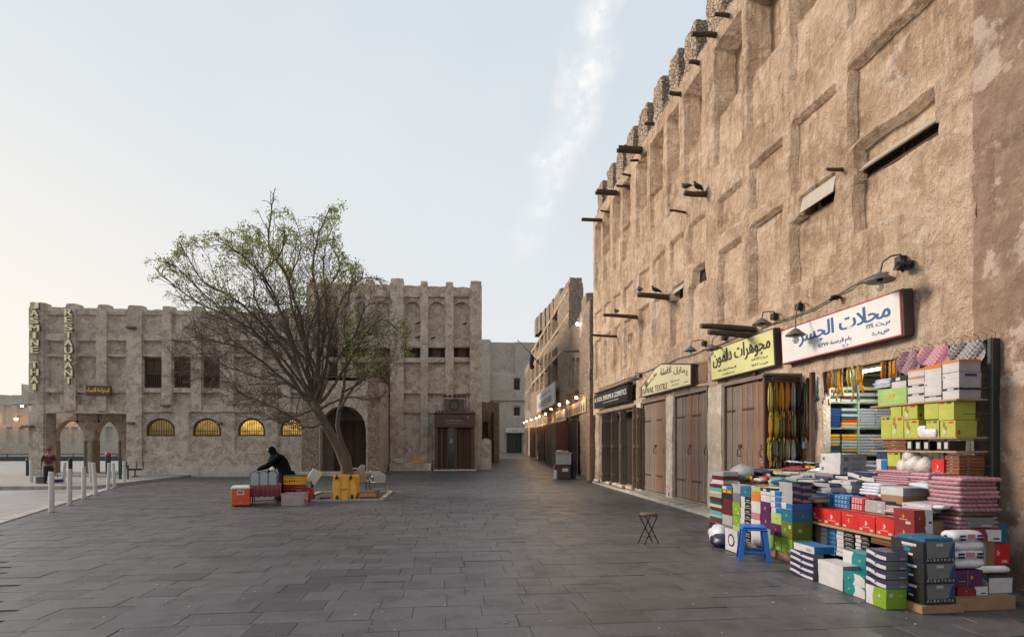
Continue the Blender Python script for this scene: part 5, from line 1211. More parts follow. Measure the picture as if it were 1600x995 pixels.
# --- sweeper seen from behind
mg = gr(76, 755, .1); M_ = thing('person', 'person in maroon shirt and red cap seen from behind, carrying a dustpan', 'person', (mg[0], mg[1], .1), R(30)); hs = 1.27 / 1.72
def hp(x, y, z): return Vector((x, y, z)) * hs
J = [(hp(0, 0, .92), (.155, .12)), (hp(0, 0, 1.12), (.15, .12)), (hp(0, .01, 1.30), (.18, .125)), (hp(0, .02, 1.42), (.12, .09)), (hp(0, .035, 1.50), .052), (hp(0, .05, 1.60), (.078, .09)), (hp(0, .05, 1.67), (.075, .085))]
J = [(p, tuple(q * hs for q in (r if isinstance(r, tuple) else (r, r)))) for p, r in J]; E_ = [(i, i + 1) for i in range(6)]
for s_ in (-1, 1):
    sh = limb_chain(J, E_, [(hp(s_ * .19, .02, 1.38), .062 * hs)], 3); limb_chain(J, E_, [(hp(s_ * .27, .0, 1.12), .048 * hs), (hp(s_ * .29, .08, .88), .034 * hs), (hp(s_ * .29, .1, .84), .028 * hs)], sh)
    limb_chain(J, E_, [(hp(s_ * .10, 0, .80), .095 * hs), (hp(s_ * .12, .03 * s_, .47), .065 * hs), (hp(s_ * .12, -.04 * s_, .08), .045 * hs), (hp(s_ * .13, .10, .035), .038 * hs)], 0)
skin('body', J, E_, SKIN, M_, 2)
J2 = [(p, tuple(q * 1.14 for q in r) if isinstance(r, tuple) else r * 1.2) for p, r in J[:4]]; J2[0] = (hp(0, 0, .88), (.19 * hs, .155 * hs)); E2 = [(0, 1), (1, 2), (2, 3)]
for s_ in (-1, 1): limb_chain(J2, E2, [(hp(s_ * .19, .02, 1.38), .078 * hs), (hp(s_ * .265, .0, 1.10), .066 * hs)], 3)
skin('shirt', J2, E2, MAROON, M_, 2)
J3 = [(hp(0, 0, .95), (.165 * hs, .135 * hs)), (hp(0, 0, .86), (.16 * hs, .13 * hs))]; E3 = [(0, 1)]
for s_ in (-1, 1): limb_chain(J3, E3, [(hp(s_ * .10, 0, .76), .115 * hs), (hp(s_ * .12, .03 * s_, .47), .09 * hs), (hp(s_ * .12, -.04 * s_, .09), .075 * hs)], 1)
skin('trousers', J3, E3, TROU, M_, 2)
m2 = MB()
for s_ in (-1, 1): m2.box((s_ * .125 - .05) * hs, (s_ * .125 + .05) * hs, -.1 * hs, .19 * hs, 0, .085 * hs, bev=.02)
m2.build('shoes', BLK, M_)
m2 = MB(); c = hp(0, .045, 1.69); m2.lathe([(.0001, .09), (.06, .082), (.088, .045), (.095, 0), (.09, -.015)], 18, c=tuple(c)); m2.prism([(-.06, .05), (.06, .05), (.045, .14), (-.045, .14)], c.z - .008, c.z + .004, 'z'); m2.build('cap', mat('red_cap_cloth', (.17, .02, .03), .8), M_)
hand(M_, hp(-.29, .1, .84), (0, .1, -1), (1, 0, 0), curl=1.2, sc=.85); hand(M_, hp(.29, .1, .84), (0, .1, -1), (-1, 0, 0), curl=1.2, sc=.85)
hw_ = M_.matrix_world if False else Matrix.Translation((mg[0], mg[1], .1)) @ Matrix.Rotation(R(30), 4, 'Z')
p = hw_ @ hp(-.30, .12, .74); T = thing('dustpan', 'long handled grey dustpan held by the person in the red cap', 'dustpan', (p.x, p.y, .12), R(30))
m2 = MB(); m2.tube([(0, 0, p.z - .12), (0, 0, .24)], .010, 6); m2.build('handle', BLK, T); m2 = MB(); m2.box(-.15, .15, -.02, .0, 0, .24, bev=.006); m2.box(-.15, .15, .002, .26, 0, .012); m2.box(-.15, -.14, .002, .24, .014, .2); m2.box(.14, .15, .002, .24, .014, .2); m2.box(-.15, .15, .0, .14, .2, .215); m2.build('pan', mat('grey_plastic', (.09, .10, .11), .5), T)
p = hw_ @ hp(.30, .12, .74); T = thing('broom', 'broom with blue brush held by the person in the red cap', 'broom', (p.x, p.y, .12), R(30))
m2 = MB(); m2.tube([(0, 0, p.z + .1), (.04, 0, .16)], .011, 6); m2.build('handle', mat('broom_pole', (.16, .12, .1), .6), T); m2 = MB(); m2.box(-.12, .2, -.05, .05, 0, .13, bev=.02); m2.build('brush', mat('dark_blue_bristle', (.02, .03, .09), .8), T)

# ================================================================== BOLLARDS, BINS, CHAIRS
BOL = mat('chipped_white_paint', (.47, .455, .43), .6, .12, 6, .3, dirt=(.3, .25, .2))
bl = [(80.5, 800, 736.5, 'nearest white bollard, beside the pale paving strip', 0), (108.8, 789, 732, 'second white bollard from the nearest one along the paving strip', 0), (131, 779.7, 728.7, 'third white bollard along the paving strip', 0), (150, 773.5, 722, 'white bollard leaning against its neighbour in front of the arcade piers', -4), (168.5, 766, 723, 'white bollard in front of the red topped bin', 3),
      (179, 761, 722.7, 'white bollard just beyond the red topped bin', -3), (194, 756, 720, 'white bollard nearest the office chair', 0), (143, 757, 721, 'white bollard half hidden behind the leaning one', -4), (98, 757, 722, 'white bollard beside the sweeper with the broom', 5), (49, 757, 719, 'white bollard at the corner pier of the arcade building', 0)]
for i, (x, yb, yt, l, lean) in enumerate(bl):
    X, Y = gr(x, yb); d = X * SY + Y * CY; h = (yb - yt) * d / FPX; T = thing('bollard', l, 'bollard', (X, Y, 0), R(6), 'white bollards along the side street', ry=R(lean)); r = .053
    m2 = MB(); m2.lathe([(r * 1.15, 0), (r * 1.08, .03), (r, .06), (r * .98, h - .02), (r * .9, h - .005), (.0001, h)], 12); m2.build('post', BOL, T); m2 = MB(); m2.lathe([(r * 1.2, 0), (r * 1.2, .025), (r * 1.0, .03)], 12); m2.build('base_ring', KERB, T)
for x, yt, yb, l, red in [(110, 717, 742, 'dark cylindrical bin behind the second bollard', 0), (169, 709, 745, 'dark bin with a red top in front of the arcade', 1), (44, 717, 746, 'black post by the corner of the arcade building', 0)]:
    X, Y = gr(x, yb); d = X * SY + Y * CY; h = (yb - yt) * d / FPX; r = .09 if x != 169 else .11; T = thing('litter_bin' if red or x == 110 else 'black_post', l, 'bin' if red or x == 110 else 'post', (X, Y, .02)); m2 = MB(); m2.lathe([(r * .9, 0), (r, .05), (r, h - .1), (r * 1.04, h - .08), (r * .9, h - .0), (.0001, h)], 14); m2.build('body', mat('dark_bin_paint', (.03, .03, .035), .5), T)
    if red: m2 = MB(); m2.lathe([(r * 1.05, h - .07), (r * .98, h + .03), (.0001, h + .06)], 14); m2.build('red_lid', mat('red_bin_lid', (.4, .03, .02), .5), T)
X, Y = gr(190, 752); T = thing('green_board', 'green post and rail standing at the arcade opening', 'stand', (X, Y, .0)); m2 = MB(); m2.box(-.12, -.02, 0, .06, 0, 1.02, bev=.01); m2.box(-.019, .26, .01, .05, .62, .70, bev=.01); m2.box(.21, .26, .01, .05, 0, .619); m2.build('frame', mat('bottle_green_paint', (.01, .055, .04), .5), T)
# office chair
X, Y = gr(211, 748); T = thing('office_chair', 'black swivel office chair without its back, standing by the wall', 'chair', (X, Y, 0), R(15)); s0 = .88
for k in range(5): a = k * R(72) + .2; m2 = MB(); m2.tube([(0, 0, .13 * s0), (.34 * s0 * math.cos(a), .34 * s0 * math.sin(a), .08 * s0)], [.035 * s0, .022 * s0], 6); m2.tube([(.34 * s0 * math.cos(a), .34 * s0 * math.sin(a) - .03, .035), (.34 * s0 * math.cos(a), .34 * s0 * math.sin(a) + .03, .035)], .034, 10); m2.build('base_leg', BLK, T)
m2 = MB(); m2.tube([(0, 0, .1), (0, 0, .44 * s0)], .022, 8); m2.build('gas_lift', BLK, T); m2 = MB(); m2.box(-.27 * s0, .27 * s0, -.25 * s0, .25 * s0, .45 * s0, .54 * s0, bev=.02); m2.build('seat', BLK, T)
for s_ in (-1, 1): m2 = MB(); m2.tube([(s_ * .3 * s0, 0, .47 * s0), (s_ * .37 * s0, 0, .55 * s0), (s_ * .37 * s0, 0, .82 * s0)], .016, 6); m2.box(s_ * .37 * s0 - .035, s_ * .37 * s0 + .035, -.13 * s0, .13 * s0, .82 * s0, .87 * s0, bev=.01); m2.build('armrest', BLK, T)
m2 = MB(); m2.tube([(0, .2 * s0, .5 * s0), (0, .3 * s0, .6 * s0), (0, .3 * s0, .9 * s0)], .02, 6); m2.build('back_bracket', BLK, T)

# ================================================================== FOOD SELLER'S THINGS
def at(x, y, z=0.): X, Y = gr(x, y, z); return (X, Y, z)
ORG = mat('orange_plastic', (.62, .085, .015), .4, .08, 4, .05); WPL = mat('white_plastic_lid', (.62, .61, .62), .4, .05, 4, .05); RPL = mat('red_plastic', (.35, .012, .018), .45, .15, 4, .05); GPL = mat('green_plastic', (.01, .13, .05), .45)
p = at(361, 791.5); T = thing('cool_box', 'orange cool box with a white lid beside the striped cloth', 'cool box', p, R(17)); w_ = .42; dp = .75; h = .42
m2 = MB(); m2.box(0, w_, 0, dp, .02, h, bev=.02); m2.build('box_body', ORG, T); m2 = MB(); m2.box(-.012, w_ + .012, -.012, dp + .012, h + .002, h + .06, bev=.02); m2.build('lid', WPL, T)
m2 = MB(); m2.box(.13, .29, -.02, -.003, .29, .31); m2.box(.13, .15, -.02, -.003, .31, .38); m2.box(.27, .29, -.02, -.003, .31, .38); m2.box(.13, .29, -.02, -.003, .38, .40); m2.build('handle', WPL, T); m2 = MB(); m2.lathe([(.022, 0), (.014, .02)], 8, M=Matrix.Translation((.2, -.002, .07)) @ Matrix.Rotation(R(90), 4, 'X')); m2.build('drain_plug', WPL, T)
m2 = MB(); m2.box(-.006, w_ + .006, -.008, -.001, .17, .185); m2.build('moulding', ORG, T)
p = at(390, 789.5); T = thing('folding_table', 'low table under a red striped cloth holding the metal food boxes', 'table', p, R(15)); tw, td, th_ = .70, .95, .47
m2 = MB(); m2.box(0, tw, 0, td, th_ - .03, th_); m2.build('tabletop', IRON, T)
for x in (.06, tw - .06):
    for y in (.06, td - .06): m2 = MB(); m2.tube([(x, y, 0), (x, y, th_ - .031)], .014, 6); m2.build('leg', BLK, T)
m2 = MB(); m2.tube([(.06, .06, .1), (tw - .06, .06, .12)], .01, 5); m2.tube([(.06, .06, .12), (.06, td - .06, .12)], .01, 5); m2.build('crossbar', BLK, T)
def clothm():
    m, t, p_ = newmat('red_striped_tablecloth'); co = t.coord((1, 1, 1)); x = t.new('ShaderNodeSeparateXYZ', {0: co}).outputs[0]; w1 = t.math('SINE', t.math('MULTIPLY', x, 95)); w2 = t.math('SINE', t.math('MULTIPLY', x, 210))
    c = t.mix(t.mr(w1, .2, .5), (.22, .01, .03), (.05, .01, .02)); c = t.mix(t.mr(w2, .8, .95), c, (.4, .2, .22)); t.set(p_.inputs['Base Color'], c); p_.inputs['Roughness'].default_value = .85; return m
m2 = MB(); nx = 50; vs = []; prof = [(td + .02, th_ - .25), (td + .02, th_ + .012), (-.02, th_ + .012), (-.035, th_ - .1), (-.03, th_ - .26)]
for i in range(nx + 1):
    x = -.03 + (tw + .06) * i / nx
    for j, (y, z) in enumerate(prof): vs.append((x, y - (.018 * math.sin(i * .9) + .01 * math.sin(i * 2.1)) * (j > 2) * (j - 2), z + (.012 * math.sin(i * .7) if j in (0, 4) else 0)))
np_ = len(prof); m2.add(vs, [[i * np_ + j, (i + 1) * np_ + j, (i + 1) * np_ + j + 1, i * np_ + j + 1] for i in range(nx) for j in range(np_ - 1)], 0, True)
o = m2.build('tablecloth', clothm(), None, p, R(15)); tag(o, 'dark red striped cloth draped over the low table', 'tablecloth')
STEEL = mat('brushed_steel', (.33, .35, .37), .35, .1, 5, .1, metal=.6)
for q, (xa, xb, l) in enumerate([(390.5, 405, 'metal food box with a peaked lid, nearest the cool box'), (405.5, 418.5, 'metal food box between the two other peaked boxes'), (419, 434, 'metal food box nearest the person in black, with a plastic bag')]):
    a = at(xa, 766, th_ + .012); d = 14.4; w_ = (xb - xa) * d / FPX; h = .36
    T = thing('food_box', l, 'metal box', (p[0] + (.0 + q * .21) * math.cos(R(15)) - .2 * math.sin(R(15)), p[1] + (.0 + q * .21) * math.sin(R(15)) + .2 * math.cos(R(15)), th_ + .02), R(15), 'peaked metal food boxes')
    w_ = .208; m2 = MB(); m2.prism([(0, 0), (w_, 0), (w_, h * .82), (w_ * .78, h * .97), (w_ * .5, h), (w_ * .22, h * .97), (0, h * .82)], 0, .4); m2.build('box_body', STEEL, T)
    m2 = MB(); Q = [(0, 0), (0, h * .82), (w_ * .22, h * .97), (w_ * .5, h), (w_ * .78, h * .97), (w_, h * .82), (w_, 0)]; m2.tube([(x, -.004, z) for x, z in Q], .009, 5); m2.build('edge_trim', BLK, T)
m2 = MB(); m2.lathe([(.0001, .10), (.03, .09), (.06, .05), (.065, .02), (.04, 0)], 14); o = m2.build('plastic_bag', mat('clear_wrinkled_plastic', (.6, .58, .56), .2, .2, 12, .8), None, (p[0] + .42, p[1] + .42, th_ + .385)); tag(o, 'small clear plastic bag on the food box nearest the person in black', 'bag')
def crate(name, label, x0, yb, w_, d_, h, m_, rz=0, z0=0., rows=2, rim=None, loc=None, solid=False):
    T = thing(name, label, 'crate', loc or at(x0, yb), rz); m2 = MB(); m2.box(0, w_, 0, d_, 0, .02, bev=.004)
    if solid:
        for (a, b, c, d2) in ((0, w_, 0, .012), (0, w_, d_ - .012, d_), (0, .012, .013, d_ - .013), (w_ - .012, w_, .013, d_ - .013)): m2.box(a, b, c, d2, .021, h)
    else:
        for z in [h * k / rows for k in range(rows)] + [h - .03]:
            for (a, b, c, d2) in ((0, w_, 0, .014), (0, w_, d_ - .014, d_), (0, .014, .0141, d_ - .0141), (w_ - .014, w_, .0141, d_ - .0141)): m2.box(a, b, c, d2, z + .021, z + .05)
        n = int(w_ / .06)
        for k in range(n + 1):
            x = k * (w_ - .014) / n
            for y in (.001, d_ - .013): m2.box(x, x + .014, y, y + .012, .0215, h + .019)
        for k in range(5):
            y = .02 + k * (d_ - .06) / 4
            for x in (.001, w_ - .013): m2.box(x, x + .012, y, y + .014, .0215, h + .019)
    m2.build('crate_body', m_, T)
    if rim: m2 = MB(); m2.box(-.01, w_ + .01, -.01, .012, h + .022, h + .045, bev=.005); m2.box(-.01, w_ + .01, d_ - .012, d_ + .01, h + .022, h + .045, bev=.005); m2.box(-.01, .012, .013, d_ - .013, h + .022, h + .045); m2.box(w_ - .012, w_ + .01, .013, d_ - .013, h + .022, h + .045); m2.build('rim', rim, T)
    return T
cp = at(443, 785)
crate('plastic_crate', 'lower red crate standing behind the clear tub', 443, 785, .50, .42, .19, RPL, loc=(cp[0], cp[1], .0), solid=True)
crate('plastic_crate', 'upper red crate, between the lower red crate and the yellow one', 443, 785, .50, .42, .20, RPL, loc=(cp[0], cp[1], .215))
crate('plastic_crate', 'yellow crate with a green rim on top of the red crates', 443, 785, .50, .42, .20, YEL, rim=GPL, loc=(cp[0], cp[1], .47))
crate('plastic_crate', 'small red crate behind the clear tub, next to the folded white chair', 476, 783, .20, .4, .36, RPL, solid=True, loc=at(472, 784))
tp = at(439, 790); T = thing('plastic_tub', 'clear plastic tub with pink contents in front of the red crates', 'tub', tp); w_ = .56; CLR = mat('cloudy_clear_plastic', (.50, .42, .43), .25, .1, 5, .1, alpha=.5)
m2 = MB(); m2.prism([(.02, 0), (w_ - .02, 0), (w_, .30), (0, .30)], 0, .012); m2.prism([(.02, 0), (w_ - .02, 0), (w_, .30), (0, .30)], .4, .412); m2.box(.0, .012, .013, .399, .0, .3); m2.box(w_ - .012, w_, .013, .399, 0, .3); m2.box(.02, w_ - .02, .013, .399, .0, .012); m2.build('tub_body', CLR, T)
m2 = MB(); m2.box(-.015, w_ + .015, -.015, .0, .285, .31, bev=.004); m2.box(-.015, w_ + .015, .413, .428, .285, .31, bev=.004); m2.build('rim', CLR, T)
m2 = MB(); rn = random.Random(5)
for k in range(9): x, y = .08 + .12 * (k % 5), .1 + .18 * (k // 5); m2.lathe([(.0001, -.07), (.05, -.04), (.065, .0), (.05, .05), (.0001, .08)], 9, c=(x, y, .1 + rn.random() * .06))
o = m2.build('pink_packets', mat('pink_packets', (.55, .12, .13), .5, .3, 6), None, tp); tag(stuff(o), 'pink packets inside the clear plastic tub', 'packets')
# chairs
def plastic_chair(name, label, loc, rz, m_, legm=None, s=1., cat='chair', arms=True, wick=False):
    T = thing(name, label, cat, loc, rz); 
    m2 = MB(); m2.box(-.22 * s, .22 * s, -.21 * s, .21 * s, .42 * s, .445 * s, bev=.012); m2.build('seat', m_, T)
    m2 = MB(); n = 10; vs = []
    for i in range(n + 1):
        a = -1 + 2 * i / n; x = .225 * a * s; y = (.20 + .035 * (1 - a * a)) * s; top = (.82 - .10 * abs(a) ** 3) * s
        vs += [(x, y, .45 * s), (x, y + .04 * s, .62 * s), (x * .95, y + .07 * s, top), (x * .95, y + .085 * s, top), (x, y + .055 * s, .62 * s), (x, y + .018 * s, .45 * s)]
    fs = []
    for i in range(n):
        for j in range(6): fs.append([i * 6 + j, (i + 1) * 6 + j, (i + 1) * 6 + (j + 1) % 6, i * 6 + (j + 1) % 6])
    fs += [[0, 1, 2, 3, 4, 5], [n * 6 + k for k in range(6)]]
    m2.add(vs, fs); m2.build('backrest', m_, T)
    for sx in (-1, 1):
        for sy in (-1, 1): m2 = MB(); m2.tube([(sx * .2 * s, sy * .19 * s, .43 * s), (sx * .235 * s, sy * .235 * s, 0)], .016 * s if legm else .022 * s, 7); m2.build('leg', legm or m_, T)
        if arms: m2 = MB(); m2.tube([(sx * .22 * s, -.17 * s, .43 * s), (sx * .255 * s, -.19 * s, .62 * s), (sx * .262 * s, -.1 * s, .655 * s), (sx * .255 * s, .16 * s, .66 * s), (sx * .22 * s, .235 * s, .67 * s)], [.014 * s, .018 * s, .022 * s, .022 * s, .014 * s], 7); m2.build('armrest', legm or m_, T)
    return T
TAN = mat('tan_plastic', (.46, .30, .20), .5, .08, 5, .05); CWH = mat('white_garden_plastic', (.52, .50, .48), .45, .08, 5, .05); ALU = mat('aluminium_tube', (.42, .43, .45), .35, .05, metal=.7)
plastic_chair('garden_chair', 'tan plastic armchair with its back to the viewer by the yellow bin', at(565, 771), R(172), TAN, IRON, .92)
plastic_chair('cafe_chair', 'aluminium armchair on thin legs at the corner of the tree pit', at(591, 770), R(205), CWH, ALU, .80)
plastic_chair('garden_chair', 'white plastic armchair behind the tan one, near the porch', at(558, 755), R(-120), CWH, None, .92)
plastic_chair('garden_chair', 'second white chair hidden partly behind the tan chair', at(546, 760), R(110), CWH, None, .80)
T = thing('folding_chair', 'folded white chair with black legs leaning beside the red crates', 'chair', at(483, 780), R(10)); m2 = MB(); m2.box(-.15, .15, -.02, .02, 0, .40, bev=.018, M=Matrix.Translation((.02, 0, .46)) @ Matrix.Rotation(R(32), 4, 'Y')); m2.build('backrest', CWH, T)
for sy in (-.02, .1): m2 = MB(); m2.tube([(.05, sy, .52), (.14, sy, 0)], .013, 6); m2.tube([(.10, sy + .03, .45), (-.10, sy + .03, 0)], .013, 6); m2.build('leg', BLK, T)
m2 = MB(); m2.box(-.03, .03, 0, .12, .12, .46, bev=.01, M=Matrix.Translation((.0, 0, 0)) @ Matrix.Rotation(R(12), 4, 'Y')); m2.build('seat', BLK, T)
# yellow wheeled bin lying with its four castors towards the viewer
bp_ = at(519, 782); T = thing('wheeled_bin', 'yellow wheeled container tipped on its side, castors facing out', 'bin', (bp_[0], bp_[1], 0), R(2), rx=R(-8)); w_, h = .62, .74
m2 = MB(); m2.prism([(.04, 0), (w_ - .02, 0), (w_ + .03, h * .3), (w_ - .06, h * .95), (.02, h), (-.01, h * .5)], 0, .55); m2.box(-.02, w_ + .02, .5, .62, -.0, h + .02, bev=.02); m2.build('bin_body', YEL, T)
m2 = MB(); m2.box(w_ * .28, w_ * .36, -.05, -.003, .05, h * .9, bev=.015); m2.box(w_ * .64, w_ * .72, -.05, -.003, .05, h * .9, bev=.015); m2.box(w_ * .361, w_ * .639, -.045, -.003, h * .42, h * .52, bev=.01); m2.box(.05, w_ * .279, -.03, -.003, h * .84, h * .9, bev=.01); m2.box(w_ * .721, w_ - .09, -.03, -.003, h * .84, h * .9, bev=.01); m2.build('underside_ribs', YEL, T)
for x, z in ((.11, h * .86), (w_ - .13, h * .86), (.13, .08), (w_ - .09, .1)):
    m2 = MB(); m2.lathe([(.02, -.02), (.062, -.02), (.065, 0), (.062, .02), (.02, .02)], 14, M=Matrix.Translation((x, -.09, z)) @ Matrix.Rotation(R(90), 4, 'Y')); m2.box(x - .03, x + .03, -.05, -.002, z - .03, z + .03, bev=.005); m2.build('castor', BLK, T)
CARD = mat('brown_cardboard', (.26, .15, .085), .8, .12, 6, .15)
p = at(562, 781.5); T = thing('cardboard_box', 'open brown cardboard box under the tan chair', 'box', p, R(8)); m2 = MB(); w_ = .44
for (a, b, c, d2) in ((0, w_, 0, .01), (0, w_, .29, .3), (0, .01, .011, .289), (w_ - .01, w_, .011, .289)): m2.box(a, b, c, d2, 0, .19)
m2.box(0, w_, 0, .3, .0, .008); m2.build('box_body', CARD, T)
for k, (mx, rot) in enumerate(((Matrix.Translation((0, 0, .19)), R(-50)), (Matrix.Translation((0, .3, .19)), R(30)))): m2 = MB(); m2.box(0, w_, -.12 if k == 0 else 0, 0 if k == 0 else .12, 0, .006, M=mx @ Matrix.Rotation(-rot if k == 0 else rot, 4, 'X')); m2.build('flap', CARD, T)
T = thing('cardboard_sheet', 'torn cardboard box corner standing at the edge of the tree pit', 'box', at(580, 779), R(-15)); m2 = MB(); m2.box(0, .18, 0, .22, 0, .26, bev=.01); m2.build('box_body', CARD, T)
T = thing('stone_slab', 'loose dark slab lying by the foot of the yellow container', 'slab', at(497, 783), R(12)); m2 = MB(); m2.box(0, .3, 0, .35, 0, .06, bev=.01); m2.box(.05, .32, .05, .3, .061, .1, bev=.01); m2.build('slab', mat('dark_slab', (.06, .058, .055), .8), T)
# folding stool
T = thing('folding_stool', 'small folding stool with a round brown seat alone on the paving', 'stool', at(1013, 848)); d = T.location.x * SY + T.location.y * CY; h = 47 * d / FPX
m2 = MB(); m2.lathe([(.0001, h), (.125, h), (.135, h - .008), (.135, h - .03), (.12, h - .035), (.0001, h - .035)], 10); m2.build('seat', mat('worn_brown_seat', (.12, .065, .04), .6, .2, 8, .2), T)
for s_ in (-1, 1):
    for y in (-.085, .085): m2 = MB(); m2.tube([(-s_ * .10, y + s_ * .012, h - .036), (s_ * .135, y + s_ * .012, .0)], .0085, 7); m2.build('leg', BLK, T)
m2 = MB()
for s_, z in ((-1, .1), (1, .1), (-1, h - .05), (1, h - .05)):
    x = -s_ * .10 + (h - .036 - z) / (h - .036) * s_ * .235; m2.tube([(x, -.085 + s_ * .012, z), (x, .085 + s_ * .012, z)], .007, 6)
m2.build('crossbar', BLK, T); T.rotation_euler.z = R(14)
# blue plastic stool
T = thing('plastic_stool', 'blue square plastic stool in front of the stacked goods', 'stool', at(1177, 873), R(-24)); BLP = mat('blue_plastic', (.012, .13, .52), .35, .06, 4, .03); d = T.location.x * SY + T.location.y * CY; h = 53 * d / FPX
m2 = MB(); m2.box(-.15, .15, -.15, .15, h - .03, h, bev=.014); m2.box(-.16, .16, -.16, .16, h - .055, h - .031, bev=.01); m2.build('seat', BLP, T)
for sx in (-1, 1):
    for sy in (-1, 1):
        m2 = MB(); a, b = Vector((sx * .125, sy * .125, h - .056)), Vector((sx * .172, sy * .172, 0))
        q = [(a.x - .028, a.y - .028), (a.x + .028, a.y - .028), (a.x + .028, a.y + .028), (a.x - .028, a.y + .028)]; q2 = [(b.x - .026, b.y - .026), (b.x + .026, b.y - .026), (b.x + .026, b.y + .026), (b.x - .026, b.y + .026)]
        m2.add([(x, y, a.z) for x, y in q] + [(x, y, 0) for x, y in q2], [[0, 1, 2, 3], [7, 6, 5, 4]] + [[k, 4 + k, 4 + (k + 1) % 4, (k + 1) % 4] for k in range(4)]); m2.build('leg', BLP, T)
m2 = MB(); r = .158; z = .09
for a in range(4): m2.box(-r + .03, r - .03, -r - .006, -r + .012, z, z + .035, bev=.004, M=Matrix.Rotation(R(90) * a, 4, 'Z'))
m2.build('stretcher', BLP, T)
# newspaper / goods stand in the alley
T = thing('display_stand', 'narrow white and brown display stand at the mouth of the alley', 'stand', at(880, 748, .03), R(-10)); m2 = MB(); m2.box(-.25, .32, -.2, .25, .02, .62, bev=.01); m2.build('lower_cabinet', CARV, T); m2 = MB(); m2.box(-.32, .34, -.26, .28, .64, 1.12, bev=.01); m2.build('upper_case', mat('cloudy_white_case', (.42, .40, .38), .5, .2, 8), T)
m2 = MB(); m2.box(-.36, .36, -.3, .3, 1.125, 1.16, bev=.008); m2.box(-.3, .0, -.2, .1, 1.161, 1.27, bev=.03); m2.box(.02, .25, -.1, .2, 1.161, 1.23, bev=.03); m2.build('top_goods', mat('creamy_goods', (.38, .34, .3), .6, .3, 12), T)
m2 = MB(); m2.box(-.05, .22, -.215, -.202, .34, .48); m2.build('price_card', WPL, T); m2 = MB(); m2.box(-.42, -.28, -.3, -.1, .0, .4, bev=.03); m2.build('white_parcel', WPL, T); m2 = MB(); m2.box(-.45, -.33, -.27, -.1, .42, .6, bev=.03); m2.build('pink_parcel', mat('dusty_pink', (.35, .1, .16), .6), T)
m2 = MB(); m2.tube([(.45, .2, 0), (.46, .2, .5), (.44, .2, 1.15)], [.1, .16, .06], 8); o = m2.build('hanging_clothes', mat('dark_clothes', (.04, .03, .035), .9), T)
T = thing('cloth_roll', 'pale upright roll standing by the red alley door', 'roll', at(907, 741, .05)); m2 = MB(); m2.tube([(0, 0, 0), (0, 0, .85)], .07, 10); m2.build('roll', WPL, T)
# ================================================================== SHOP ROOM BEHIND THE OPENING
# (all of it belongs to the building: inner walls, ceiling)
m2 = MB(); Z3 = 3.15
m2.box(-8.88, -5.02, 2.05, 2.09, 0, Z3); m2.box(-8.88, -8.70, .25, 2.045, 0, Z3); m2.box(-5.2, -5.02, .65, 2.045, 0, Z3); m2.box(-8.695, -5.205, .25, 2.045, Z3 - .06, Z3); m2.box(-8.695, -5.205, .0, 2.045, .0, .06)
m2.build('shop_room', mat('dim_shop_walls', (.20, .17, .14), .9, .15, 3, .2), main)
CBR = mat('brown_carton', (.24, .14, .08), .75, .15, 6, .1)
def pk(name, col, rough=.42, **k): return mat(name, tuple(c * .73 for c in col), rough, .16, 5, .25, **k)
C_ = dict(navy=pk('navy_print', (.012, .018, .075)), white=pk('white_card', (.60, .60, .63)), grey=pk('grey_card', (.17, .17, .18)), lgrey=pk('light_grey_card', (.38, .38, .41)), red=pk('red_card', (.62, .018, .02)), dred=pk('dark_red_card', (.24, .012, .02)),
          teal=pk('teal_card', (.0, .20, .23)), green=pk('lime_green_card', (.20, .36, .02)), lgreen=pk('light_green_card', (.36, .55, .16)), olive=pk('olive_green_card', (.13, .17, .012)), blue=pk('bright_blue_card', (.005, .15, .42)), dblue=pk('deep_blue_card', (.008, .04, .15)), tblue=pk('teal_blue_card', (.005, .14, .26)),
          purple=pk('purple_card', (.085, .008, .085)), black=pk('black_card', (.012, .012, .014)), yg=pk('yellow_green_card', (.47, .52, .08)), maroon=pk('maroon_card', (.10, .008, .012)), orange=pk('orange_card', (.60, .20, .035)), cream=pk('cream_card', (.55, .50, .38)),
          pink=pk('pink_card', (.52, .20, .24)), brown=CBR, yellow=pk('yellow_card', (.60, .36, .02)), mint=pk('mint_card', (.22, .40, .30)), cyan=pk('cyan_card', (.06, .42, .42)), dteal=pk('dark_green_card', (.01, .08, .06)), skin=pk('printed_skin_tone', (.35, .16, .09)), mauve=pk('mauve_card', (.25, .2, .26)), mbrown=pk('mid_brown_card', (.16, .06, .03)))
KEY = list(C_)
def chev(ca, cb, s, asp, flip=False):           # two nested angle marks
    out = []; g = -1 if flip else 1
    for o, k in ((0, 1.), (-.42, .62)):
        P = [(-.5, 1), (-.1, 1), (.55, 0), (-.1, -1), (-.5, -1), (.1, 0)]
        out.append([(ca + g * (p[0] + o) * s * k * asp, cb + p[1] * s * k * .75) for p in P])
    return out
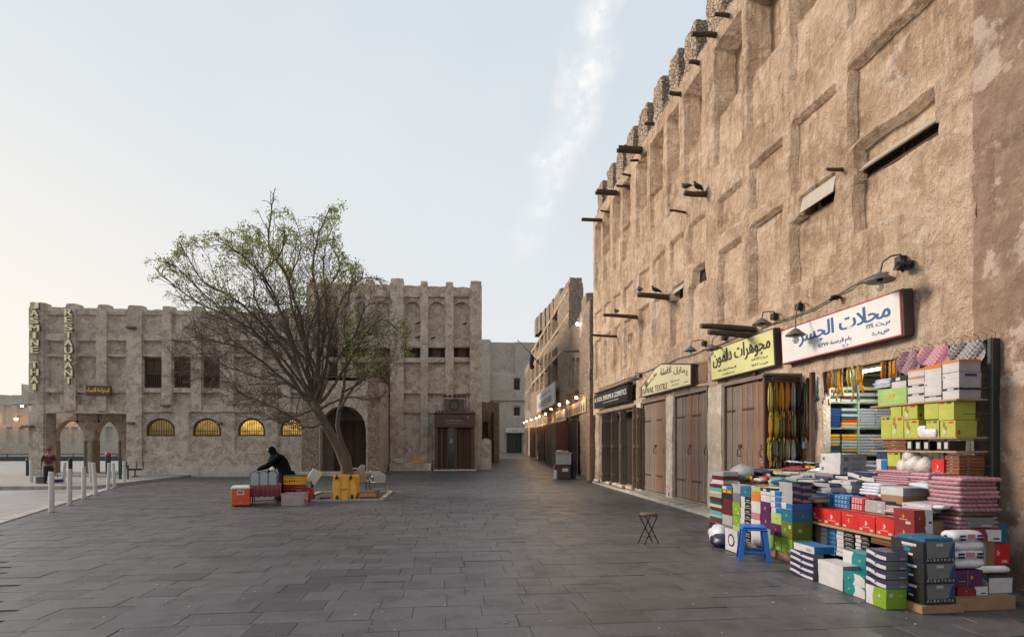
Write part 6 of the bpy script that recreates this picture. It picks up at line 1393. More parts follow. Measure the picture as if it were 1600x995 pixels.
# kind: (body, -X face, -Y face, top, decals[(face, colour, polygons)])
def rect(a, b, c, d): return [(a, c), (b, c), (b, d), (a, d)]
def wave(b0, th, up=.22):
    n = 8; lo = [(i / n, b0 + up * (.5 - .5 * math.cos(math.pi * min(1, i / n * 1.3)))) for i in range(n + 1)]; return [(a, b + 0) for a, b in lo] + [(a, b + th) for a, b in reversed(lo)]
KIND = {
 'wave': ('navy', 'navy', 'grey', 'navy', [('x', 'white', [[(a, 1 - b) for a, b in wave(.08, .42, .42)]]), ('x', 'black', [rect(.44, .53, .42, .6)]), ('y', 'lgrey', [rect(.6, .9, .1, .3)])]),
 'wavey': ('navy', 'lgrey', 'navy', 'navy', [('y', 'mauve', [[(a, 1 - b) for a, b in wave(.12, .38, .36)]]), ('y', 'black', [rect(.42, .55, .45, .65)])]),
 'white': ('white', 'white', 'lgrey', 'white', []),
 'whiteb': ('white', 'white', 'blue', 'blue', [('x', 'grey', [rect(.62, .85, .3, .42), rect(.62, .8, .5, .58)])]),
 'whitelogo': ('lgrey', 'white', 'lgrey', 'white', [('y', 'grey', [rect(.12, .3, .3, .7), rect(.45, .85, .55, .6), rect(.45, .85, .42, .47)]), ('x', 'grey', [rect(.1, .2, .35, .65)])]),
 'teal': ('teal', 'teal', 'white', 'teal', [('x', 'white', [[(.45, 0), (1, 0), (1, .7), (.8, 1), (.5, 1), (.55, .5)]]), ('x', 'yellow', chev(.26, .5, .12, .9))]),
 'tealr': ('teal', 'white', 'teal', 'teal', [('x', 'teal', [[(.4, 0), (1, 0), (1, 1), (.48, 1), (.4, .6)]]), ('x', 'yellow', chev(.75, .5, .1, .9))]),
 'limewh': ('green', 'white', 'green', 'green', [('x', 'green', [[(.38, 0), (1, 0), (1, 1), (.42, 1), (.34, .5)]]), ('x', 'white', chev(.68, .6, .13, .8)), ('y', 'cream', [rect(.12, .3, .6, .8), rect(.6, .8, .62, .7)])]),
 'lime': ('green', 'green', 'green', 'green', [('x', 'white', chev(.5, .5, .13, 1.)), ('x', 'cream', [rect(.6, .85, .1, .25)])]), 'lgreen': ('lgreen', 'lgreen', 'lgreen', 'lgreen', [('x', 'yellow', [rect(.4, .6, .45, .65)])]),
 'olive': ('olive', 'olive', 'olive', 'olive', [('x', 'lgreen', chev(.35, .5, .13, .9)), ('x', 'cream', [rect(.7, .9, .6, .8)]), ('y', 'lgreen', [rect(.3, .5, .4, .6)])]),
 'red': ('red', 'red', 'red', 'red', [('x', 'white', chev(.5, .52, .19, .75)), ('x', 'cream', [rect(.1, .28, .06, .2), rect(.72, .92, .06, .2), rect(.3, .72, .26, .3)])]),
 'redy': ('red', 'red', 'red', 'red', [('x', 'yellow', chev(.45, .5, .17, .75, True)), ('x', 'cream', [rect(.1, .3, .06, .18), rect(.3, .7, .82, .86)])]),
 'dred': ('dred', 'dred', 'dred', 'dred', [('x', 'yellow', chev(.5, .55, .15, .7)), ('x', 'cream', [rect(.6, .85, .08, .26), rect(.3, .7, .34, .38)]), ('y', 'white', [[(.62, 0), (1, 0), (1, 1), (.55, 1), (.62, .5)]]), ('y', 'yellow', chev(.28, .5, .13, .6)), ('y', 'black', [rect(.78, .95, .15, .3)])]),
 'redF': ('red', 'dred', 'red', 'red', [('y', 'white', chev(.5, .55, .17, .8)), ('y', 'cream', [rect(.65, .9, .06, .2)])]),
 'alba': ('black', 'black', 'grey', 'blue', [('x', 'white', [rect(.35, .8, .72, .84), rect(.55, .7, .26, .36)]), ('x', 'tblue', [[(.4, .45), (.55, .4), (.65, .5), (.58, .62), (.45, .62)]]), ('y', 'black', [[(0, 0), (1, 0), (1, .28), (0, .2)], [(0, .2), (.12, .22), (.08, 1), (0, 1)]]), ('y', 'dblue', [[(.82, .28), (1, .28), (1, 1), (.9, .8)]]), ('y', 'cream', [rect(.4, .62, .78, .92)])]),
 'purple': ('purple', 'purple', 'purple', 'purple', [('y', 'yellow', chev(.62, .55, .16, .7)), ('x', 'yellow', chev(.5, .5, .18, .7)), ('y', 'mauve', [rect(.46, .48, 0, 1), rect(.15, .4, .3, .36)])]),
 'tblue': ('tblue', 'tblue', 'tblue', 'tblue', [('x', 'lgreen', chev(.5, .5, .13, .8)), ('y', 'cyan', chev(.55, .5, .14, .8))]),
 'bluew': ('blue', 'white', 'blue', 'blue', [('x', 'blue', [rect(.45, 1, .08, .95)])]), 'bw': ('black', 'white', 'black', 'black', [('x', 'black', [rect(.42, 1, .1, 1)]), ('x', 'cream', [rect(.55, .9, .35, .5)])]),
 'bwf': ('black', 'white', 'black', 'black', [('x', 'black', [rect(0, 1, .55, 1)]), ('x', 'white', [rect(.3, .6, .62, .9)])]),
 'yg': ('yg', 'yg', 'yg', 'yg', [('x', 'red', [rect(.55, .88, .82, .93)]), ('x', 'skin', [[(.2, .95), (.34, .92), (.3, .75), (.42, .6), (.4, .4), (.3, .45), (.26, .6), (.14, .6)]]), ('x', 'white', [[(.22, .42), (.38, .4), (.4, .1), (.3, .22), (.2, .08)]]), ('y', 'red', [rect(.1, .22, .15, .4)])]),
 'ygs': ('yg', 'yg', 'yg', 'yg', [('x', 'dteal', [rect(.55, .85, .84, .95)]), ('x', 'red', [rect(.1, .4, .86, .93)])]),
 'orw': ('white', 'white', 'lgrey', 'orange', [('x', 'orange', [rect(0, 1, .76, 1)]), ('y', 'orange', [rect(0, 1, .76, 1)])]), 'whl': ('white', 'white', 'lgrey', 'white', [('y', 'dblue', [rect(.25, .8, .72, .9)]), ('x', 'grey', [rect(.05, .15, .7, .8)])]), 'whk': ('white', 'white', 'lgrey', 'black', [('x', 'black', [rect(0, 1, .78, 1)]), ('x', 'white', [rect(.3, .7, .8, .96)]), ('y', 'black', [rect(0, 1, .78, 1)])]),
 'tex': ('blue', 'blue', 'dblue', 'blue', [('x', 'white', [rect(.12 + k * .2, .24 + k * .2, .25 + j * .38, .4 + j * .38) for k in range(4) for j in (0, 1)])]), 'dots': ('red', 'red', 'red', 'red', [('x', 'white', [rect(.1 + k * .21, .24 + k * .21, .12 + j * .3, .3 + j * .3) for k in range(4) for j in range(3)])]),
 'greylb': ('lgrey', 'lgrey', 'grey', 'navy', [('x', 'white', [rect(.65, .85, .15, .5)])]), 'ybox': ('yellow', 'yellow', 'maroon', 'black', [('x', 'maroon', [rect(.0, .06, 0, 1), rect(.45, .5, 0, 1), rect(.94, 1, 0, 1)])]), 'ivory': ('mint', 'lgrey', 'mint', 'white', [('x', 'mint', [rect(.2, .8, .2, .8)])]),
 'stripebrown': ('mbrown', 'mbrown', 'mbrown', 'black', [('x', 'orange', [rect(0, 1, .0, .12)]), ('x', 'lgrey', [rect(.4, .55, .4, .6)]), ('y', 'orange', [rect(0, 1, .0, .12)]), ('y', 'lgrey', [rect(.3, .4, .4, .6)])]),
 'tag': ('black', 'black', 'black', 'black', [('x', 'white', [rect(.2, .8, .2, .85)])]), 'logo': ('white', 'white', 'white', 'white', [('x', 'navy', [[(.5 + .28 * math.cos(t * .7), .5 + .3 * math.sin(t * .7)) for t in range(9)]]), ('x', 'white', [[(.5 + .2 * math.cos(t * .7), .5 + .22 * math.sin(t * .7)) for t in range(9)]])]),
 'book': ('lgrey', 'white', 'lgrey', 'white', [('x', 'maroon', [rect(.4, .55, .3, .8)])]),
}
for c in KEY: KIND.setdefault(c, (c, c, c, c, []))
_cm = {}
def carton_mesh(kind, dx, dy, h):
    k = (kind, round(dx, 2), round(dy, 2), round(h, 2))
    if k in _cm: return _cm[k]
    bd, fx, fy_, tp, dec = KIND[kind]; dx, dy, h = k[1:4] if min(k[1:4]) > 0 else (dx, dy, h); h = max(h, .012)
    used = []
    def mi(c):
        if c not in used: used.append(c)
        return used.index(c)
    m2 = MB(); o = .0018; hl = h * .62 if h > .07 else h - .0015
    # order of box faces: -x, +x, -y, +y, -z, +z
    m2.box(0, dx, 0, dy, 0, hl, [mi(fx), mi(bd), mi(fy_), mi(bd), mi(bd), mi(tp)]); 
    if h > .07: m2.box(-o, dx + o, -o, dy + o, hl + .0006, h - .001, [mi(fx), mi(bd), mi(fy_), mi(bd), mi(bd), mi(tp)])
    e = o + .0012; lay = 0
    for f, c, polys in dec:
        for P in polys:
            lay += 1; ee = e + .00025 * lay; P = [(min(1, max(0, a)), min(1, max(0, b))) for a, b in P]
            vs = [(-ee, dy * (1 - a), h * b) if f == 'x' else (dx * a, -ee, h * b) for a, b in P]; m2.add(vs, [list(range(len(vs)))], mi(c))
    _cm[k] = m2.mesh('carton', [C_[c] for c in used]); return _cm[k]
ORD = {1: [''], 2: ['lower', 'upper'], 3: ['bottom', 'middle', 'top']}
def order(n):
    if n in ORD: return ORD[n]
    w_ = ['bottom', 'second', 'third', 'fourth', 'fifth', 'sixth', 'seventh', 'eighth', 'ninth', 'tenth', 'eleventh', 'twelfth', 'thirteenth', 'fourteenth']
    return w_[:n - 1] + ['top']
CNAME = {'wave': 'navy box with white waves', 'wavey': 'navy wave printed box', 'whiteb': 'white box with blue lid', 'whitelogo': 'big white box with round mark', 'teal': 'teal and white box', 'tealr': 'white and teal box', 'limewh': 'lime green and white box', 'lime': 'lime green box', 'lgreen': 'light green box', 'redy': 'red box with yellow mark', 'red': 'red box with white mark', 'dred': 'dark red box', 'redF': 'red box', 'alba': 'black box with blue corner',
         'tblue': 'teal blue box', 'bluew': 'blue and white box', 'bw': 'black and white labelled box', 'bwf': 'white box with black top', 'yg': 'yellow green box with printed figure', 'ygs': 'plain yellow green box', 'orw': 'white box with orange rim', 'whl': 'white box with blue label', 'whk': 'white box with black rim', 'tex': 'blue patterned pack', 'dots': 'red pack with white spots', 'greylb': 'grey box with label', 'ybox': 'yellow and maroon box', 'ivory': 'pale mint box',
         'stripebrown': 'brown cloth case', 'tag': 'black case with white tag', 'book': 'white bound book', 'lgrey': 'light grey box', 'dblue': 'deep blue box', 'dteal': 'dark green box', 'mbrown': 'brown box', 'logo': 'white card with round navy emblem', 'brown': 'brown cardboard carton', 'cyan': 'turquoise pack'}
rs = random.Random(21); NBOX = 0
def carton(kind, X, Y, z, dx, dy, h, label, group=None, jit=.004, name=None, rz=None):
    global NBOX; NBOX += 1
    if len(label.split()) > 15: label = label.replace(' on the counter,', ' on counter,').replace('second from ', 'next to ').replace(' inside the shop,', ' in shop,')
    nm = name or ('shoe_box' if h > .07 else 'flat_pack')
    o = inst(nm, carton_mesh(kind, dx, dy, h), None, (X + rs.uniform(-jit, jit), Y + rs.uniform(-jit, jit), z), (0, 0, rs.uniform(-jit, jit) * 4 if rz is None else rz)); return tag(o, label, 'box' if h > .07 else 'pack', group)
def stack(kinds, Xp, xl, xr, yt, yb, dx, where, base=None, jit=.004, group=None, hs=None, name=None):
    """boxes whose long side lies in the plane X = Xp; seen corners give their place on it"""
    Yn, zb = onX(xr, yb, Xp); Yf, _ = onX(xl, yb, Xp); zt = onX(xr, yt, Xp)[1]
    if base is not None: zb = base
    n = len(kinds); H_ = zt - zb; hs = hs or [1] * n; tot = sum(hs); z = zb; od = order(n)
    for i, k in enumerate(kinds):
        h = H_ * hs[i] / tot; nmk = CNAME.get(k, k + ' box'); lab = (od[i] + ' ' + nmk + ' ' + where).strip()
        carton(k, Xp, Yn + .002, z, dx, Yf - Yn - .005, h - .0015, lab, group, jit if h < .2 else jit, name); z += h
    return zt
def stackF(kinds, Yp, xl, xr, yt, yb, dy, where, base=None, jit=.004, group=None, name=None, hs=None):
    Xl, zb = onY(xl, yb, Yp); Xr, _ = onY(xr, yb, Yp); zt = onY(xl, yt, Yp)[1]
    if base is not None: zb = base
    n = len(kinds); H_ = zt - zb; od = order(n); hs = hs or [1] * n; z = zb
    for i, k in enumerate(kinds):
        h = H_ * hs[i] / sum(hs); carton(k, Xl + .002, Yp, z, Xr - Xl - .004, dy, h - .0015, (od[i] + ' ' + CNAME.get(k, k + ' box') + ' ' + where).strip(), group, jit, name); z += h
# ---- front row on the paving
stack(['wave'] * 4, 4.02, 1235, 1271, 866, 908, .12, 'in the low stack next to the blue stool', base=.004)
stack(['whiteb'], 4.03, 1240, 1272, 855, 868, .24, 'lying on the wave printed stack by the blue stool', base=onX(1271, 866, 4.02)[1])
stack(['white'] * 2, 4.03, 1278, 1317, 885, 924, .22, 'between the wave printed stack and the teal boxes', base=.004)
stack(['teal'] * 2, 4.03, 1318, 1351.5, 901, 940, .16, 'at the paving beside the big white boxes', base=.004)
stack(['tealr'] * 2, 4.22, 1318, 1354, 866, 914, .2, 'set back above the teal front row')
stack(['limewh'], 3.98, 1353, 1385, 921, 955, .20, 'at the paving under the wave printed stack', base=.004)
stack(['wave'] * 4, 3.99, 1353.5, 1385, 862, 921, .22, 'in the stack on the lime green box', base=onX(1385, 921, 3.98)[1] + .002)
carton('brown', 4.19, 4.5, .004, .42, .42, .075, 'flattened brown carton under the three black boxes', name='carton')
zA = [.082, .268, .452, .64]
for i in range(3):
    o_ = carton('alba', 4.21 + [.02, .0, .0][i], 4.51 + [.015, .0, .0][i], zA[i], .31, .36, zA[i + 1] - zA[i] - .002, ['bottom', 'middle', 'top'][i] + ' black box with grey end and block capitals in the stack of three'); 
    lettering('A L B A T R O S', .27, .022, C_['white'], o_, (.16, -.006, .028), thick=.001, name='lettering')
    l2 = lettering('الصندوق', .12, .03, C_['white'], o_, (-.006, .16, .135), thick=.001, arabic=True); l2.rotation_euler = (0, 0, R(-90)); l2.location.x = -.006
carton('tblue', 4.24, 4.53, .642, .28, .3, .03, 'thin blue box lid on top of the black boxes')
Yq = 4.60
carton('brown', 4.56, Yq - .06, .004, .60, .4, .12, 'long brown carton at the paving, right under the purple boxes', name='carton')
stackF(['dred'], Yq, 1496, 1542, 916, 931, .35, 'flat under the two purple boxes', base=.126)
carton('purple', 4.60, Yq, .208, .29, .3, .155, 'purple box with yellow marks beside the black boxes')
stackF(['teal'], Yq + .05, 1545, 1582, 903, 929, .3, 'at the end of the long brown carton', base=.126)
stackF(['ybox'], Yq + .08, 1545, 1582, 897, 903, .3, 'flat on the teal box at the end of the goods')
stackF(['redF'], Yq + .35, 1541, 1576, 849, 881, .3, 'below the teal blue box near the corner wall'); stackF(['tblue'], Yq + .35, 1536, 1573, 818, 849, .3, 'near the corner wall above the red box')
stackF(['lgrey'], Yq + .30, 1505, 1541, 834, 884, .22, 'standing behind the white wrapped bundles', name='shoe_box')
carton('brown', 4.82, 4.95, .12, .36, .35, .42, 'brown carton hidden low behind the purple box', name='carton')
# white wrapped bundles
PWH = mat('white_plastic_wrap', (.56, .56, .60), .25, .12, 14, .7, bd=.01)
def bundle(X, Y, z, L_, r, label, rz=0, m_=PWH, pat=False, name='wrapped_bundle', cat='bundle', flat=.62):
    m2 = MB(); n = 12; pts = []; rn = random.Random(int(X * 1000 + z * 777))
    prof = [(0, .25), (.05, .7), (.12, .95), (.3, 1.), (.5, 1.03), (.7, 1.), (.88, .95), (.95, .7), (1, .3)]
    vs = []
    for t, f in prof:
        for k in range(n):
            a = 2 * math.pi * k / n; rr = r * f * (1 + rn.uniform(-.07, .07)); vs.append((-L_ / 2 + L_ * t, rr * math.cos(a), rr * math.sin(a) * flat))
    m2.add(vs, [[i * n + k, i * n + (k + 1) % n, (i + 1) * n + (k + 1) % n, (i + 1) * n + k] for i in range(len(prof) - 1) for k in range(n)] + [list(range(n)), [(len(prof) - 1) * n + k for k in range(n)]], 0, True)
    o = m2.build(name, m_, None, (X, Y, z), rz); tag(o, label, cat)
    if pat:
        m3 = MB(); 
        for x0 in (-L_ * .33, L_ * .2):
            for q in range(3):
                for j in range(2): a = R(180 + 5 + 38 * j); m3.box(x0 + q * .022, x0 + q * .022 + .014, -r * 1.04 * math.cos(R(15)) - .004, -r * .98 * math.cos(R(15)), -r * flat * .5 + j * .03, -r * flat * .5 + j * .03 + .02)
        m3.build('print', C_['navy'], o); m4 = MB(); m4.box(-L_ * .12, L_ * .1, -r * 1.04 - .004, -r * 1.0, -.01, .028); m4.build('print', C_['pink'], o)
    return o
for i, (z, l, pt) in enumerate([(.415, 'bottom plain white bundle above the purple box', False), (.495, 'second bundle above the purple box, with dark print', True), (.575, 'third plain white bundle above the purple box', False), (.66, 'top bundle with dark scroll print above the purple box', True)]): bundle(4.76, 4.68, z, .36, .09, l, .03 * (i - 1), pat=pt)
bundle(5.14, 4.74, .325, .34, .055, 'white rolled bag resting on the teal box at the end', .0)
# ---- shelf board with the red boxes
RB = 4.65; yz, zR = onX(1396, 839, RB)
T = thing('plank_shelf', 'worn plank holding the row of red boxes', 'shelf', (RB - .03, 4.9, zR - .034)); m2 = MB(); m2.box(0, .5, 0, 2.05, 0, .03, bev=.006); m2.build('board', WOODL, T)
for y in (.12, 1.0, 1.9): m2 = MB(); m2.box(.30, .36, y, y + .06, -(zR - .036), -.001); m2.build('leg', WOODG, T)
for i, (a, b) in enumerate([(1261.5, 1285.6), (1286, 1313.4), (1314, 1340), (1340.4, 1367), (1367.4, 1396)]):
    Yn, _ = onX(b, 800, RB); Yf, _ = onX(a, 800, RB); carton('redy' if i == 2 else 'red', RB, Yn, zR, .24, Yf - Yn - .005, .185, ['farthest red box in the row on the plank, nearest the blue stool', 'second red box in the plank row, between two white marked ones', 'middle red box in the plank row, with the yellow mark', 'fourth red box in the plank row, after the yellow marked one', 'red box in the plank row touching the dark red pair'][i])
stack(['dred'] * 2, 4.60, 1396.5, 1429, 797, 845, .2, 'in the pair at the near end of the plank', base=zR)
# under the plank
stack(['lime'], 4.78, 1258, 1279, 820, 842, .2, 'under the far end of the plank')
stack(['bluew'] * 7, 4.74, 1282, 1306, 820, 868, .2, 'in the blue stack under the plank')
stack(['bw'] * 7, 4.72, 1307, 1334, 825, 874, .2, 'in the stack under the plank, behind the teal boxes')
stack(['bw'] * 5, 4.70, 1336, 1358, 838, 870, .2, 'in the short stack under the plank')
stack(['mbrown', 'brown', 'cream'], 4.70, 1360, 1400, 838, 856, .2, 'flat under the near end of the plank')
for k, (a, b, kd) in enumerate([(1258, 1281, 'olive'), (1282, 1306, 'dblue'), (1307, 1334, 'black'), (1336, 1400, 'black')]): 
    Yn, _ = onX(b, 860, 4.95 if k else 4.8); Yf, _ = onX(a, 860, 4.95 if k else 4.8); carton(kd, 4.95 if k else 4.8, Yn, .01, .3, Yf - Yn, .26, ['olive carton on the paving under the far end of the plank', 'deep blue carton low in the shade under the plank', 'black carton low in the shade under the plank', 'long black carton low under the near end of the plank'][k], name='carton')
# ---- the big pile along the wall: plane X = 4.33
BP = 4.33
T = thing('goods_counter', 'long wooden counter buried under the stacked goods', 'counter', (4.62, 6.55, 0)); m2 = MB(); m2.box(0, 1.25, 0, 2.6, .78, .81, bev=.005); m2.build('top', WOODL, T)
for x in (.1, 1.1):
    for y in (.1, 2.4): m2 = MB(); m2.box(x, x + .06, y, y + .06, 0, .779); m2.build('leg', WOODG, T)
m2 = MB(); m2.box(-.16 - .1, -.02, .0, .9, 0, .12, bev=.006); m2.build('base_plank', WOODR, T); m2 = MB(); m2.box(-.25, -.02, .91, 2.45, 0, .09, bev=.006); m2.build('base_plank', WOODG, T)
stack(['maroon', 'black', 'dred', 'dteal', 'lgrey', 'cyan', 'maroon', 'cream', 'dteal', 'maroon', 'lgrey', 'cream', 'cyan', 'maroon'][:14], 4.36, 1109, 1127.5, 757, 831, .24, 'at the far left end of the pile', jit=.008)
stack(['white', 'maroon', 'lgrey'], 4.45, 1112, 1130, 737, 757, .26, 'crowning the far left stack')
stack(['grey', 'lgrey', 'maroon', 'maroon', 'black', 'ybox', 'bluew'], 4.35, 1128.5, 1144.5, 760, 836, .25, 'in the stack right of the far left one', hs=[2, 2, 1.6, 1.5, 1.2, .7, .7], base=.1)
stack(['lgreen', 'lime', 'lime', 'grey', 'lgrey'], BP, 1145, 1157, 759, 845, .25, 'in the slim stack above the white emblem card', hs=[1.6, 1.4, 1.6, 1.2, 1], base=.1)
stack(['bw'] * 8 + ['tblue'], BP, 1157.5, 1173, 762, 850, .25, 'in the striped stack behind the blue stool', base=.1, hs=[1] * 8 + [1.7])
stack(['white', 'white', 'pink', 'white', 'orange', 'lgreen'], BP, 1173.5, 1188, 762, 852, .25, 'in the stack with a pink box behind the stool', base=.1, hs=[1.2, 1.4, .6, 1.2, 1, .4])
stack(['mint', 'mint', 'purple', 'purple', 'white', 'bwf'], BP, 1188.5, 1204, 763, 857, .25, 'in the stack with two purple boxes', base=.1, hs=[1, 1.3, 1.5, 1.5, .8, .8])
stack(['lime', 'purple', 'lgreen', 'bluew', 'bluew', 'bluew', 'bluew'], BP, 1204.5, 1220.5, 767, 860, .25, 'in the blue topped stack of the pile', base=.12, hs=[1.8, 1.6, 1.4, .75, .75, .75, .75])
stack(['lime', 'olive', 'tblue', 'bluew'], BP, 1221, 1238, 787, 866, .27, 'in the corner stack beside the wave printed boxes', base=.12, hs=[1.5, 1.6, 1.25, .6])
stack(['wavey'] * 3, BP + .01, 1218, 1238.5, 754, 787, .26, 'on the corner stack, over the teal blue box')
stackF(['purple', 'wavey', 'wavey'], 6.95, 1267, 1296, 753, 781, .3, 'behind the corner stack, by the blue packs', hs=[1.2, 1, 1])
# loose packs covering the counter top: real rows, each row one pack deep
zc = .86
PK = [(0, ['maroon', 'maroon', 'dred', 'ybox', 'ivory', 'lgrey', 'lgrey']), (1, ['black', 'ivory', 'ybox', 'cream', 'ivory', 'mauve', 'white']), (2, ['black', 'ybox', 'redy', 'cyan', 'ivory', 'white', 'wavey']), (3, ['dblue', 'ivory', 'red', 'white', 'greylb', 'lgrey', 'mauve'])]
RW = ['wall row', 'row two', 'row three', 'outer row']
PL = ['at far end', 'second from far end', 'third from far end', 'at middle', 'past middle', 'second from near end', 'at near end']
for r_, row in PK:
    for c_, kd in enumerate(row):
        X = 5.55 - r_ * .32; Y = 8.9 - c_ * .36 - (.05 * r_); z = .812; nn = 2 if r_ < 3 else 1; ub = [.27, .19, .10, 0][r_] + rs.uniform(-.015, .015) * (r_ < 3)
        if r_ < 3: carton(rs.choice(['brown', 'lgrey', 'white', 'maroon', 'dblue']), X, Y, z, .30, .34, ub - .003, 'supporting carton on counter, ' + RW[r_] + ', ' + PL[c_], None, .004, name='carton'); z += ub
        for q in range(nn):
            k2 = kd if q == nn - 1 else rs.choice(['lgrey', 'maroon', 'white', 'dblue']); h = rs.uniform(.04, .06); carton(k2, X - rs.uniform(.0, .05), Y + rs.uniform(-.03, .03), z, .30, .26 + rs.uniform(0, .07), h, ('upper ' if q else 'under ') * (nn > 1) + CNAME.get(k2, k2 + ' box') + ' on the counter, ' + RW[r_] + ', ' + PL[c_], None, .01, rz=rs.uniform(-.2, .2)); z += h + .002
SLV = mat('silvery_plastic_bag', (.30, .31, .32), .22, .3, 10, 1., bd=.02); CLB = mat('milky_plastic_bag', (.55, .52, .50), .25, .25, 9, 1., bd=.02)
def bag(X, Y, z, rx_, ry_, rz_, m_, label, seed=0, name='plastic_bag', cat='bag'):
    m2 = MB(); n, k = 12, 18; vs = []
    for i in range(n + 1):
        a = math.pi * i / n
        for j in range(k):
            b = 2 * math.pi * j / k; v = Vector((math.sin(a) * math.cos(b), math.sin(a) * math.sin(b), math.cos(a))); f = 1 + .22 * noise.noise(v * 2.3 + Vector((seed, 0, 0))) + .07 * noise.noise(v * 7 + Vector((seed, 5, 0)))
            vs.append((v.x * rx_ * f, v.y * ry_ * f, max(0, rz_ * (1 + v.z * f) * .5 * 1.2 - rz_ * .1)))
    m2.add(vs, [[i * k + j, i * k + (j + 1) % k, (i + 1) * k + (j + 1) % k, (i + 1) * k + j] for i in range(n) for j in range(k)], 0, True)
    return tag(m2.build(name, m_, None, (X, Y, z)), label, cat)
Y, z = onX(1160, 742, 4.95); bag(4.95, Y, .90, .17, .27, .26, SLV, 'crumpled silvery plastic bag on the far end of the pile', 1)
# bags at the paving end of the pile
bag(4.10, 8.05, 0, .14, .2, .27, mat('pale_blue_shirt_pack', (.50, .54, .62), .35, .2, 9, .6), 'pale blue and white bulging bag at the foot of the far pile end', 3); bag(4.02, 7.85, 0, .14, .2, .17, C_['navy'], 'navy bag with white edge in front of the pale blue bag', 5)
stack(['logo'], 3.98, 1133, 1153, 829, 857, .03, 'leaning low in front of the pile', base=.01, name='emblem_card')
# ---- middle of the counter, above the red boxes
def put_on(kinds, Xp, xl, xr, yt, yb, dx, where, **k): stack(kinds, Xp, xl, xr, yt, yb, dx, where, **k)
T = thing('inner_counter', 'inner counter carrying scarves and boxes behind the red row', 'counter', (4.93, 5.32, 0)); m2 = MB(); m2.box(0, .60, 0, 1.18, .74, .77, bev=.005); m2.build('top', WOODL, T)
for x in (.04, .5):
    for y in (.04, 1.1): m2 = MB(); m2.box(x, x + .05, y, y + .05, 0, .739); m2.build('leg', WOODG, T)
T = thing('inner_counter', 'second inner counter, between the long counter and the scarf stacks', 'counter', (4.93, 6.5, 0)) if False else None
put_on(['tex', 'tex', 'tex'], 4.80, 1276, 1301, 772, 791, .22, 'in the blue stack behind the red row, nearest the stool'); put_on(['tex', 'tex', 'tex'], 4.80, 1302, 1328, 775, 795, .22, 'in the blue stack beside the white spotted one')
put_on(['dots', 'dots'], 4.80, 1329, 1350, 778, 798, .25, 'behind the yellow marked red box'); put_on(['greylb', 'greylb'], 4.80, 1351, 1383, 784, 803, .3, 'behind the fourth red box'); put_on(['greylb'], 4.78, 1384, 1418, 792, 806, .32, 'behind the dark red pair')
put_on(['white', 'lgrey', 'white', 'white'], 5.05, 1296, 1330, 752, 776, .30, 'in the white stack behind the blue patterned packs', jit=.01)
SHP_ = mat('pale_blue_shirt_cloth', (.48, .52, .62), .7, .25, 9, .5); KEF = None
def keffiyeh(name, c1, c2):
    m, t, p = newmat(name); co = t.coord(); ch = t.new('ShaderNodeTexChecker', {'Vector': co, 'Scale': 34.}).outputs['Fac']; n = t.noise(9, co, 5); st_ = t.new('ShaderNodeTexWave', {'Vector': co, 'Scale': 9., 'Distortion': 2.}).outputs['Fac']
    f = t.math('MULTIPLY', ch, t.mr(st_, .3, .7, .4, 1.)); c = t.mix(f, c1, c2); t.set(p.inputs['Base Color'], t.mix(t.mr(n, .3, .7, 0, .3), c, c2)); p.inputs['Roughness'].default_value = .45; p.inputs['Coat Weight'].default_value = .3; t.set(p.inputs['Normal'], t.bump(t.noise(14, co), .5, .01)); return m
KRED = keffiyeh('red_white_headscarf_cloth', (.34, .22, .26), (.27, .045, .085)); KMAU = keffiyeh('mauve_headscarf_cloth', (.30, .20, .24), (.13, .05, .09)); KBLK = keffiyeh('black_white_headscarf_cloth', (.33, .32, .36), (.05, .05, .06)); KPNK = keffiyeh('pink_headscarf_cloth', (.42, .30, .34), (.36, .08, .15))
def folded(X, Y, z, dx, dy, h, m_, label, seed=0, group=None, name='folded_scarf', cat='scarf'):
    m2 = MB(); n = 10; vs = []; rn = random.Random(seed)
    ring = [(0, 0), (-.012, .35), (-.008, .75), (.01, 1.0), (1 - .01 / dx * 0, 1.0)]
    P = []
    for a in range(40):
        t = a / 40
        if t < .25: p = (dx * t * 4, 0)
        elif t < .5: p = (dx, dy * (t - .25) * 4)
        elif t < .75: p = (dx * (1 - (t - .5) * 4), dy)
        else: p = (0, dy * (1 - (t - .75) * 4))
        P.append(p)
    cx, cy = dx / 2, dy / 2
    for lv, (zf, inset) in enumerate([(0.02, .012), (.3, 0), (.75, -.003), (.98, .012)]):
        for a, p in enumerate(P):
            w_ = .006 * noise.noise((a * .5, lv + seed, 0)); q = ((p[0] - cx) * (1 - inset / cx * 1.0 + w_ / cx) + cx, (p[1] - cy) * (1 - inset / cy + w_ / cy) + cy); vs.append((q[0], q[1], h * zf + .004 * noise.noise((a * .4, seed, lv))))
    k = 40; fs = [[l * k + a, l * k + (a + 1) % k, (l + 1) * k + (a + 1) % k, (l + 1) * k + a] for l in range(3) for a in range(k)]; fs.append([3 * k + a for a in range(k)])
    m2.add(vs, fs, 0, True); return tag(m2.build(name, m_, None, (X + rn.uniform(-.012, .012), Y + rn.uniform(-.012, .012), z), rn.uniform(-.05, .05)), label, cat, group)
def pile(Xp, xl, xr, yt, yb, dx, n, ms, where, **kw):
    Yn, zb = onX(xr, yb, Xp); Yf, _ = onX(xl, yb, Xp); zt = onX(xr, yt, Xp)[1]; od = order(n); h = (zt - zb) / n
    for i in range(n): folded(Xp, Yn, zb + i * h, dx, Yf - Yn, h * .98, ms[i % len(ms)], (od[i] + ' ' + kw.get('what', 'folded headscarf') + ' ' + where), seed=i + int(xl), name=kw.get('name', 'folded_scarf'), cat=kw.get('cat', 'scarf'))
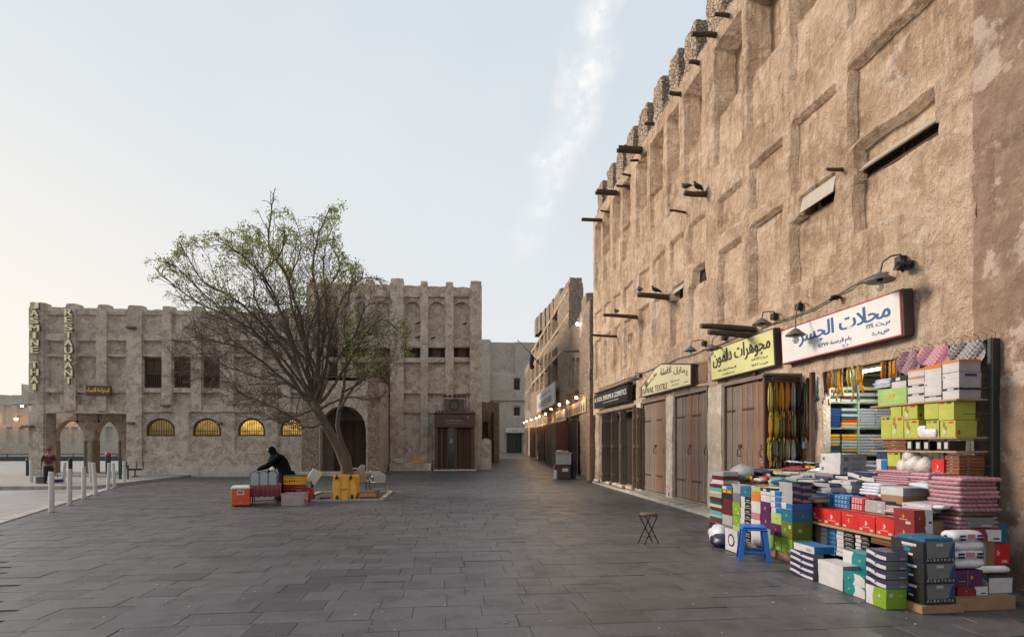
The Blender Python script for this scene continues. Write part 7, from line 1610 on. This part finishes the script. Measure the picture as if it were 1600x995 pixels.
pile(4.98, 1452, 1501, 746, 828, .42, 12, [KMAU, KMAU, KMAU, mat('brown_folded_cloth', (.10, .06, .045), .7), KMAU, KRED, KMAU, KRED, KPNK, KRED, KRED, KPNK], 'in the tall stack at the corner wall')
carton('brown', 5.02, onX(1501, 800, 4.98)[0] + .02, .12, .36, .3, onX(1501, 828, 4.98)[1] - .125, 'brown carton supporting the tall headscarf stack', name='carton')
pile(5.22, 1366, 1421, 736, 758, .34, 6, [KRED, KPNK, KRED, KPNK, KRED, KPNK], 'in the pink stack below the yellow green boxes'); pile(5.15, 1422, 1452, 739, 760, .34, 4, [KPNK, KRED, KPNK, KPNK], 'in the short pink stack between the two larger ones')
pile(4.98, 1345, 1374, 756, 775, .34, 4, [SHP_, SHP_], 'in the pale heap behind the spotted red packs', what='pale folded shirt', name='folded_shirt', cat='shirt')
put_on(['brown', 'white'], 4.93, 1376, 1411, 762, 788, .32, 'in the flat pair in front of the pink scarves', base=None); carton('whl', 4.80, 5.05, .82, .46, .27, .085, 'tilted white box with small print over the dark red pair', rz=.35); carton('wave', 5.02, 4.93, .70, .28, .22, .10, 'navy box tucked behind the dark red pair', rz=-.25); carton('dred', 5.0, 4.88, .58, .3, .22, .11, 'red and white box leaning behind the dark red pair', rz=-.3)
put_on(['wave'], 5.20, 1324, 1366, 738, 754, .30, 'lying between the big white boxes and the pink scarves'); put_on(['whitelogo', 'whitelogo'], 5.20, 1282, 1313, 709, 741, .38, 'in the pair at the shop opening', jit=.01)
carton('white', 5.2, 7.25, .90, .35, .4, .07, 'flat white box under the pair of big white boxes'); 
# carriers for the things standing higher up
for (X, Y, z0, z1, dx, dy, l) in [(5.22, 5.42, .772, onX(1421, 758, 5.22)[1] - .002, .34, .55, 'brown carton under the pink stack of scarves'), (5.05, 6.5, .0, onX(1330, 776, 5.05)[1] - .002, .3, .5, 'tall brown carton under the white stack'), (5.2, 6.05, .3, onX(1366, 754, 5.2)[1] - .002, .3, .45, 'brown carton under the navy wave box by the pink scarves'), (4.83, 5.1, zR, onX(1350, 798, 4.8)[1] - .004, .3, 1.8, 'long brown carton behind the row of red boxes')]: carton('brown', X, Y, z0, dx, dy, z1 - z0, l, name='carton', jit=0)
# ---- wall rack with shelves at the near end of the opening
XR = 5.45; za = onX(1480, 682.5, XR)[1]; zt_ = onX(1480, 624, XR)[1]; zl = onX(1480, 704, XR)[1]; zk = onX(1480, 743, XR)[1]
RK = thing('display_rack', 'metal framed rack with plank shelves full of boxes at the shop opening', 'rack', (5.42, 5.37, 0))
for z in (za, zt_, zl, zk): m2 = MB(); m2.box(0, .42, .02, 1.25, z - .022, z - .001, bev=.003); m2.build('shelf', WOODL, RK)
for x, y in ((.40, .0), (.40, 1.27), (.43, .6)): m2 = MB(); m2.tube([(x, y, .05), (x, y, 2.66)], .012, 7); m2.build('post', IRON, RK)
m2 = MB()
for k in range(9): m2.tube([(.44, -.01, 1. + k * .2), (.44, 1.28, 1. + k * .2)], .004, 4, cap=False)
for k in range(14): m2.tube([(.445, .0 + k * .098, 1.), (.445, .0 + k * .098, 2.72), (.38, .0 + k * .098, 2.74)], .004, 4, cap=False)
for k in range(5): m2.tube([(.05, -.012, 1. + k * .28), (.44, -.012, 1. + k * .28)], .004, 4, cap=False)
m2.build('wire_grid', IRON, RK)
m2 = MB(); m2.box(5.80, 5.915, 5.36, 5.405, .9, 2.66, bev=.006); o = m2.build('shutter_edge', mat('dark_shutter_paint', (.022, .03, .026), .6), main); o.parent = None; o.parent = main; o.location = (0, 0, 0); o.matrix_parent_inverse = (Matrix.Translation((XW, 0, 0)) @ Matrix.Rotation(R(-90), 4, 'Z')).inverted()
for nm_, xl, xr, yt, yb, kd, l in [('a', 1376, 1392, 650, 681, 'ygs', 'plain yellow green box at the far end of the lower shelf'), ('b', 1392.6, 1412, 650, 681, 'yg', 'yellow green box with printed figure, first on the lower shelf'), ('c', 1412.6, 1435, 655, 682, 'yg', 'yellow green box with printed figure, beside the white cloths'), ('d', 1392.5, 1409, 632, 651, 'ygs', 'plain yellow green box in the upper layer, far side'), ('e', 1409.6, 1433, 631, 654, 'yg', 'yellow green box with printed figure in the upper layer, far side'),
                                   ('f', 1448, 1468, 655, 682.5, 'ygs', 'plain yellow green box behind the white cloths on the near side'), ('g', 1468.8, 1492.5, 656, 682.5, 'yg', 'yellow green box with printed figure at the near end of the lower shelf'), ('h', 1444.5, 1466.6, 625, 654, 'ygs', 'plain yellow green box in the upper layer, near side'), ('i', 1467, 1491, 625, 655.5, 'ygs', 'large plain yellow green box on top at the near side')]:
    Yn, zb = onX(xr, yb, XR); Yf, _ = onX(xl, yb, XR); zt2 = onX(xr, yt, XR)[1]; low = yb > 670; zb = za + .001 if low else za + .001 + .275 if False else zb
    carton(kd, XR, Yn, zb, .26, Yf - Yn - .004, zt2 - zb - .002, l)
folded(5.44, onX(1446, 680, XR)[0], za, .2, .1, .14, PWH, 'white cloths stuffed between the yellow green boxes', 4, name='folded_cloth', cat='cloth'); folded(5.42, onX(1466, 682, XR)[0] , za + .0, .03, .18, .10, PWH, 'white cloth hanging low in front of the yellow green boxes', 6, name='folded_cloth', cat='cloth')
def rackstack(kinds, xl, xr, yt, where, hs=None, dx=.26, base=None): stack(kinds, XR, xl, xr, yt, 624, dx, where, base=zt_ + .001 if base is None else base, hs=hs)
rackstack(['lgreen'], 1371, 1416, 604, 'at the far end of the top shelf'); rackstack(['bwf'], 1393, 1416, 586, 'on the light green box of the top shelf', base=onX(1416, 604, XR)[1])
rackstack(['whk', 'whk', 'orw', 'orw'], 1417.5, 1444, 574, 'in the stack over the left yellow green boxes', [1, 1, .9, .9]); rackstack(['whk', 'whl', 'orw'], 1444.6, 1471.5, 568, 'in the middle stack of the top shelf', [.5, 1.5, 1.6]); rackstack(['whk', 'whl', 'orw'], 1472, 1498.5, 561, 'in the near stack of the top shelf', [1, 1.5, 1.1])
pile(XR, 1366, 1391, 590, 604, .25, 5, [SHP_], 'on the light green box of the top shelf', what='pale folded shirt', name='folded_shirt', cat='shirt')
stack(['stripebrown'] * 3, XR, 1381, 1416, 686, 704, .3, 'low case left on the third shelf', base=zl)
for q, x in enumerate((1417, 1430, 1443, 1463, 1474)): stack(['tag'], XR, x, x + 9.5, 688, 702, .2, 'on the third shelf, ' + ['beside the brown cases', 'second along', 'third along', 'fourth along', 'at the near end'][q], base=zl, name='tie_case')
stack(['stripebrown'] * 6, XR, 1476, 1499, 712, 743, .30, 'in the stack on the lowest rack shelf', base=zk); stack(['red'], XR - .02, 1456, 1475, 717, 741, .2, 'beside the brown cloth cases', base=zk)
stack(['mbrown', 'ygs'], XR, 1387, 1407, 707, 735, .2, 'at the lowest shelf beside the plastic bags', hs=[.6, 2]); stack(['bluew', 'dblue'], XR, 1369, 1386, 698, 736, .2, 'at the far end of the lowest shelf')
for q, (x, y, s_) in enumerate([(1416, 742, .10), (1432, 742, .12), (1447, 742, .11), (1424, 725, .09)]): Y, z = onX(x, y, XR + .05); bag(XR + .05, Y, max(zk, z) if q < 3 else zk + .13, s_, s_ * 1.0, s_ * 1.6, CLB, 'milky plastic bag of soft goods, ' + ['farthest on the lowest shelf', 'middle one on the lowest shelf', 'next to the red box', 'lying on top of the others'][q], q + 10)
# hanging headscarves on the grid
def hang(xl, xr, yt, yb, m_, label, Xp=5.80):
    Yn, zb = onX(xr, yb, Xp); Yf, _ = onX(xl, yb, Xp); zt2 = onX((xl + xr) / 2, yt, Xp)[1]; zb = onX((xl + xr) / 2, yb, Xp)[1]; m2 = MB(); n = 16; vs = []
    for i in range(n + 1):
        for j in range(7): t = i / n; y = Yn + (Yf - Yn) * t; vs.append((.03 * math.sin(t * 9 + j * .7) - .03, y - Yn, (zb - zt2) * (1 - j / 6) * (1 + .1 * math.sin(t * 5)) + 0))
    m2.add(vs, [[i * 7 + j, (i + 1) * 7 + j, (i + 1) * 7 + j + 1, i * 7 + j + 1] for i in range(n) for j in range(6)], 0, True)
    m2.add([(v[0] + .03, v[1], v[2]) for v in vs], [[i * 7 + j, (i + 1) * 7 + j, (i + 1) * 7 + j + 1, i * 7 + j + 1] for i in range(n) for j in range(6)], 0, True)
    return tag(m2.build('hanging_scarf', m_, None, (Xp, Yn, zt2)), label, 'scarf')
hang(1407, 1438, 549, 584, KMAU, 'mauve checked headscarf packs hanging above the white boxes'); hang(1439, 1486, 541, 570, KPNK, 'bright pink and white headscarf hanging over the rack'); hang(1488, 1540, 535, 565, KBLK, 'black and white headscarf in plastic at the near end of the rack')
# ---- prayer beads
BC = {'yellow': (.62, .50, .10), 'ochre': (.45, .24, .04), 'amber': (.80, .36, .01), 'orange': (.75, .25, .01), 'white': (.55, .50, .48), 'brown': (.08, .035, .02), 'lemon': (.65, .52, .04), 'olive': (.20, .20, .06), 'rust': (.30, .07, .015), 'teal': (.03, .15, .13), 'straw': (.38, .33, .17), 'black': (.015, .013, .013), 'turquoise': (.08, .35, .42)}
BMT = {}
for k, c in BC.items():
    m, t, p = newmat(k + '_beads'); co = t.coord(); v = t.vor(85, co); t.set(p.inputs['Base Color'], t.mix(t.mr(v, .25, .6), c, tuple(q * .5 for q in c))); p.inputs['Roughness'].default_value = .25; t.set(p.inputs['Normal'], t.bump(t.mr(v, 0, .6, 1, 0), .8, .004)); BMT[k] = m
def beads(X, Y, z, L_, col, tas, label, seed, wd=.035):
    rn = random.Random(seed); T = thing('prayer_beads', label, 'beads', (X, Y, z)); m2 = MB()
    for k in range(14):
        a = rn.uniform(0, 6.28); ox, oy = math.cos(a) * wd * rn.uniform(.3, .9), math.sin(a) * wd * rn.uniform(.3, .9); l2 = L_ * rn.uniform(.8, 1.0); m2.tube([(ox * .4, oy * .4, 0), (ox, oy, -l2 * .3), (ox * 1.1, oy * 1.1, -l2 * .75), (ox * .7, oy * .7, -l2)], [.007, .011, .011, .008], 5)
    m2.build('strands', BMT[col], T); m2 = MB()
    for k in range(3): a = rn.uniform(0, 6.28); x, y = math.cos(a) * wd, math.sin(a) * wd; l0 = -L_ * rn.uniform(.85, 1.05); m2.tube([(x, y, l0), (x, y, l0 - .03), (x * 1.2, y * 1.2, l0 - .1)], [.004, .009, .014], 5)
    m2.build('tassel', BMT[tas], T); return T
RY = 8.72; T = thing('bead_rack', 'open dark door leaf hung with rows of prayer beads', 'rack', (5.26, RY + .05, .8)); m2 = MB(); zt3 = onY(1225, 587, RY)[1] - .8
m2.box(0, .64, 0, .05, 0, zt3, bev=.006); m2.build('panel', WOODK, T)
m2 = MB(); m2.box(-.03, .66, -.03, .06, zt3 + .003, zt3 + .05, bev=.01); m2.build('top_rail', WOODG, T)
m2 = MB()
for yy in (596, 640, 685): z = onY(1225, yy, RY)[1] - .8; m2.tube([(.0, -.04, z), (.64, -.04, z)], .006, 5)
m2.build('hanging_rail', IRON, T)
rows = [(597, 645, [('yellow', 'yellow'), ('ochre', 'ochre'), ('amber', 'amber'), ('orange', 'orange'), ('white', 'white'), ('brown', 'brown'), ('teal', 'teal')]), (640, 686, [('amber', 'amber'), ('lemon', 'lemon'), ('olive', 'yellow'), ('rust', 'rust'), ('straw', 'rust'), ('brown', 'ochre'), ('ochre', 'lemon')]), (686, 722, [('lemon', 'orange'), ('straw', 'straw'), ('olive', 'olive'), ('straw', 'amber'), ('white', 'white'), ('black', 'lemon'), ('ochre', 'white')])]
for r_, (yt, yb, cs) in enumerate(rows):
    for c_, (a, b) in enumerate(cs):
        x = 1204.5 + c_ * 9.0 + (r_ % 2) * .8; X, z = onY(x, yt, RY - .06); L_ = z - onY(x, yb, RY - .06)[1]
        beads(X, RY - .04, z, L_, a, b, a + ' prayer beads, ' + ['top', 'middle', 'bottom'][r_] + ' row of the rack, ' + ['first', 'second', 'third', 'fourth', 'fifth', 'sixth', 'seventh'][c_] + ' from the plank door', r_ * 9 + c_, .04)
for c_, (x, a) in enumerate([(1262, 'brown'), (1268, 'black'), (1274, 'brown'), (1283, 'black')]):
    X, z = onY(x, 590, 8.45); beads(X, 8.45, z, 1.05, a, ['ochre', 'lemon', 'white', 'lemon'][c_], 'long dark bead strings, ' + ['nearest the bead rack', 'second from the bead rack', 'third from the bead rack', 'nearest the shop lamp'][c_], 50 + c_, .05)
m2 = MB(); m2.box(-.035, .035, -.03, .03, 0, 2.66, bev=.006); X, _ = onY(1286, 650, 8.26); T = m2.build('wooden_post', WOODK, None, (5.72, 8.20, 0)); tag(T, 'dark upright post between the bead rack and the shop opening', 'post')
T = thing('hanging_rail', 'wire clothes rail jutting from the bead rack', 'rail', (5.55, 8.6, onY(1240, 590, 8.6)[1])); m2 = MB(); m2.tube([(-.25, 0, 0), (.28, 0, .02)], .006, 6); m2.tube([(-.25, 0, 0), (-.27, 0, -.03), (-.22, 0, -.05), (.1, 0, -.08)], .005, 5); m2.build('wire', IRON, T)
X, z = onY(1268, 590, 8.5); beads(X + .02, 8.36, z, .30, 'turquoise', 'teal', 'turquoise and blue bead pack at the end of the wire rail', 88, .04)
T = thing('belt', 'black belt looped on the plank door beside the beads', 'belt', (5.36, 8.60, onY(1199, 700, 8.6)[1])); m2 = MB(); m2.tube([(.075 * math.cos(a * .4), 0, .14 * math.sin(a * .4)) for a in range(17)], .016, 6); m2.build('strap', BLK, T)
T = thing('price_pad', 'small grey carton hanging among the bottom beads', 'box', (onY(1258, 700, 8.55)[0], 8.55, onY(1258, 700, 8.55)[1])); m2 = MB(); m2.box(-.06, .06, -.04, .0, 0, .11, bev=.004); m2.box(-.03, .03, -.043, -.0405, .05, .09, 0); m2.build('box_body', C_['lgrey'], T)
# beads hanging in the shop opening
for c_, (x, a) in enumerate([(1290, 'brown'), (1297, 'orange'), (1305, 'straw'), (1313, 'amber'), (1321, 'brown'), (1328, 'lemon'), (1336, 'straw'), (1343, 'amber'), (1381, 'orange'), (1388, 'brown'), (1394, 'amber'), (1402, 'orange')]):
    y0 = 578 - (x - 1290) * .22; Y, z = onX(x, y0, 5.98); X_ = 5.98
    beads(X_, Y, z, .34 if c_ % 3 else .44, a, a if c_ != 4 else 'lemon', a + ' beads hanging in the opening, ' + ['first', 'second', 'third', 'fourth', 'fifth', 'sixth', 'seventh', 'eighth', 'ninth', 'tenth', 'eleventh', 'twelfth'][c_] + ' from the post', 60 + c_, .045)
m2 = MB(); m2.tube([(5.98, 5.45, 2.60), (5.98, 8.2, 2.60)], .008, 6); tag(m2.build('bead_bar', IRON), 'thin iron bar carrying the beads across the shop opening', 'bar')
# fluorescent tube (lit)
T = thing('tube_light', 'lit fluorescent tube under the shop ceiling', 'lamp', (6.3, 7.45, 2.63)); m2 = MB(); m2.box(-.03, .03, -.62, .62, .02, .06); m2.build('fitting', WPL, T); m2 = MB(); m2.tube([(0, -.6, 0), (0, .6, 0)], .018, 10); m2.build('tube', emis('fluorescent_light', (.95, 1, .86), 18), T)
al = bpy.data.lights.new('tube_glow', 'AREA'); al.shape = 'RECTANGLE'; al.size = .05; al.size_y = 1.2; al.energy = 20; al.color = (.95, 1, .88); ao = put(bpy.data.objects.new('tube_glow', al), T); ao.location = (0, 0, -.03)
# bookshelf at the back, facing the street corner
BY = 8.35; T = thing('shop_shelving', 'pale green shelving filled with books and packs inside the shop', 'shelving', (6.0, BY, 0)); GR = mat('pale_green_shelf_paint', (.20, .26, .18), .5)
for x in (0, .62, 1.22): m2 = MB(); m2.box(x, x + .03, 0, .3, .06, 2.7); m2.build('upright', GR, T)
sz = [onY(1310, y, BY)[1] for y in (741, 710, 668, 628)] + [2.66]
for z in sz: m2 = MB(); m2.box(.031, .619, 0, .3, z - .02, z); m2.box(.651, 1.219, 0, .3, z - .02, z); m2.build('shelf', GR, T)
SHK = [['white', 'lgrey', 'mint', 'dteal'], ['lgrey', 'dteal', 'dblue', 'orange', 'mint', 'white'], ['dblue', 'dblue', 'dblue', 'dblue', 'dblue', 'dblue'], ['cream', 'dteal', 'white', 'maroon']]
n_s = 0
for r_ in range(4):
    for cix, (x0, x1) in enumerate([(6.04, 6.31), (6.33, 6.61), (6.66, 6.92), (6.94, 7.2)]):
        ks = SHK[r_] if not (r_ == 2 and cix) else ['white', 'dteal', 'white', 'yellow', 'red', 'dteal']; z = sz[r_] + .001; n = len(ks) + 1; hh = min(.05, (sz[r_ + 1] - sz[r_] - .05) / (n + 1))
        for q in range(n):
            k2 = ks[(q + cix * 2) % len(ks)] if not (r_ == 2 and cix == 0) else 'dblue'
            if r_ == 1 and q >= n - 2: k2 = ['yellow', 'orange'][q % 2]
            carton(k2 if cix < 2 or r_ > 2 else rs.choice(['white', 'book', 'lgrey', 'white']), x0, BY - .01, z, x1 - x0 - .01, .24, hh * .93, order(n)[q] + ' ' + CNAME.get(k2, k2 + ' pack') + ' inside the shop, ' + ['lowest', 'second', 'third', 'highest'][r_] + ' shelf, ' + ['bay by the beads', 'second bay', 'third bay', 'last bay'][cix], 'packs on the shop shelving', .006, name='flat_pack'); z += hh
carton('tblue', 6.03, 7.9, 1.02, .02, .14, .2, 'bright blue flyer standing by the big white boxes'); 
print('cartons', NBOX)
# ---- small loose things strewn over the goods: shirts in plastic, socks, folded cloths, tags
rx = random.Random(99)
SKM = [mat('white_vest_cloth', (.55, .55, .58), .6, .2, 10, .5), SHP_, mat('grey_vest_cloth', (.25, .25, .27), .7, .2, 10, .4), mat('maroon_cloth', (.14, .02, .03), .7, .2, 10, .4), KPNK, mat('dark_blue_cloth', (.02, .03, .10), .7, .2, 10, .4), mat('pale_green_cloth', (.30, .42, .34), .6, .2, 10, .4)]
SKN = ['white', 'pale blue', 'grey', 'maroon', 'pink checked', 'dark blue', 'pale green']
k = 0
for r_ in range(5):
    for c_ in range(8):
        if rx.random() < .25: continue
        X = 4.50 + r_ * .26 + rx.uniform(-.05, .05); Y = 8.95 - c_ * .3 + rx.uniform(-.06, .06); q = rx.randrange(7); z = .835 + [.02, .10, .20, .28, .37][r_] + .02 * rx.random()
        folded(X, Y, z, rx.uniform(.18, .30), rx.uniform(.16, .28), rx.uniform(.02, .045), SKM[q], SKN[q] + ' folded garment strewn on the counter, rank ' + ['outermost', 'fourth', 'third', 'second', 'nearest the doors'][r_] + ', place ' + ['one', 'two', 'three', 'four', 'five', 'six', 'seven', 'eight'][c_], 300 + k, name='folded_garment', cat='garment').rotation_euler = (rx.uniform(-.12, .12), rx.uniform(-.12, .12), rx.uniform(-.5, .5)); k += 1
for i, (x, y, Xp, l) in enumerate([(1384, 779, 4.95, 'on the brown based white box'), (1440, 762, 5.0, 'in front of the short pink stack'), (1330, 752, 5.1, 'by the navy wave box'), (1355, 779, 4.86, 'over the grey labelled boxes'), (1400, 800, 4.7, 'at the dark red pair'), (1310, 772, 4.95, 'behind the blue patterned packs'), (1290, 750, 5.1, 'under the big white boxes'), (1462, 792, 4.85, 'below the tall scarf stack')]):
    Y, z = onX(x, y, Xp); q = i % 7; folded(Xp, Y - .1, z - .01, .24, .22, .04, SKM[q], SKN[q] + ' folded garment ' + l, 500 + i, name='folded_garment', cat='garment').rotation_euler = (rx.uniform(-.1, .1), rx.uniform(-.15, .15), rx.uniform(-.5, .5))
# clutter on the paving: scraps of paper and pebbles nobody would count
m2 = MB()
for i in range(260):
    px_ = rx.uniform(60, 1500); py_ = rx.uniform(775, 990); X, Y = gr(px_, py_)
    if X > 4.0 and Y < 9.5 or X > 5.3 or X < edge_x(Y): continue
    s_ = rx.uniform(.004, .014); a = rx.uniform(0, 3); c, s2 = math.cos(a) * s_, math.sin(a) * s_; m2.add([(X - c, Y - s2, .004), (X + s2, Y - c, .005), (X + c, Y + s2, .007), (X - s2, Y + c, .004), (X, Y, .009)], [[0, 1, 4], [1, 2, 4], [2, 3, 4], [3, 0, 4]])
o = m2.build('scattered_litter', mat('pale_litter', (.33, .31, .28), .9, .3, 5)); stuff(o); o['label'] = 'tiny pale scraps and pebbles scattered over the dark paving'; o['category'] = 'litter'
